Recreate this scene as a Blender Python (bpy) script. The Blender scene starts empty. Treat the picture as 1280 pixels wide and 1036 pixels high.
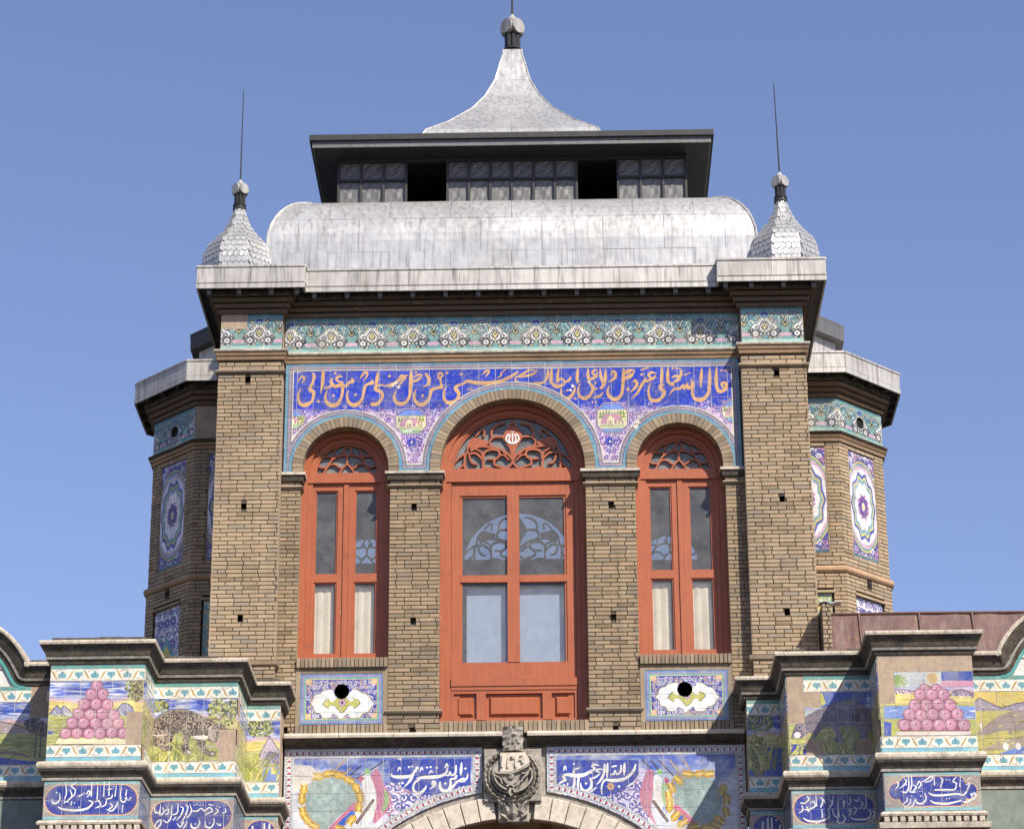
import bpy, bmesh, math, random
import numpy as np
from mathutils import Vector, Matrix

# ------------------------------------------------------------------ camera, light, exposure
SC = bpy.context.scene
COL = SC.collection
FOC, PITCH, YAW, ROLL = 3464.24, 0.379306, -0.0183235, -0.00608      # focal length in photo pixels, radians
CAM = (0.42, -23.0, 1.6)
_f = np.array([math.sin(YAW)*math.cos(PITCH), math.cos(YAW)*math.cos(PITCH), math.sin(PITCH)])
_r = np.cross(_f, [0, 0, 1.0]); _r /= np.linalg.norm(_r); _u = np.cross(_r, _f)
_c, _s = math.cos(ROLL), math.sin(ROLL)
RX, UX = _r*_c + _u*_s, -_r*_s + _u*_c

def W(px, py, Y):
    """where the sight line through a measured point of the photo meets the plane y = Y: (x, z)"""
    d = _f*FOC + RX*(px-640) - UX*(py-518)
    t = (Y-CAM[1])/d[1]
    return CAM[0]+d[0]*t, CAM[2]+d[2]*t

cam = bpy.data.cameras.new('camera'); camo = bpy.data.objects.new('camera', cam); COL.objects.link(camo)
cam.sensor_fit = 'HORIZONTAL'; cam.sensor_width = 36; cam.lens = FOC/1280*36
cam.clip_start = 0.1; cam.clip_end = 2000
m = Matrix(((RX[0], UX[0], -_f[0], CAM[0]), (RX[1], UX[1], -_f[1], CAM[1]), (RX[2], UX[2], -_f[2], CAM[2]), (0, 0, 0, 1)))
camo.matrix_world = m
SC.camera = camo

SUN = Vector((0.427, -0.562, 0.708)).normalized()
wd = bpy.data.worlds.new('World'); SC.world = wd; wd.use_nodes = True
nt = wd.node_tree; nt.nodes.clear()
sky = nt.nodes.new('ShaderNodeTexSky'); sky.sky_type = 'NISHITA'; sky.sun_disc = False
sky.sun_elevation = math.asin(SUN.z); sky.sun_rotation = math.atan2(SUN.x, SUN.y)
sky.altitude = 1200; sky.air_density = 1.25; sky.dust_density = 1.0; sky.ozone_density = 5.0
bg = nt.nodes.new('ShaderNodeBackground'); bg.inputs['Strength'].default_value = 0.107
ow = nt.nodes.new('ShaderNodeOutputWorld')
tint = nt.nodes.new('ShaderNodeMix'); tint.data_type = 'RGBA'; tint.blend_type = 'MULTIPLY'; tint.inputs[0].default_value = 1.0; tint.inputs[7].default_value = (1.20, 0.97, 1.0, 1)
nt.links.new(sky.outputs[0], tint.inputs[6]); nt.links.new(tint.outputs[2], bg.inputs[0]); nt.links.new(bg.outputs[0], ow.inputs[0])

sl = bpy.data.lights.new('sun', 'SUN'); so = bpy.data.objects.new('sun', sl); COL.objects.link(so)
sl.energy = 5.0; sl.angle = math.radians(0.53); sl.color = (1.0, 0.925, 0.81)
so.rotation_euler = SUN.to_track_quat('Z', 'Y').to_euler(); so.location = (20, -30, 40)

SC.view_settings.view_transform = 'Standard'; SC.view_settings.look = 'None'
SC.view_settings.exposure = 0.62; SC.view_settings.gamma = 1.0
SC.view_settings.use_curve_mapping = False
SC.render.engine = 'CYCLES'
SC.cycles.max_bounces = 8; SC.cycles.transparent_max_bounces = 12

RND = random.Random(11)
NPR = np.random.default_rng(5)

# ------------------------------------------------------------------ mesh helpers
ORG = {}                                      # world origin of every unrotated object

class MB:
    def __init__(s):
        s.v, s.f, s.m, s.r = [], [], [], []
    def add(s, pts, faces, mi=0, rnd=None):
        b = len(s.v); s.v += [tuple(p) for p in pts]
        rr = RND.random() if rnd is None else rnd
        for f in faces:
            s.f.append(tuple(b+i for i in f)); s.m.append(mi); s.r.append(rr)
    def box(s, x0, x1, y0, y1, z0, z1, mi=0, rnd=None):
        s.add([(x0,y0,z0),(x1,y0,z0),(x1,y1,z0),(x0,y1,z0),(x0,y0,z1),(x1,y0,z1),(x1,y1,z1),(x0,y1,z1)],
              [(0,1,5,4),(1,2,6,5),(2,3,7,6),(3,0,4,7),(4,5,6,7),(3,2,1,0)], mi, rnd)
    def bev(s, x0, x1, y0, y1, z0, z1, b=0.004, mi=0, rnd=None):
        """box open at the back whose front edges (towards -y) are chamfered"""
        o = [(x0,y1,z0),(x1,y1,z0),(x1,y1,z1),(x0,y1,z1)]
        k = [(x0,y0+b,z0),(x1,y0+b,z0),(x1,y0+b,z1),(x0,y0+b,z1)]
        i = [(x0+b,y0,z0+b),(x1-b,y0,z0+b),(x1-b,y0,z1-b),(x0+b,y0,z1-b)]
        fs = [(8,9,10,11)]
        for q in range(4):
            n = (q+1) % 4
            fs += [(q, n, 4+n, 4+q), (4+q, 4+n, 8+n, 8+q)]
        s.add(o+k+i, fs, mi, rnd)
    def prism(s, poly, y0, y1, mi=0, rnd=None, back=True):
        """outline of (x, z), counter-clockwise seen from -y, given depth y0..y1"""
        a = sum(poly[i][0]*poly[(i+1) % len(poly)][1]-poly[(i+1) % len(poly)][0]*poly[i][1] for i in range(len(poly)))
        if a < 0: poly = poly[::-1]
        n = len(poly)
        fs = [tuple(range(n))]
        if back: fs.append(tuple(range(2*n-1, n-1, -1)))
        fs += [(i, n+i, n+(i+1) % n, (i+1) % n) for i in range(n)]
        s.add([(x, y0, z) for x, z in poly]+[(x, y1, z) for x, z in poly], fs, mi, rnd)
    def grid(s, P, mi=0, rnd=None, flip=False):
        """P[i][j] rows of points"""
        nr, nc = len(P), len(P[0])
        fs = []
        for i in range(nr-1):
            for j in range(nc-1):
                q = (i*nc+j, i*nc+j+1, (i+1)*nc+j+1, (i+1)*nc+j)
                fs.append(q[::-1] if flip else q)
        s.add([p for row in P for p in row], fs, mi, rnd)
    def lathe(s, prof, c, n=16, mi=0, rnd=None, rot=0.0, caps=True):
        """prof: (radius, z) upwards round the vertical axis at c=(x, y)"""
        pts = []
        for r, z in prof:
            for k in range(n):
                a = rot+2*math.pi*k/n
                pts.append((c[0]+r*math.cos(a), c[1]+r*math.sin(a), z))
        fs = []
        for i in range(len(prof)-1):
            for k in range(n):
                k2 = (k+1) % n
                fs.append((i*n+k, i*n+k2, (i+1)*n+k2, (i+1)*n+k))
        if caps:
            fs.append(tuple(range(n))[::-1]); fs.append(tuple((len(prof)-1)*n+k for k in range(n)))
        s.add(pts, fs, mi, rnd)
    def tube(s, path, r, n=8, mi=0, rnd=None):
        path = [Vector(p) for p in path]; rs = r if isinstance(r, (list, tuple)) else [r]*len(path)
        pts = []
        for i, p in enumerate(path):
            t = (path[min(i+1, len(path)-1)]-path[max(i-1, 0)]).normalized()
            a = t.orthogonal().normalized() if abs(t.z) > 0.95 else t.cross(Vector((0, 0, 1))).normalized()
            b = t.cross(a).normalized()
            for k in range(n):
                w = 2*math.pi*k/n
                pts.append(p+(a*math.cos(w)+b*math.sin(w))*rs[i])
        fs = [(i*n+k, i*n+(k+1) % n, (i+1)*n+(k+1) % n, (i+1)*n+k) for i in range(len(path)-1) for k in range(n)]
        fs += [tuple(range(n))[::-1], tuple((len(path)-1)*n+k for k in range(n))]
        s.add(pts, fs, mi, rnd)
    def sweep(s, path, prof, mi=0, rnd=None, caps=True):
        """plan path of (x, y), outside on its right hand; prof: closed outline of (out, z). Corners are mitred."""
        n = len(path); dirs = []
        for i in range(n-1):
            d = Vector((path[i+1][0]-path[i][0], path[i+1][1]-path[i][1])); d.normalize(); dirs.append(d)
        pts = []; k = len(prof)
        for i in range(n):
            if i == 0: o = Vector((dirs[0].y, -dirs[0].x))
            elif i == n-1: o = Vector((dirs[-1].y, -dirs[-1].x))
            else:
                a = Vector((dirs[i-1].y, -dirs[i-1].x)); b = Vector((dirs[i].y, -dirs[i].x))
                o = (a+b); o.normalize(); o = o/max(0.2, o.dot(a))
            for out, z in prof:
                pts.append((path[i][0]+o.x*out, path[i][1]+o.y*out, z))
        fs = []
        for i in range(n-1):
            for j in range(k):
                j2 = (j+1) % k
                fs.append((i*k+j, (i+1)*k+j, (i+1)*k+j2, i*k+j2))
        if caps:
            fs.append(tuple(range(k))); fs.append(tuple((n-1)*k+j for j in range(k-1, -1, -1)))
        s.add(pts, fs, mi, rnd)
    def ribbon(s, pts, w, y0, y1, mi=0):
        """a bar of varying width following (x, z) points, from y0 (front) to y1"""
        n = len(pts); L, Rr = [], []
        for i in range(n):
            a, b = pts[max(i-1, 0)], pts[min(i+1, n-1)]
            tx, tz = b[0]-a[0], b[1]-a[1]; q = math.hypot(tx, tz) or 1
            ww = (w[i] if isinstance(w, (list, tuple)) else w)/2
            L.append((pts[i][0]-tz/q*ww, pts[i][1]+tx/q*ww)); Rr.append((pts[i][0]+tz/q*ww, pts[i][1]-tx/q*ww))
        v = [(x, y0, z) for x, z in L]+[(x, y0, z) for x, z in Rr]+[(x, y1, z) for x, z in L]+[(x, y1, z) for x, z in Rr]
        fs = []
        for i in range(n-1):
            fs += [(n+i, n+i+1, i+1, i), (i, i+1, 2*n+i+1, 2*n+i), (3*n+i, 3*n+i+1, n+i+1, n+i)]
        fs += [(0, 2*n, 3*n, n), (n-1, 2*n-1, 4*n-1, 3*n-1)]
        s.add(v, fs, mi)
    def mesh(s, name, mats, org=(0, 0, 0), smooth=False, fix=True):
        me = bpy.data.meshes.new(name)
        me.from_pydata([(x-org[0], y-org[1], z-org[2]) for x, y, z in s.v], [], s.f)
        for mt in (mats if isinstance(mats, (list, tuple)) else [mats]): me.materials.append(mt)
        me.polygons.foreach_set('material_index', s.m)
        at = me.attributes.new('rnd', 'FLOAT', 'FACE'); at.data.foreach_set('value', s.r)
        if smooth: me.polygons.foreach_set('use_smooth', [True]*len(s.f))
        if fix:
            bm = bmesh.new(); bm.from_mesh(me); bmesh.ops.recalc_face_normals(bm, faces=bm.faces); bm.to_mesh(me); bm.free()
        me.update()
        return me
    def build(s, name, mats, parent=None, org=None, smooth=False, kind=None, fix=True):
        if org is None: org = ORG.get(parent.name, (0, 0, 0)) if parent else (0, 0, 0)
        return put(name, s.mesh(name, mats, org, smooth, fix), parent, org, kind)

def put(name, me, parent=None, org=(0, 0, 0), kind=None, rot=None, local=False):
    o = bpy.data.objects.new(name, me); COL.objects.link(o)
    if parent:
        o.parent = parent
        p = (0, 0, 0) if local else ORG.get(parent.name, (0, 0, 0))
        o.location = (org[0]-p[0], org[1]-p[1], org[2]-p[2])
    else: o.location = org
    if rot: o.rotation_euler = rot
    ORG[o.name] = tuple(org)
    if kind: o['kind'] = kind
    return o

def thing(name, label, cat, loc, group=None):
    o = bpy.data.objects.new(name, None); COL.objects.link(o); o.location = loc
    o.empty_display_size = 0.3
    o['label'] = label; o['category'] = cat
    o['kind'] = 'thing'
    if group: o['group'] = group
    ORG[o.name] = tuple(loc)
    return o

def cat(pts, n=5):
    """smooth curve through points (Catmull-Rom)"""
    P = [np.array(p, float) for p in pts]
    if len(P) < 3: return [tuple(p) for p in P]
    P = [2*P[0]-P[1]]+P+[2*P[-1]-P[-2]]; out = []
    for i in range(1, len(P)-2):
        for k in range(n):
            t = k/n
            out.append(tuple(0.5*((2*P[i])+(-P[i-1]+P[i+1])*t+(2*P[i-1]-5*P[i]+4*P[i+1]-P[i+2])*t*t+(-P[i-1]+3*P[i]-3*P[i+1]+P[i+2])*t**3)))
    out.append(tuple(P[-2]))
    return out

# ------------------------------------------------------------------ materials
def srgb(r, g, b):
    return tuple(((c/255)/12.92 if c/255 <= 0.04045 else ((c/255+0.055)/1.055)**2.4) for c in (r, g, b))+(1,)

class NT:
    def __init__(s, name):
        s.mat = bpy.data.materials.new(name); s.mat.use_nodes = True
        s.t = s.mat.node_tree; s.b = s.t.nodes['Principled BSDF']
    def n(s, ty, **kw):
        x = s.t.nodes.new(ty)
        for k, v in kw.items():
            if k.startswith('i_'): x.inputs[k[2:].replace('_', ' ')].default_value = v
            else: setattr(x, k, v)
        return x
    def l(s, a, b): s.t.links.new(a, b)
    def noise(s, scale, detail=4, rough=0.55, vec=None, dim='3D'):
        x = s.n('ShaderNodeTexNoise', noise_dimensions=dim)
        x.inputs['Scale'].default_value = scale; x.inputs['Detail'].default_value = detail; x.inputs['Roughness'].default_value = rough
        if vec is None: vec = s.pos()
        s.l(vec, x.inputs['Vector'])
        return x.outputs['Fac']
    def pos(s, scale=(1, 1, 1)):
        g = s.n('ShaderNodeNewGeometry')
        if scale == (1, 1, 1): return g.outputs['Position']
        mp = s.n('ShaderNodeMapping'); mp.inputs['Scale'].default_value = scale; s.l(g.outputs['Position'], mp.inputs['Vector'])
        return mp.outputs[0]
    def ramp(s, fac, stops):
        r = s.n('ShaderNodeValToRGB'); e = r.color_ramp.elements
        while len(e) < len(stops): e.new(0.5)
        for k, (p, c) in enumerate(stops):
            e[k].position = p; e[k].color = c if len(c) == 4 else tuple(c)+(1,)
        s.l(fac, r.inputs[0]); return r.outputs[0]
    def mix(s, fac, a, b, mode='MIX'):
        x = s.n('ShaderNodeMix', data_type='RGBA', blend_type=mode)
        for sock, v in ((x.inputs['Factor'], fac), (x.inputs['A'], a), (x.inputs['B'], b)):
            pass
        ins = [i for i in x.inputs if i.enabled]
        def setv(sock, v):
            if hasattr(v, 'is_linked') or isinstance(v, bpy.types.NodeSocket): s.l(v, sock)
            else: sock.default_value = v
        setv(x.inputs[0], fac); setv(x.inputs[6], a); setv(x.inputs[7], b)
        return x.outputs[2]
    def math(s, op, a, b=None, c=None):
        x = s.n('ShaderNodeMath', operation=op)
        for k, v in enumerate((a, b, c)):
            if v is None: continue
            if isinstance(v, bpy.types.NodeSocket): s.l(v, x.inputs[k])
            else: x.inputs[k].default_value = v
        return x.outputs[0]
    def bump(s, h, strength=0.3, dist=0.01):
        x = s.n('ShaderNodeBump'); x.inputs['Strength'].default_value = strength; x.inputs['Distance'].default_value = dist
        s.l(h, x.inputs['Height']); s.l(x.outputs[0], s.b.inputs['Normal'])
    def rnd(s):
        """one random number per piece: the face attribute plus the object's own"""
        a = s.n('ShaderNodeAttribute', attribute_name='rnd'); o = s.n('ShaderNodeObjectInfo')
        return s.math('FRACT', s.math('ADD', a.outputs['Fac'], o.outputs['Random']))

def m_brick(name, c1, c2, c3, grime=0.35):
    t = NT(name)
    r = t.rnd()
    dk = tuple(x*0.74 for x in c2[:3])+(1,); gr = (c2[0]*.86, c2[1]*.95, c2[2]*1.15, 1); pk = (c3[0]*1.0, c3[1]*.94, c3[2]*.92, 1)
    col = t.ramp(r, [(0, c1), (0.18, gr), (0.34, c2), (0.5, pk), (0.64, c1), (0.8, c3), (0.93, c2), (0.97, dk), (1, dk)])
    n1 = t.noise(45, 4); col = t.mix(t.math('MULTIPLY', n1, 0.42), col, tuple(x*0.55 for x in c2[:3])+(1,))
    n2 = t.ramp(t.noise(1.7, 6, 0.7, t.pos((1, 1, 0.45))), [(0.42, (0, 0, 0, 1)), (0.68, (1, 1, 1, 1))])
    col = t.mix(t.math('MULTIPLY', n2, grime), col, (0.11, 0.085, 0.06, 1))
    n4 = t.ramp(t.noise(1.0, 5, 0.65, t.pos((9, 9, .6))), [(0.52, (0, 0, 0, 1)), (0.72, (1, 1, 1, 1))])
    col = t.mix(t.math('MULTIPLY', n4, grime*.8), col, (0.10, 0.08, 0.06, 1))
    n3 = t.ramp(t.noise(9, 5, 0.7), [(0.6, (0, 0, 0, 1)), (0.74, (1, 1, 1, 1))])
    col = t.mix(t.math('MULTIPLY', n3, 0.25), col, (0.55, 0.46, 0.34, 1))
    t.l(col, t.b.inputs['Base Color']); t.b.inputs['Roughness'].default_value = 0.9
    t.b.inputs['Specular IOR Level'].default_value = 0.2
    t.bump(t.noise(160, 4), 0.6, 0.003)
    return t.mat

def m_plain(name, col, rough=0.85, var=0.3, scale=8, dark=None, bump=0.3, metal=0.0, spec=0.3, fine=90):
    t = NT(name)
    dk = dark or tuple(x*0.5 for x in col[:3])+(1,)
    f = t.ramp(t.noise(scale, 6, 0.7), [(0.40, (0, 0, 0, 1)), (0.66, (1, 1, 1, 1))])
    c = t.mix(t.math('MULTIPLY', f, var), col, dk)
    f2 = t.ramp(t.noise(scale*4.3, 5, 0.65, t.pos((1, 1, .55))), [(0.48, (0, 0, 0, 1)), (0.64, (1, 1, 1, 1))])
    c = t.mix(t.math('MULTIPLY', f2, var*0.7), c, tuple(x*0.75 for x in dk[:3])+(1,))
    f3 = t.ramp(t.noise(scale*2.1, 4, 0.6), [(0.55, (0, 0, 0, 1)), (0.75, (1, 1, 1, 1))])
    c = t.mix(t.math('MULTIPLY', f3, var*0.5), c, tuple(min(.9, x*1.25) for x in col[:3])+(1,))
    c = t.mix(t.math('MULTIPLY', t.noise(fine, 3), 0.3), c, dk)
    t.l(c, t.b.inputs['Base Color']); t.b.inputs['Roughness'].default_value = rough
    t.b.inputs['Metallic'].default_value = metal; t.b.inputs['Specular IOR Level'].default_value = spec
    if bump: t.bump(t.noise(fine*1.3, 4), bump, 0.003)
    return t.mat

def m_zinc(name, col, dark, streak=0.5, rust=0.25, rough=0.36, metal=0.6):
    t = NT(name)
    r = t.rnd()
    base = t.mix(r, col, tuple(x*0.93 for x in col[:3])+(1,))
    st = t.ramp(t.noise(1.0, 5, 0.7, t.pos((26, 26, 1.6))), [(0.48, (0, 0, 0, 1)), (0.68, (1, 1, 1, 1))])
    big = t.ramp(t.noise(1.6, 5, 0.6, t.pos((1, 1, .7))), [(0.44, (0, 0, 0, 1)), (0.75, (1, 1, 1, 1))])
    c = t.mix(t.math('MULTIPLY', st, streak), base, dark)
    c = t.mix(t.math('MULTIPLY', big, streak*0.8), c, tuple(x*1.3 for x in dark[:3])+(1,))
    ru = t.ramp(t.noise(1.7, 6, 0.7, t.pos((9, 9, 1.2))), [(0.6, (0, 0, 0, 1)), (0.78, (1, 1, 1, 1))])
    c = t.mix(t.math('MULTIPLY', ru, rust), c, (0.24, 0.13, 0.06, 1))
    t.l(c, t.b.inputs['Base Color'])
    t.l(t.math('ADD', t.math('MULTIPLY', t.noise(14, 4), 0.3), rough-0.12), t.b.inputs['Roughness'])
    t.b.inputs['Metallic'].default_value = metal
    t.bump(t.noise(4, 2), 0.32, 0.02)
    return t.mat

M = {}
M['brick'] = m_brick('brick_tan', (0.39, 0.300, 0.196, 1), (0.345, 0.262, 0.168, 1), (0.44, 0.345, 0.235, 1), 0.32)
M['brick_g'] = m_brick('brick_grey', (0.33, 0.26, 0.175, 1), (0.27, 0.21, 0.14, 1), (0.38, 0.30, 0.21, 1), 0.5)
M['brick_r'] = m_brick('brick_moulded', (0.40, 0.27, 0.165, 1), (0.33, 0.21, 0.125, 1), (0.47, 0.33, 0.21, 1), 0.45)
M['brick_i'] = m_brick('brick_olive', (0.345, 0.26, 0.165, 1), (0.285, 0.215, 0.135, 1), (0.41, 0.315, 0.21, 1), 0.35)
M['brick_s'] = m_brick('brick_soot_shade', (0.19, 0.125, 0.075, 1), (0.15, 0.10, 0.06, 1), (0.23, 0.155, 0.10, 1), 0.6)  # corbel brick: shade under the eaves put into the colour, along with soot
M['mortar'] = m_plain('mortar', (0.115, 0.09, 0.062, 1), 0.95, 0.4, 12)
M['plaster'] = m_plain('bare_plaster', (0.42, 0.315, 0.225, 1), 0.95, 0.55, 7, (0.24, 0.19, 0.15, 1), 0.5)
M['grout'] = m_plain('pale_grout', (0.62, 0.60, 0.56, 1), 0.9, 0.5, 25, (0.30, 0.28, 0.25, 1))
M['stone'] = m_plain('pale_stone', (0.62, 0.55, 0.45, 1), 0.85, 0.6, 9, (0.33, 0.29, 0.24, 1), 0.4)
M['stone_d'] = m_plain('weathered_stone', (0.42, 0.38, 0.32, 1), 0.9, 0.75, 11, (0.12, 0.11, 0.095, 1), 0.8)
M['ledge'] = m_plain('ledge_stone', (0.60, 0.53, 0.43, 1), 0.9, 0.75, 9, (0.22, 0.185, 0.145, 1), 0.6)
M['cove'] = m_plain('soot_shade_cove', (0.125, 0.104, 0.08, 1), 0.9, 0.85, 10, (0.03, 0.026, 0.021, 1), 0.6)  # soot plus the shade below the lip, both painted into the colour
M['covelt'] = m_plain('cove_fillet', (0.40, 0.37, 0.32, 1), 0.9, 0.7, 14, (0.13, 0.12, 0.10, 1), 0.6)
M['red'] = m_plain('red_paint', (0.345, 0.085, 0.036, 1), 0.6, 0.5, 4, (0.25, 0.056, 0.025, 1), 0.15, spec=0.4, fine=40)
def m_red():
    t = NT('red_paint'); c = t.mix(t.math('MULTIPLY', t.ramp(t.noise(3.5, 5, 0.65), [(0.42, (0, 0, 0, 1)), (0.7, (1, 1, 1, 1))]), 0.45), (0.325, 0.083, 0.027, 1), (0.235, 0.056, 0.020, 1))
    g = t.ramp(t.noise(1.0, 4, 0.6, t.pos((60, 60, 3))), [(0.45, (0, 0, 0, 1)), (0.7, (1, 1, 1, 1))])
    c = t.mix(t.math('MULTIPLY', g, 0.28), c, (0.38, 0.108, 0.046, 1))
    d = t.ramp(t.noise(7, 6, 0.72), [(0.56, (0, 0, 0, 1)), (0.72, (1, 1, 1, 1))]); c = t.mix(t.math('MULTIPLY', d, 0.45), c, (0.14, 0.045, 0.028, 1))
    k = t.ramp(t.noise(30, 5, 0.7, t.pos((1, 1, .35))), [(0.69, (0, 0, 0, 1)), (0.71, (1, 1, 1, 1))]); c = t.mix(t.math('MULTIPLY', k, 0.75), c, (0.46, 0.30, 0.22, 1))
    t.l(c, t.b.inputs['Base Color']); t.l(t.math('ADD', t.math('MULTIPLY', g, 0.25), 0.45), t.b.inputs['Roughness']); t.bump(t.math('ADD', g, k), 0.25, 0.002)
    return t.mat
M['red'] = m_red()
M['dark_wood'] = m_plain('dark_wood', (0.10, 0.075, 0.055, 1), 0.8, 0.5, 9)
M['room'] = m_plain('room_plaster', (0.30, 0.29, 0.28, 1), 0.95, 0.3, 3)
M['cream'] = m_plain('cream_blind', (0.80, 0.73, 0.59, 1), 0.9, 0.35, 3.5, (0.55, 0.42, 0.28, 1), 0)
M['bluewhite'] = m_plain('pale_blue_blind', (0.36, 0.43, 0.57, 1), 0.9, 0.5, 4, (0.29, 0.35, 0.48, 1), 0)
M['black'] = m_plain('void_dark', (0.012, 0.011, 0.010, 1), 0.95, 0.2, 5, bump=0)
M['white'] = m_plain('white_paint', (0.8, 0.79, 0.76, 1), 0.6, 0.1, 5, bump=0)
M['zinc'] = m_zinc('zinc_sheet', (0.51, 0.505, 0.49, 1), (0.16, 0.147, 0.127, 1), 0.62, 0.65, 0.36, 0.48)
M['zincf'] = m_zinc('zinc_fascia', (0.49, 0.47, 0.44, 1), (0.15, 0.14, 0.125, 1), 0.9, 0.4, 0.5, 0.3)
M['zincd'] = m_zinc('zinc_dark', (0.035, 0.035, 0.036, 1), (0.014, 0.014, 0.014, 1), 0.5, 0.05, 0.55, 0.3)  # eave metal, colour darkened to deepen the shade on the soffits
M['zincp'] = m_zinc('zinc_panel', (0.15, 0.15, 0.147, 1), (0.07, 0.07, 0.07, 1), 0.5, 0.15, 0.5, 0.4)
M['shingle'] = m_zinc('zinc_shingle', (0.47, 0.47, 0.455, 1), (0.24, 0.235, 0.22, 1), 0.4, 0.18, 0.38, 0.5)
M['rust'] = m_zinc('rusted_sheet', (0.115, 0.055, 0.045, 1), (0.045, 0.025, 0.021, 1), 0.75, 0.9, 0.6, 0.1)
M['ground'] = m_plain('paving', (0.055, 0.052, 0.048, 1), 0.9, 0.4, 0.5)
M['iron'] = m_plain('iron_rod', (0.06, 0.065, 0.065, 1), 0.6, 0.3, 9, metal=0.5, bump=0)

def m_glass(name, dust):
    t = NT(name)
    tr = t.n('ShaderNodeBsdfTransparent'); tr.inputs[0].default_value = (0.88, 0.90, 0.90, 1)
    gl = t.n('ShaderNodeBsdfGlossy'); gl.inputs['Roughness'].default_value = 0.03
    lw = t.n('ShaderNodeLayerWeight'); lw.inputs[0].default_value = 0.5
    fr = t.math('ADD', t.math('MULTIPLY', t.math('POWER', lw.outputs['Facing'], 4.0), 0.9), 0.05)
    mx = t.n('ShaderNodeMixShader'); t.l(fr, mx.inputs[0]); t.l(tr.outputs[0], mx.inputs[1]); t.l(gl.outputs[0], mx.inputs[2])
    df = t.n('ShaderNodeBsdfDiffuse'); df.inputs[0].default_value = (0.42, 0.43, 0.42, 1)
    m2 = t.n('ShaderNodeMixShader'); t.l(t.math('MULTIPLY', t.noise(6, 5, 0.7), dust), m2.inputs[0])
    t.l(mx.outputs[0], m2.inputs[1]); t.l(df.outputs[0], m2.inputs[2])
    t.l(m2.outputs[0], t.t.nodes['Material Output'].inputs[0])
    return t.mat
M['glass'] = m_glass('window_glass', 0.36); M['glass_d'] = m_glass('dusty_glass', 0.75)

def m_tile(name, img, panel, w, h):
    """glazed tile: the painting runs over the whole panel, so it is looked up in the panel's own metres"""
    t = NT(name)
    tc = t.n('ShaderNodeTexCoord', object=panel); sx = t.n('ShaderNodeSeparateXYZ'); t.l(tc.outputs['Object'], sx.inputs[0])
    cb = t.n('ShaderNodeCombineXYZ')
    t.l(t.math('DIVIDE', sx.outputs['X'], w), cb.inputs[0]); t.l(t.math('DIVIDE', sx.outputs['Z'], h), cb.inputs[1])
    im = t.n('ShaderNodeTexImage', image=img, extension='EXTEND', interpolation='Linear'); t.l(cb.outputs[0], im.inputs[0])
    c = im.outputs[0]
    r = t.rnd()
    c = t.mix(1.0, c, t.ramp(r, [(0, (0.72, 0.73, 0.74, 1)), (1, (0.94, 0.92, 0.88, 1))]), 'MULTIPLY')
    d = t.ramp(t.noise(5, 6, 0.7), [(0.45, (0, 0, 0, 1)), (0.75, (1, 1, 1, 1))])
    c = t.mix(t.math('MULTIPLY', d, 0.42), c, (0.21, 0.18, 0.14, 1))
    d2 = t.ramp(t.noise(26, 5, 0.7), [(0.5, (0, 0, 0, 1)), (0.68, (1, 1, 1, 1))])
    c = t.mix(t.math('MULTIPLY', d2, 0.28), c, (0.33, 0.29, 0.22, 1))
    sp = t.ramp(t.noise(70, 4, 0.6), [(0.66, (0, 0, 0, 1)), (0.72, (1, 1, 1, 1))])
    c = t.mix(t.math('MULTIPLY', sp, 0.4), c, (0.5, 0.46, 0.4, 1))
    t.l(c, t.b.inputs['Base Color'])
    t.l(t.math('ADD', t.math('MULTIPLY', d, 0.3), 0.22), t.b.inputs['Roughness'])
    t.b.inputs['Specular IOR Level'].default_value = 0.4
    t.bump(t.noise(24, 3), 0.12, 0.006)
    return t.mat

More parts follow.
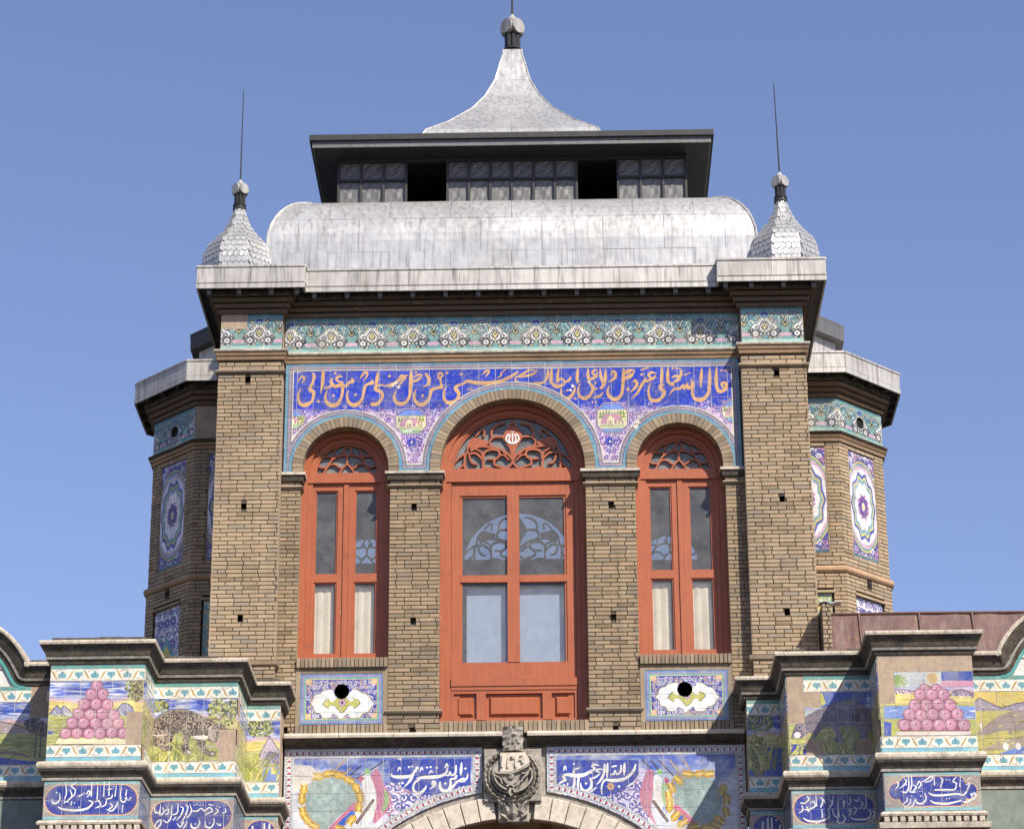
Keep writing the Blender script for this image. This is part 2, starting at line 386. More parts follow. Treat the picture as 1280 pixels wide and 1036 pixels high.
# ------------------------------------------------------------------ painter for the glazed tile pictures (flat print)
class Cv:
    def __init__(s, w, h, ppm, col):
        s.w, s.h, s.k = w, h, ppm
        s.nx, s.ny = max(8, int(w*ppm)), max(8, int(h*ppm))
        s.a = np.empty((s.ny, s.nx, 3), np.float32); s.a[:] = col
        s.rg = np.random.default_rng(abs(int(w*1000+h*77)))
    def XY(s):
        return np.meshgrid((np.arange(s.nx)+.5)/s.k, (np.arange(s.ny)+.5)/s.k)
    def win(s, x0, x1, z0, z1):
        i0, i1 = max(0, int(z0*s.k)-1), min(s.ny, int(z1*s.k)+2)
        j0, j1 = max(0, int(x0*s.k)-1), min(s.nx, int(x1*s.k)+2)
        if i1 <= i0 or j1 <= j0: return None
        X, Z = np.meshgrid((np.arange(j0, j1)+.5)/s.k, (np.arange(i0, i1)+.5)/s.k)
        return i0, i1, j0, j1, X, Z
    def blend(s, g, cov, col, op=1):
        c = (cov*op)[..., None]; v = s.a[g[0]:g[1], g[2]:g[3]]
        v += (np.array(col, np.float32)-v)*c
    def disc(s, x, z, r, col, op=1, rz=None, ang=0):
        rz = rz or r; q = max(r, rz); g = s.win(x-q, x+q, z-q, z+q)
        if g is None: return
        dx, dz = g[4]-x, g[5]-z
        if ang: dx, dz = dx*math.cos(ang)+dz*math.sin(ang), -dx*math.sin(ang)+dz*math.cos(ang)
        d = np.sqrt((dx/r)**2+(dz/rz)**2)
        s.blend(g, np.clip((1-d)*min(r, rz)*s.k+.5, 0, 1), col, op)
    def ring(s, x, z, r, w, col, op=1):
        g = s.win(x-r-w, x+r+w, z-r-w, z+r+w)
        if g is None: return
        d = np.abs(np.hypot(g[4]-x, g[5]-z)-r)
        s.blend(g, np.clip((w/2-d)*s.k+.5, 0, 1), col, op)
    def rect(s, x0, x1, z0, z1, col, op=1):
        g = s.win(x0, x1, z0, z1)
        if g is None: return
        cov = np.clip(np.minimum(np.minimum(g[4]-x0, x1-g[4]), np.minimum(g[5]-z0, z1-g[5]))*s.k+.5, 0, 1)
        s.blend(g, cov, col, op)
    def poly(s, pts, col, op=1, sm=False, fn=None):
        if sm: pts = cat(list(pts)+[pts[0]])
        P = np.array(pts, float)[:, :2]
        g = s.win(P[:, 0].min(), P[:, 0].max(), P[:, 1].min(), P[:, 1].max())
        if g is None: return
        X, Z = g[4], g[5]; ins = np.zeros(X.shape, bool)
        for (xa, za), (xb, zb) in zip(P, np.roll(P, -1, 0)):
            if za == zb: continue
            c = (za > Z) != (zb > Z)
            ins ^= c & (X < (xb-xa)*(Z-za)/(zb-za)+xa)
        if fn is not None: fn(s, g, ins)
        else: s.blend(g, ins.astype(np.float32), col, op)
    def stroke(s, pts, col, op=1, sm=True, w=None):
        pts = [tuple(p)+((w,) if len(p) < 3 else ()) for p in pts]
        if sm: pts = cat(pts)
        R_ = max(p[2] for p in pts)/2+1.5/s.k
        g = s.win(min(p[0] for p in pts)-R_, max(p[0] for p in pts)+R_, min(p[1] for p in pts)-R_, max(p[1] for p in pts)+R_)
        if g is None: return
        cov = np.zeros(g[4].shape, np.float32)
        for (xa, za, wa), (xb, zb, wb) in zip(pts[:-1], pts[1:]):
            q = max(wa, wb)/2+1.5/s.k
            j0 = max(0, int((min(xa, xb)-q)*s.k)-g[2]); j1 = int((max(xa, xb)+q)*s.k)+2-g[2]
            i0 = max(0, int((min(za, zb)-q)*s.k)-g[0]); i1 = int((max(za, zb)+q)*s.k)+2-g[0]
            if j1 <= 0 or i1 <= 0: continue
            X, Z = g[4][i0:i1, j0:j1], g[5][i0:i1, j0:j1]
            if X.size == 0: continue
            dx, dz = xb-xa, zb-za; L2 = dx*dx+dz*dz or 1e-9
            t = np.clip(((X-xa)*dx+(Z-za)*dz)/L2, 0, 1)
            d = np.hypot(X-xa-t*dx, Z-za-t*dz)
            c = np.clip(((wa+(wb-wa)*t)/2-d)*s.k+.5, 0, 1)
            v = cov[i0:i1, j0:j1]; np.maximum(v, c, out=v)
        s.blend(g, cov, col, op)
    def field(s, cells):
        """smooth random field 0..1"""
        n = s.rg.random((max(2, int(s.h*cells))+3, max(2, int(s.w*cells))+3))
        yi = np.linspace(0, n.shape[0]-2.001, s.ny); xi = np.linspace(0, n.shape[1]-2.001, s.nx)
        y0 = yi.astype(int); x0 = xi.astype(int); fy = (yi-y0)[:, None]; fx = (xi-x0)[None]
        fy = fy*fy*(3-2*fy); fx = fx*fx*(3-2*fx)
        a = n[y0][:, x0]; b = n[y0][:, x0+1]; c = n[y0+1][:, x0]; d = n[y0+1][:, x0+1]
        return (a*(1-fx)+b*fx)*(1-fy)+(c*(1-fx)+d*fx)*fy
    def field2(s, cx, cz):
        n = s.rg.random((max(2, int(s.h*cz))+3, max(2, int(s.w*cx))+3))
        yi = np.linspace(0, n.shape[0]-2.001, s.ny); xi = np.linspace(0, n.shape[1]-2.001, s.nx)
        y0 = yi.astype(int); x0 = xi.astype(int); fy = (yi-y0)[:, None]; fx = (xi-x0)[None]
        fy = fy*fy*(3-2*fy); fx = fx*fx*(3-2*fx)
        return (n[y0][:, x0]*(1-fx)+n[y0][:, x0+1]*fx)*(1-fy)+(n[y0+1][:, x0]*(1-fx)+n[y0+1][:, x0+1]*fx)*fy
    def handmade(s, amt=0.12, fade=0.14, wash=0.28):
        f = s.field(9)*.4+s.field(40)*.25+s.field(110)*.2+s.field2(22, 150)*.15
        g = s.a.mean(2, keepdims=True); s.a += (g-s.a)*fade
        s.a *= (1-amt+2*amt*f)[..., None].astype(np.float32)
        s.a *= (0.93+0.14*s.field2(60, 260))[..., None].astype(np.float32)
        w = np.clip((s.field(14)*s.field(5)*1.6-.66)*4, 0, 1)[..., None].astype(np.float32)*wash      # washed out patches of glaze
        s.a += (np.array((206, 196, 178), np.float32)-s.a)*w
    def image(s, name):
        im = bpy.data.images.new(name, s.nx, s.ny)
        px = np.ones((s.ny, s.nx, 4), np.float32); px[..., :3] = np.clip(s.a/255, 0, 1)
        im.pixels.foreach_set(px.ravel()); im.update(); im.pack()
        return im

def parse(t):
    return [[tuple(float(q) for q in p.split(',')) for p in st.split()] for st in t.strip().split('|')]

def tracer(ox, oy, k, Y, x0, z0):
    """marks measured on an enlarged piece of the photo (offset ox, oy, scale k) -> metres on the panel at depth Y"""
    xa, za = W(ox, oy, Y); xb, zb = W(ox+100, oy, Y); mp = (xb-xa)/100
    def tr(p):
        x, z = W(ox+p[0]/k, oy+p[1]/k, Y)
        return (x-x0, z-z0)+((p[2]/k*mp,) if len(p) > 2 else ())
    return tr

def text(cv, tr, t, col, dot=None, shade=None, fat=1.42):
    for st in parse(t):
        q = [tr(p) for p in st]
        if len(q) == 1:
            x, z, w = q[0]; r = w*.62
            cv.poly([(x-r, z), (x, z+r*.95), (x+r, z), (x, z-r*.95)], dot or col)
        else:
            if shade: cv.stroke([(p[0]+.0015, p[1]-.002, p[2]*1.5) for p in q], shade, .8)
            cv.stroke([(p[0], p[1], p[2]*fat) for p in q], col)

BLUE, TAN, WHITE, LILAC = (36, 60, 180), (208, 160, 106), (232, 230, 224), (204, 186, 210)
TEAL, SKYB, PURP, INK = (108, 154, 150), (98, 150, 176), (104, 62, 150), (46, 44, 70)
PINK, OCH, YEL, GRN = (212, 140, 168), (206, 168, 92), (226, 206, 74), (150, 170, 66)

def scrolls(cv, test, n, x0, x1, z0, z1, cols, r0=.008, r1=.02, lw=.0035):
    """small spiral tendrils with buds"""
    for _ in range(n):
        x, z = cv.rg.uniform(x0, x1), cv.rg.uniform(z0, z1)
        if not test(x, z): continue
        r = cv.rg.uniform(r0, r1); a = cv.rg.uniform(0, 6.3); sg = 1 if cv.rg.random() < .5 else -1
        c = cols[int(cv.rg.integers(len(cols)))]
        p = [(x+r*(1-t*.8)*math.cos(a+sg*t*5), z+r*(1-t*.8)*math.sin(a+sg*t*5), lw*(1.3-t*.6)) for t in np.linspace(0, 1, 7)]
        cv.stroke(p, c, .9, sm=False)
        if cv.rg.random() < .6: cv.disc(p[-1][0], p[-1][1], lw*1.1, cols[int(cv.rg.integers(len(cols)))])

def arabesque(cv, test, x0, x1, z0, z1, step, cols, light, ink=None):
    """spiral tendrils with leaves on a loose grid"""
    nz, nx = int((z1-z0)/step)+1, int((x1-x0)/step)+1
    for i in range(nx):
        for j in range(nz):
            x = x0+(i+.5+(.5 if j % 2 else 0))*step+cv.rg.normal(0, step*.06); z = z0+(j+.5)*step+cv.rg.normal(0, step*.06)
            if not test(x, z): continue
            sg = 1 if (i+j) % 2 else -1; a0 = cv.rg.uniform(0, 6.3); c = cols[int(cv.rg.integers(len(cols)))]; R_ = step*.5
            cv.disc(x, z, R_*.9, light[int(cv.rg.integers(len(light)))], .75)
            P = [(x+R_*(1-t*.82)*math.cos(a0+sg*t*7.5), z+R_*(1-t*.82)*math.sin(a0+sg*t*7.5), step*(.17-.08*t)) for t in np.linspace(0, 1, 15)]
            cv.stroke(P, c, .95, sm=False); cv.disc(x+R_*.1, z, step*.13, cols[int(cv.rg.integers(len(cols)))])
            for k in (2, 5):
                q = P[k]; an = math.atan2(q[1]-z, q[0]-x); cv.disc(q[0]+step*.12*math.cos(an), q[1]+step*.12*math.sin(an), step*.16, c, rz=step*.075, ang=an+.9*sg)
            x2, z2 = x+step*cv.rg.choice((-.5, .5)), z+step*.5
            if test(x2, z2): cv.stroke([(P[0][0], P[0][1], step*.1), ((x+x2)/2+step*.1, (z+z2)/2, step*.12), (x2, z2, step*.05)], c, .9); cv.disc(x2, z2, step*.09, ink or (196, 120, 170))

def rosette(cv, x, z, r, c1, c2, c3, n=8):
    for k in range(n):
        a = 2*math.pi*k/n+.2
        cv.disc(x+r*.62*math.cos(a), z+r*.62*math.sin(a), r*.36, c1, rz=r*.24, ang=a)
    cv.disc(x, z, r*.42, c2); cv.disc(x, z, r*.2, c3)

# ---- the long inscription over the three arches: blue field, lilac scrollwork, banded borders, four little landscapes
IX0, IZ0, IW, IH = -2.035, 10.235, 4.07, 1.05
ARCH = [(-1.4825, 10.285, 0.385), (0.0, 10.275, 0.645), (1.4825, 10.285, 0.385)]      # centre x, centre z, radius
def paint_inscription():
    cv = Cv(IW, IH, 540, LILAC)
    X, Z = cv.XY(); x, z = X+IX0, Z+IZ0
    D = np.minimum(np.minimum(x-IX0, IX0+IW-x), np.minimum(IZ0+IH-z, z-IZ0+.0))
    for cx, cz, r in ARCH:
        D = np.minimum(D, np.hypot(x-cx, np.maximum(z-cz, 0))-r-.092)
    wob = cv.field(25)*.05
    t = np.clip((z-10.812+wob)/.06, 0, 1)[..., None]
    bl = np.array(BLUE)*(0.93+.14*cv.field(30))[..., None]
    mid = np.array((120, 130, 214))
    cv.a[:] = np.where(t < .5, np.array(LILAC)*(1-2*t)+mid*2*t, mid*(2-2*t)+bl*(2*t-1))
    inside = lambda a, b: 0 <= b < IH and D[min(cv.ny-1, int(b*cv.k)), min(cv.nx-1, max(0, int(a*cv.k)))] > .078
    zone = lambda a, b: inside(a, b) and b+IZ0 < 10.86
    arabesque(cv, zone, .05, IW-.05, .04, .66, .047, [(98, 60, 148), (74, 66, 158), (120, 74, 150), (62, 60, 146)], [(226, 210, 232), (214, 190, 220), (232, 222, 238)])
    for _ in range(2600):
        a, b = cv.rg.uniform(.08, IW-.08), cv.rg.uniform(.08, .66)
        if zone(a, b): cv.disc(a, b, cv.rg.uniform(.002, .005), [(60, 52, 150), (196, 120, 180), (84, 60, 140)][int(cv.rg.integers(3))])
    for a in np.arange(.3, 3.9, .135):
        b = 10.84-IZ0+.02*math.sin(a*19)
        if zone(a, b): rosette(cv, a, b, .022, (70, 76, 170), (44, 48, 120), (190, 190, 230))
    for (px, py) in ((514.7, 553), (762.5, 552)):
        a, b = W(px, py, 0); a -= IX0; b -= IZ0
        rosette(cv, a, b, .052, (66, 72, 176), (48, 48, 130), (225, 225, 240)); cv.stroke([(a, b-.05, .006), (a, b-.1, .004)], (60, 60, 150))
        for q in (-1, 1):
            cv.stroke([(a+q*.05, b+.05, .006), (a+q*.09, b+.02, .012), (a+q*.07, b-.03, .012), (a+q*.04, b-.02, .004)], PURP)
    # octagonal landscapes
    for k, (xa, ya, xb, yb) in enumerate(((494.4, 512.5, 533, 542), (745.6, 505, 784.4, 540.6), (350, 514, 381.5, 536), (901.5, 501, 934, 527.5))):
        x0, z1 = W(xa, ya, 0); x1, z0 = W(xb, yb, 0); x0 -= IX0; x1 -= IX0; z0 -= IZ0; z1 -= IZ0
        c = .07
        o = lambda e: [(x0+c-e*.4, z0-e), (x1-c+e*.4, z0-e), (x1+e, z0+c-e*.4), (x1+e, z1-c+e*.4), (x1-c+e*.4, z1+e), (x0+c-e*.4, z1+e), (x0-e, z1-c+e*.4), (x0-e, z0+c-e*.4)]
        cv.poly(o(.016), (88, 60, 130))
        P = o(.008)+[o(.008)[0]]
        for (pa, qa), (pb, qb) in zip(P[:-1], P[1:]):
            L = math.hypot(pb-pa, qb-qa); n = max(2, int(L/.017))
            for j in range(n): cv.disc(pa+(pb-pa)*(j+.5)/n, qa+(qb-qa)*(j+.5)/n, .0052, (240, 226, 226))
        cv.poly(o(-.004), (214, 210, 176))
        w, h = x1-x0, z1-z0
        cv.poly([(x0+c, z1-.004), (x1-c, z1-.004), (x1-.02, z1-c*.8), (x0+.02, z1-c*.8)], (104, 140, 220))
        cv.poly([(x0+c, z0+.004), (x1-c, z0+.004), (x1-.03, z0+c*.6), (x0+.03, z0+c*.6)], (110, 150, 200) if k % 2 else (160, 196, 150))
        for j in range(9):
            tx = x0+w*(.12+.095*j); th = h*cv.rg.uniform(.2, .36)
            cv.poly([(tx-.014, z0+h*.5), (tx, z0+h*.5+th), (tx+.014, z0+h*.5)], (124, 138, 96))
        cv.poly([(x0+w*.12, z0+h*.3), (x0+w*.88, z0+h*.3), (x0+w*.82, z0+h*.52), (x0+w*.7, z0+h*.64), (x0+w*.3, z0+h*.64), (x0+w*.16, z0+h*.5)], (188, 140, 160))
        cv.poly([(x0+w*.34, z0+h*.24), (x0+w*.56, z0+h*.24), (x0+w*.56, z0+h*.48), (x0+w*.45, z0+h*.62), (x0+w*.34, z0+h*.48)], (236, 226, 178))
        for j in range(3): cv.rect(x0+w*(.38+.05*j), x0+w*(.405+.05*j), z0+h*.25, z0+h*.42, (120, 84, 120))
        for j in range(5): cv.rect(x0+w*(.6+.06*j), x0+w*(.625+.06*j), z0+h*.3, z0+h*.42, (240, 232, 190) if j % 2 else (120, 90, 110))
        cv.rect(x0+w*.1, x0+w*.9, z0+h*.2, z0+h*.27, (170, 178, 130))
        for _ in range(30): cv.disc(x0+w*cv.rg.uniform(.7, .95), z0+h*cv.rg.uniform(.3, .75), .006, [(160, 170, 70), (226, 220, 130), (110, 120, 60)][int(cv.rg.integers(3))])
    # lettering
    T1 = tracer(340, 440, 8, 0, IX0, IZ0); T2 = tracer(480, 440, 8, 0, IX0, IZ0); T3 = tracer(630, 440, 8, 0, IX0, IZ0); T4 = tracer(780, 440, 8, 0, IX0, IZ0)
    sh = (96, 70, 120)
    text(cv, T1, '262,305,6 275,275,10 300,250,16 322,256,16 318,285,12 298,312,5|405,215,8 422,245,24 410,300,18 384,355,22 388,385,28 415,400,26 416,440,22 400,490,18 350,528,30 300,530,26 268,490,18 264,430,14 284,370,6|465,495,30|512,208,24 508,290,24 497,360,16 488,410,6|706,252,6 680,244,16 648,262,20 652,290,14 700,306,16 706,300,8|604,268,10 590,300,22 622,343,26 680,335,26 705,322,10|618,335,16 570,352,18 520,368,7|635,214,28|800,265,10 806,296,28 770,308,18 738,345,18 708,335,22 706,390,20 692,460,18 650,525,30 590,535,32 545,500,22 534,440,15 552,385,6|616,437,28|1000,285,10 1002,310,28 960,322,18 930,350,20 916,400,20 902,470,18 850,526,30 800,530,28 760,490,20 750,430,15 768,385,6|836,430,28|882,268,6 908,225,16 940,206,20 956,222,12 940,262,10 916,288,4|1060,205,10 1052,260,24 1042,330,18 1030,380,6|1176,243,30', TAN, shade=sh)
    text(cv, T2, '0,345,10 50,334,18 104,316,24 150,282,20 190,250,18 236,234,8|136,352,6 180,296,14 214,256,12 176,238,16 150,262,10|86,335,24 60,348,14|0,330,6 -46,335,16 -84,352,22 -74,382,26 -34,396,24 -16,430,22 -24,470,18 -68,520,28 -120,526,26|270,190,10 268,260,24 263,360,22 256,440,20 222,500,22 170,522,30 120,500,26 100,450,18 122,385,6|382,235,6 345,230,16 300,250,10|378,240,6 340,276,20 300,294,20 272,298,12|318,205,26|418,222,16 450,270,26 440,325,20 388,352,6|576,352,28 530,362,18 482,376,24 466,410,20 450,470,18 400,522,30 350,526,28 312,490,22 302,430,15 322,372,6|386,437,30|540,268,10 546,222,16 574,214,16 586,240,14 562,262,16 566,300,14 580,345,20|630,212,28|1280,250,14 1200,282,22 1100,306,28 1000,314,30 900,306,26 832,294,22 790,322,16 740,334,20 714,365,26 735,394,28 748,430,22 722,480,20 670,510,30 620,496,24 596,450,17 600,390,12 626,344,5|772,224,30|984,228,5 1016,196,18 1048,188,12 1042,215,14 1010,252,5|1216,180,5 1172,212,10 1168,240,12 1128,260,5|840,378,10 880,378,8', TAN, shade=sh)
    text(cv, T3, '0,270,14 70,244,20 130,206,14 140,196,8|130,252,12 200,212,16 250,186,14 332,186,6|326,194,6 280,226,18 200,244,16 150,254,8|240,170,14|0,182,8 18,178,6|440,170,8 436,230,22 412,290,16 370,312,20 290,320,22 200,324,24 140,310,22 112,282,12 120,244,5|356,336,28|476,168,10 470,240,24 474,308,20 520,342,24 575,334,14|545,170,10 536,230,20 536,300,18|540,290,14 576,268,14 606,310,14 560,346,20 510,352,16|664,250,10 655,280,18 618,298,14 592,286,8|740,158,10 732,230,24 732,300,16 752,288,10|712,352,10 698,400,20 660,452,26 610,465,28 572,430,20 566,372,8|632,385,24|712,465,28|846,302,16 870,330,22 888,370,22 862,430,20 820,462,28 772,456,24 742,410,18 745,352,12 766,310,5|840,170,10 838,230,22 850,292,18|936,184,8 900,184,16 882,212,16 912,232,14 936,208,10|938,240,8 892,262,22 850,280,16|1016,175,8 1012,240,22 1002,320,20 968,362,18|960,172,8 966,240,20 988,320,16 976,366,12|915,310,26|921,368,26|986,412,8 960,440,16 930,446,14 890,462,10|884,502,22|918,502,22|1074,236,8 1082,198,16 1110,204,18 1112,245,24 1084,282,18 1044,300,5|1196,165,10 1192,250,24 1186,350,22 1170,430,22 1120,472,30 1062,456,26 1034,400,18 1052,338,5|1272,196,8 1232,210,20 1196,226,8|1282,214,8 1232,250,18 1196,266,12|1236,376,32', TAN, shade=sh)
    text(cv, T4, '104,184,8 62,184,20 20,190,14 0,198,10|102,200,8 62,248,22 10,272,14|42,374,32|92,300,10 110,284,16 128,312,22 114,356,20 58,406,5|214,268,14 176,330,20 132,410,16 74,470,5|176,226,28|316,214,8 270,206,20 244,236,18 288,268,18 312,240,12|292,266,18 232,290,18 190,294,12|168,182,10 240,158,10|396,330,14 360,342,24 372,372,30 402,400,24 382,450,22 330,486,28 272,480,26 246,430,18 246,360,12 266,308,5|380,162,10 376,240,24 372,312,18|440,160,10 435,230,24 442,304,22 486,330,24|482,254,12 520,240,20 552,266,22 500,302,16 452,322,8|486,165,24|522,166,24|552,168,20|568,182,14 566,232,20 540,262,12|672,278,10 684,330,22 642,366,20 632,320,12 602,366,20 590,330,12 560,366,20 500,374,18 448,432,4|606,230,10 662,208,8|776,168,10 770,250,24 766,352,8|855,168,10 856,250,24 852,350,24 838,420,22 790,472,30 722,476,28 684,430,20 682,370,14 706,328,5|925,155,10 920,250,24 924,340,22 945,392,26 990,390,24 1024,350,26 1010,308,22 976,320,20 988,358,14|974,186,26|1012,186,24|1042,180,20', TAN, shade=sh)
    # banded border
    def band(lo, hi, c, op=1): cv.a[:] = np.where(((D >= lo) & (D < hi))[..., None], np.array(c)*op+cv.a*(1-op), cv.a)
    band(-9, .026, SKYB); band(.026, .030, (60, 66, 92)); band(.030, .061, (140, 134, 150)); band(.041, .048, (176, 132, 158)); band(.052, .055, (92, 96, 130))
    band(.061, .065, (58, 58, 84)); band(.065, .072, (232, 222, 190))
    fl = (cv.field(60) > .55) & (D > .031) & (D < .060); cv.a[:] = np.where(fl[..., None], cv.a*.6+np.array((120, 150, 160))*.4, cv.a)
    # chips where the glaze is gone
    for px, py, r in ((495, 479, .022), (491, 482, .018), (498, 484, .02), (716, 483, .02), (713, 488, .018), (736, 478, .016), (797, 527, .03), (795, 533, .03), (798, 521, .02), (627, 487, .012)):
        a, b = W(px, py, 0)
        cv.poly([(a-IX0+r*cv.rg.uniform(.4, 1.1)*math.cos(q_), b-IZ0+r*cv.rg.uniform(.4, 1.1)*math.sin(q_)) for q_ in np.arange(0, 6.2, .52)], (228, 216, 198))
    cv.handmade(.10, .03, .08)
    return cv.image('inscription_painting')

# ---- turquoise palmette frieze, one period long pieces side by side
FP = 0.371
def paint_frieze(name, w, h, ph, sc=1.0):
    cv = Cv(w, h, 640, TEAL)
    cv.rect(0, w, 0, h*.10, (142, 186, 180)); cv.rect(0, w, h*.10, h*.13, (84, 136, 140)); cv.rect(0, w, h*.90, h, (76, 126, 130)); cv.rect(0, w, h*.87, h*.90, (120, 166, 164))
    q = FP*sc; u = lambda v: v*q; zz = lambda v: h*v
    n0 = int(-ph/q)-2
    for i in range(n0, n0+int(w/q)+5):
        c = ph+i*q
        if c < -q or c > w+q: continue
        for sg in (-1, 1):                                         # beaded arcs
            ax = c+sg*u(.31)
            pts = [(ax+u(.185)*math.cos(a), zz(.60)+zz(.23)*math.sin(a)) for a in np.linspace(.1, math.pi-.1, 16)]
            cv.poly(pts, (84, 140, 144)); cv.stroke([p+(.027,) for p in pts], (52, 62, 68), sm=False)
            for p in pts[::1]: cv.disc(p[0], p[1], .0062, (206, 204, 186))
            for k in range(22): cv.disc(ax+cv.rg.uniform(-u(.11), u(.11)), zz(cv.rg.uniform(.52, .76)), .007, [(60, 72, 78), (196, 200, 186), (74, 78, 150)][k % 3])
            cv.stroke([(ax-u(.1), zz(.5), .006), (ax, zz(.42), .009), (ax+u(.1), zz(.5), .006)], (60, 72, 76)); cv.disc(ax, zz(.40), .010, (214, 160, 180))
            cv.stroke([(ax+sg*u(.16), zz(.62), .006), (ax+sg*u(.12), zz(.52), .008), (ax+sg*u(.19), zz(.47), .004)], (44, 60, 70))
        cv.poly([(c, zz(.74)), (c+u(.12), zz(.56)), (c+u(.36), zz(.34)), (c+u(.34), zz(.2)), (c+u(.18), zz(.14)), (c, zz(.24)), (c-u(.18), zz(.14)), (c-u(.34), zz(.2)), (c-u(.36), zz(.34)), (c-u(.12), zz(.56))], (224, 220, 210))
        OUT = [(c, zz(.76)), (c+u(.10), zz(.62)), (c+u(.24), zz(.5)), (c+u(.40), zz(.36)), (c+u(.36), zz(.20)), (c+u(.24), zz(.115)), (c+u(.10), zz(.15)), (c, zz(.25)), (c-u(.10), zz(.15)), (c-u(.24), zz(.115)), (c-u(.36), zz(.20)), (c-u(.40), zz(.36)), (c-u(.24), zz(.5)), (c-u(.10), zz(.62))]
        cv.poly(OUT, (58, 66, 68), sm=True)
        lr = np.random.default_rng(21)
        for k in range(150):                                       # mirrored white lace
            a, b = lr.uniform(.0, .39), lr.uniform(.13, .70)
            if a > .42*(1-max(0, (b-.33)/.42)) or (b < .22 and a < .06): continue
            r_ = lr.uniform(.0045, .0095); colr = [(236, 234, 226), (236, 234, 226), (228, 224, 206), (206, 192, 140), (120, 130, 180)][int(lr.integers(5))]
            for sg in (-1, 1): cv.disc(c+sg*u(a), zz(b), r_*1.35, (50, 56, 58)); cv.disc(c+sg*u(a), zz(b), r_, colr)
        for sg in (-1, 1):
            x, z = c+sg*u(.22), zz(.25)
            cv.disc(x, z, u(.105), (56, 60, 62), rz=zz(.11)); cv.disc(x, z, u(.066), (226, 222, 212), rz=zz(.07)); cv.disc(x, z, .012, (80, 88, 154)); cv.disc(x, z+.002, .005, (220, 200, 130))
            cv.stroke([(c+sg*u(.02), zz(.68), .007), (c+sg*u(.14), zz(.54), .010), (c+sg*u(.30), zz(.42), .007)], (240, 238, 230))
            cv.stroke([(c+sg*u(.04), zz(.30), .006), (c+sg*u(.11), zz(.40), .009), (c+sg*u(.05), zz(.54), .005)], (238, 236, 226))
        cv.poly([(c, zz(.6)), (c+u(.085), zz(.46)), (c, zz(.32)), (c-u(.085), zz(.46))], (46, 48, 40)); cv.poly([(c, zz(.56)), (c+u(.06), zz(.46)), (c, zz(.36)), (c-u(.06), zz(.46))], (214, 204, 140)); cv.disc(c, zz(.46), .009, (90, 96, 60))
        for k in range(5):
            a = math.pi*(.1+.2*k); cv.disc(c+.024*math.cos(a), zz(.75)+.024*math.sin(a), .013, (62, 60, 150))
        x = c+q/2
        cv.poly([(x, zz(.66)), (x+u(.1), zz(.56)), (x, zz(.42)), (x-u(.1), zz(.56))], (70, 66, 50)); cv.poly([(x, zz(.63)), (x+u(.07), zz(.56)), (x, zz(.46)), (x-u(.07), zz(.56))], (206, 190, 130))
        cv.disc(x, zz(.56), .014, (30, 28, 26))
        for k in range(3): cv.disc(x+u(.08)*(k-1), zz(.23)-.004*abs(k-1), .017, (206, 150, 180))
    for k in range(int(w*150)):                                    # fine filling of leaves and buds
        x, z = cv.rg.uniform(0, w), h*cv.rg.uniform(.14, .86); g_ = cv.a[min(cv.ny-1, int(z*cv.k)), min(cv.nx-1, int(x*cv.k))]
        if g_[1]-g_[0] < 20: continue
        cv.disc(x, z, cv.rg.uniform(.003, .006), [(58, 74, 80), (190, 196, 180), (70, 84, 140), (176, 150, 110)][k % 4])
    cv.handmade(.14)
    return cv.image(name)

def hearts(cv, x0, x1, z0, z1, per, ph, ground=(236, 230, 214)):
    """row of turquoise hearts, turned up and down by turns, between ochre leaves"""
    cv.rect(x0, x1, z0, z1, ground); h = z1-z0; zc = (z0+z1)/2
    n = int((x1-x0)/per)+3
    for i in range(-1, n):
        x = x0+ph+i*per; s = 1 if i % 2 else -1
        r = h*.2
        for q in (-1, 1): cv.disc(x+q*r*.75, zc+s*r*.35, r*.95, (104, 168, 182)); cv.ring(x+q*r*.75, zc+s*r*.35, r*.95, .003, (60, 120, 140), .8)
        cv.poly([(x-r*1.5, zc+s*r*.1), (x+r*1.5, zc+s*r*.1), (x, zc-s*r*1.9)], (104, 168, 182))
        cv.stroke([(x, zc+s*r, .003), (x, zc-s*r*1.5, .002)], (50, 110, 130))
        cv.stroke([(x-per*.42, zc-s*h*.30, .006), (x-per*.22, zc-s*h*.42, .004), (x, zc-s*h*.40, .003)], (150, 120, 80))
        m = x+per/2
        cv.stroke([(m-per*.2, zc+s*h*.42, .004), (m-per*.06, zc+s*h*.22, .013), (m+per*.05, zc-s*h*.16, .015), (m+per*.22, zc-s*h*.36, .004)], (204, 168, 100))
        cv.stroke([(m-per*.2, zc+s*h*.42, .003), (m+per*.02, zc+s*h*.02, .003), (m+per*.22, zc-s*h*.36, .003)], (140, 100, 56))

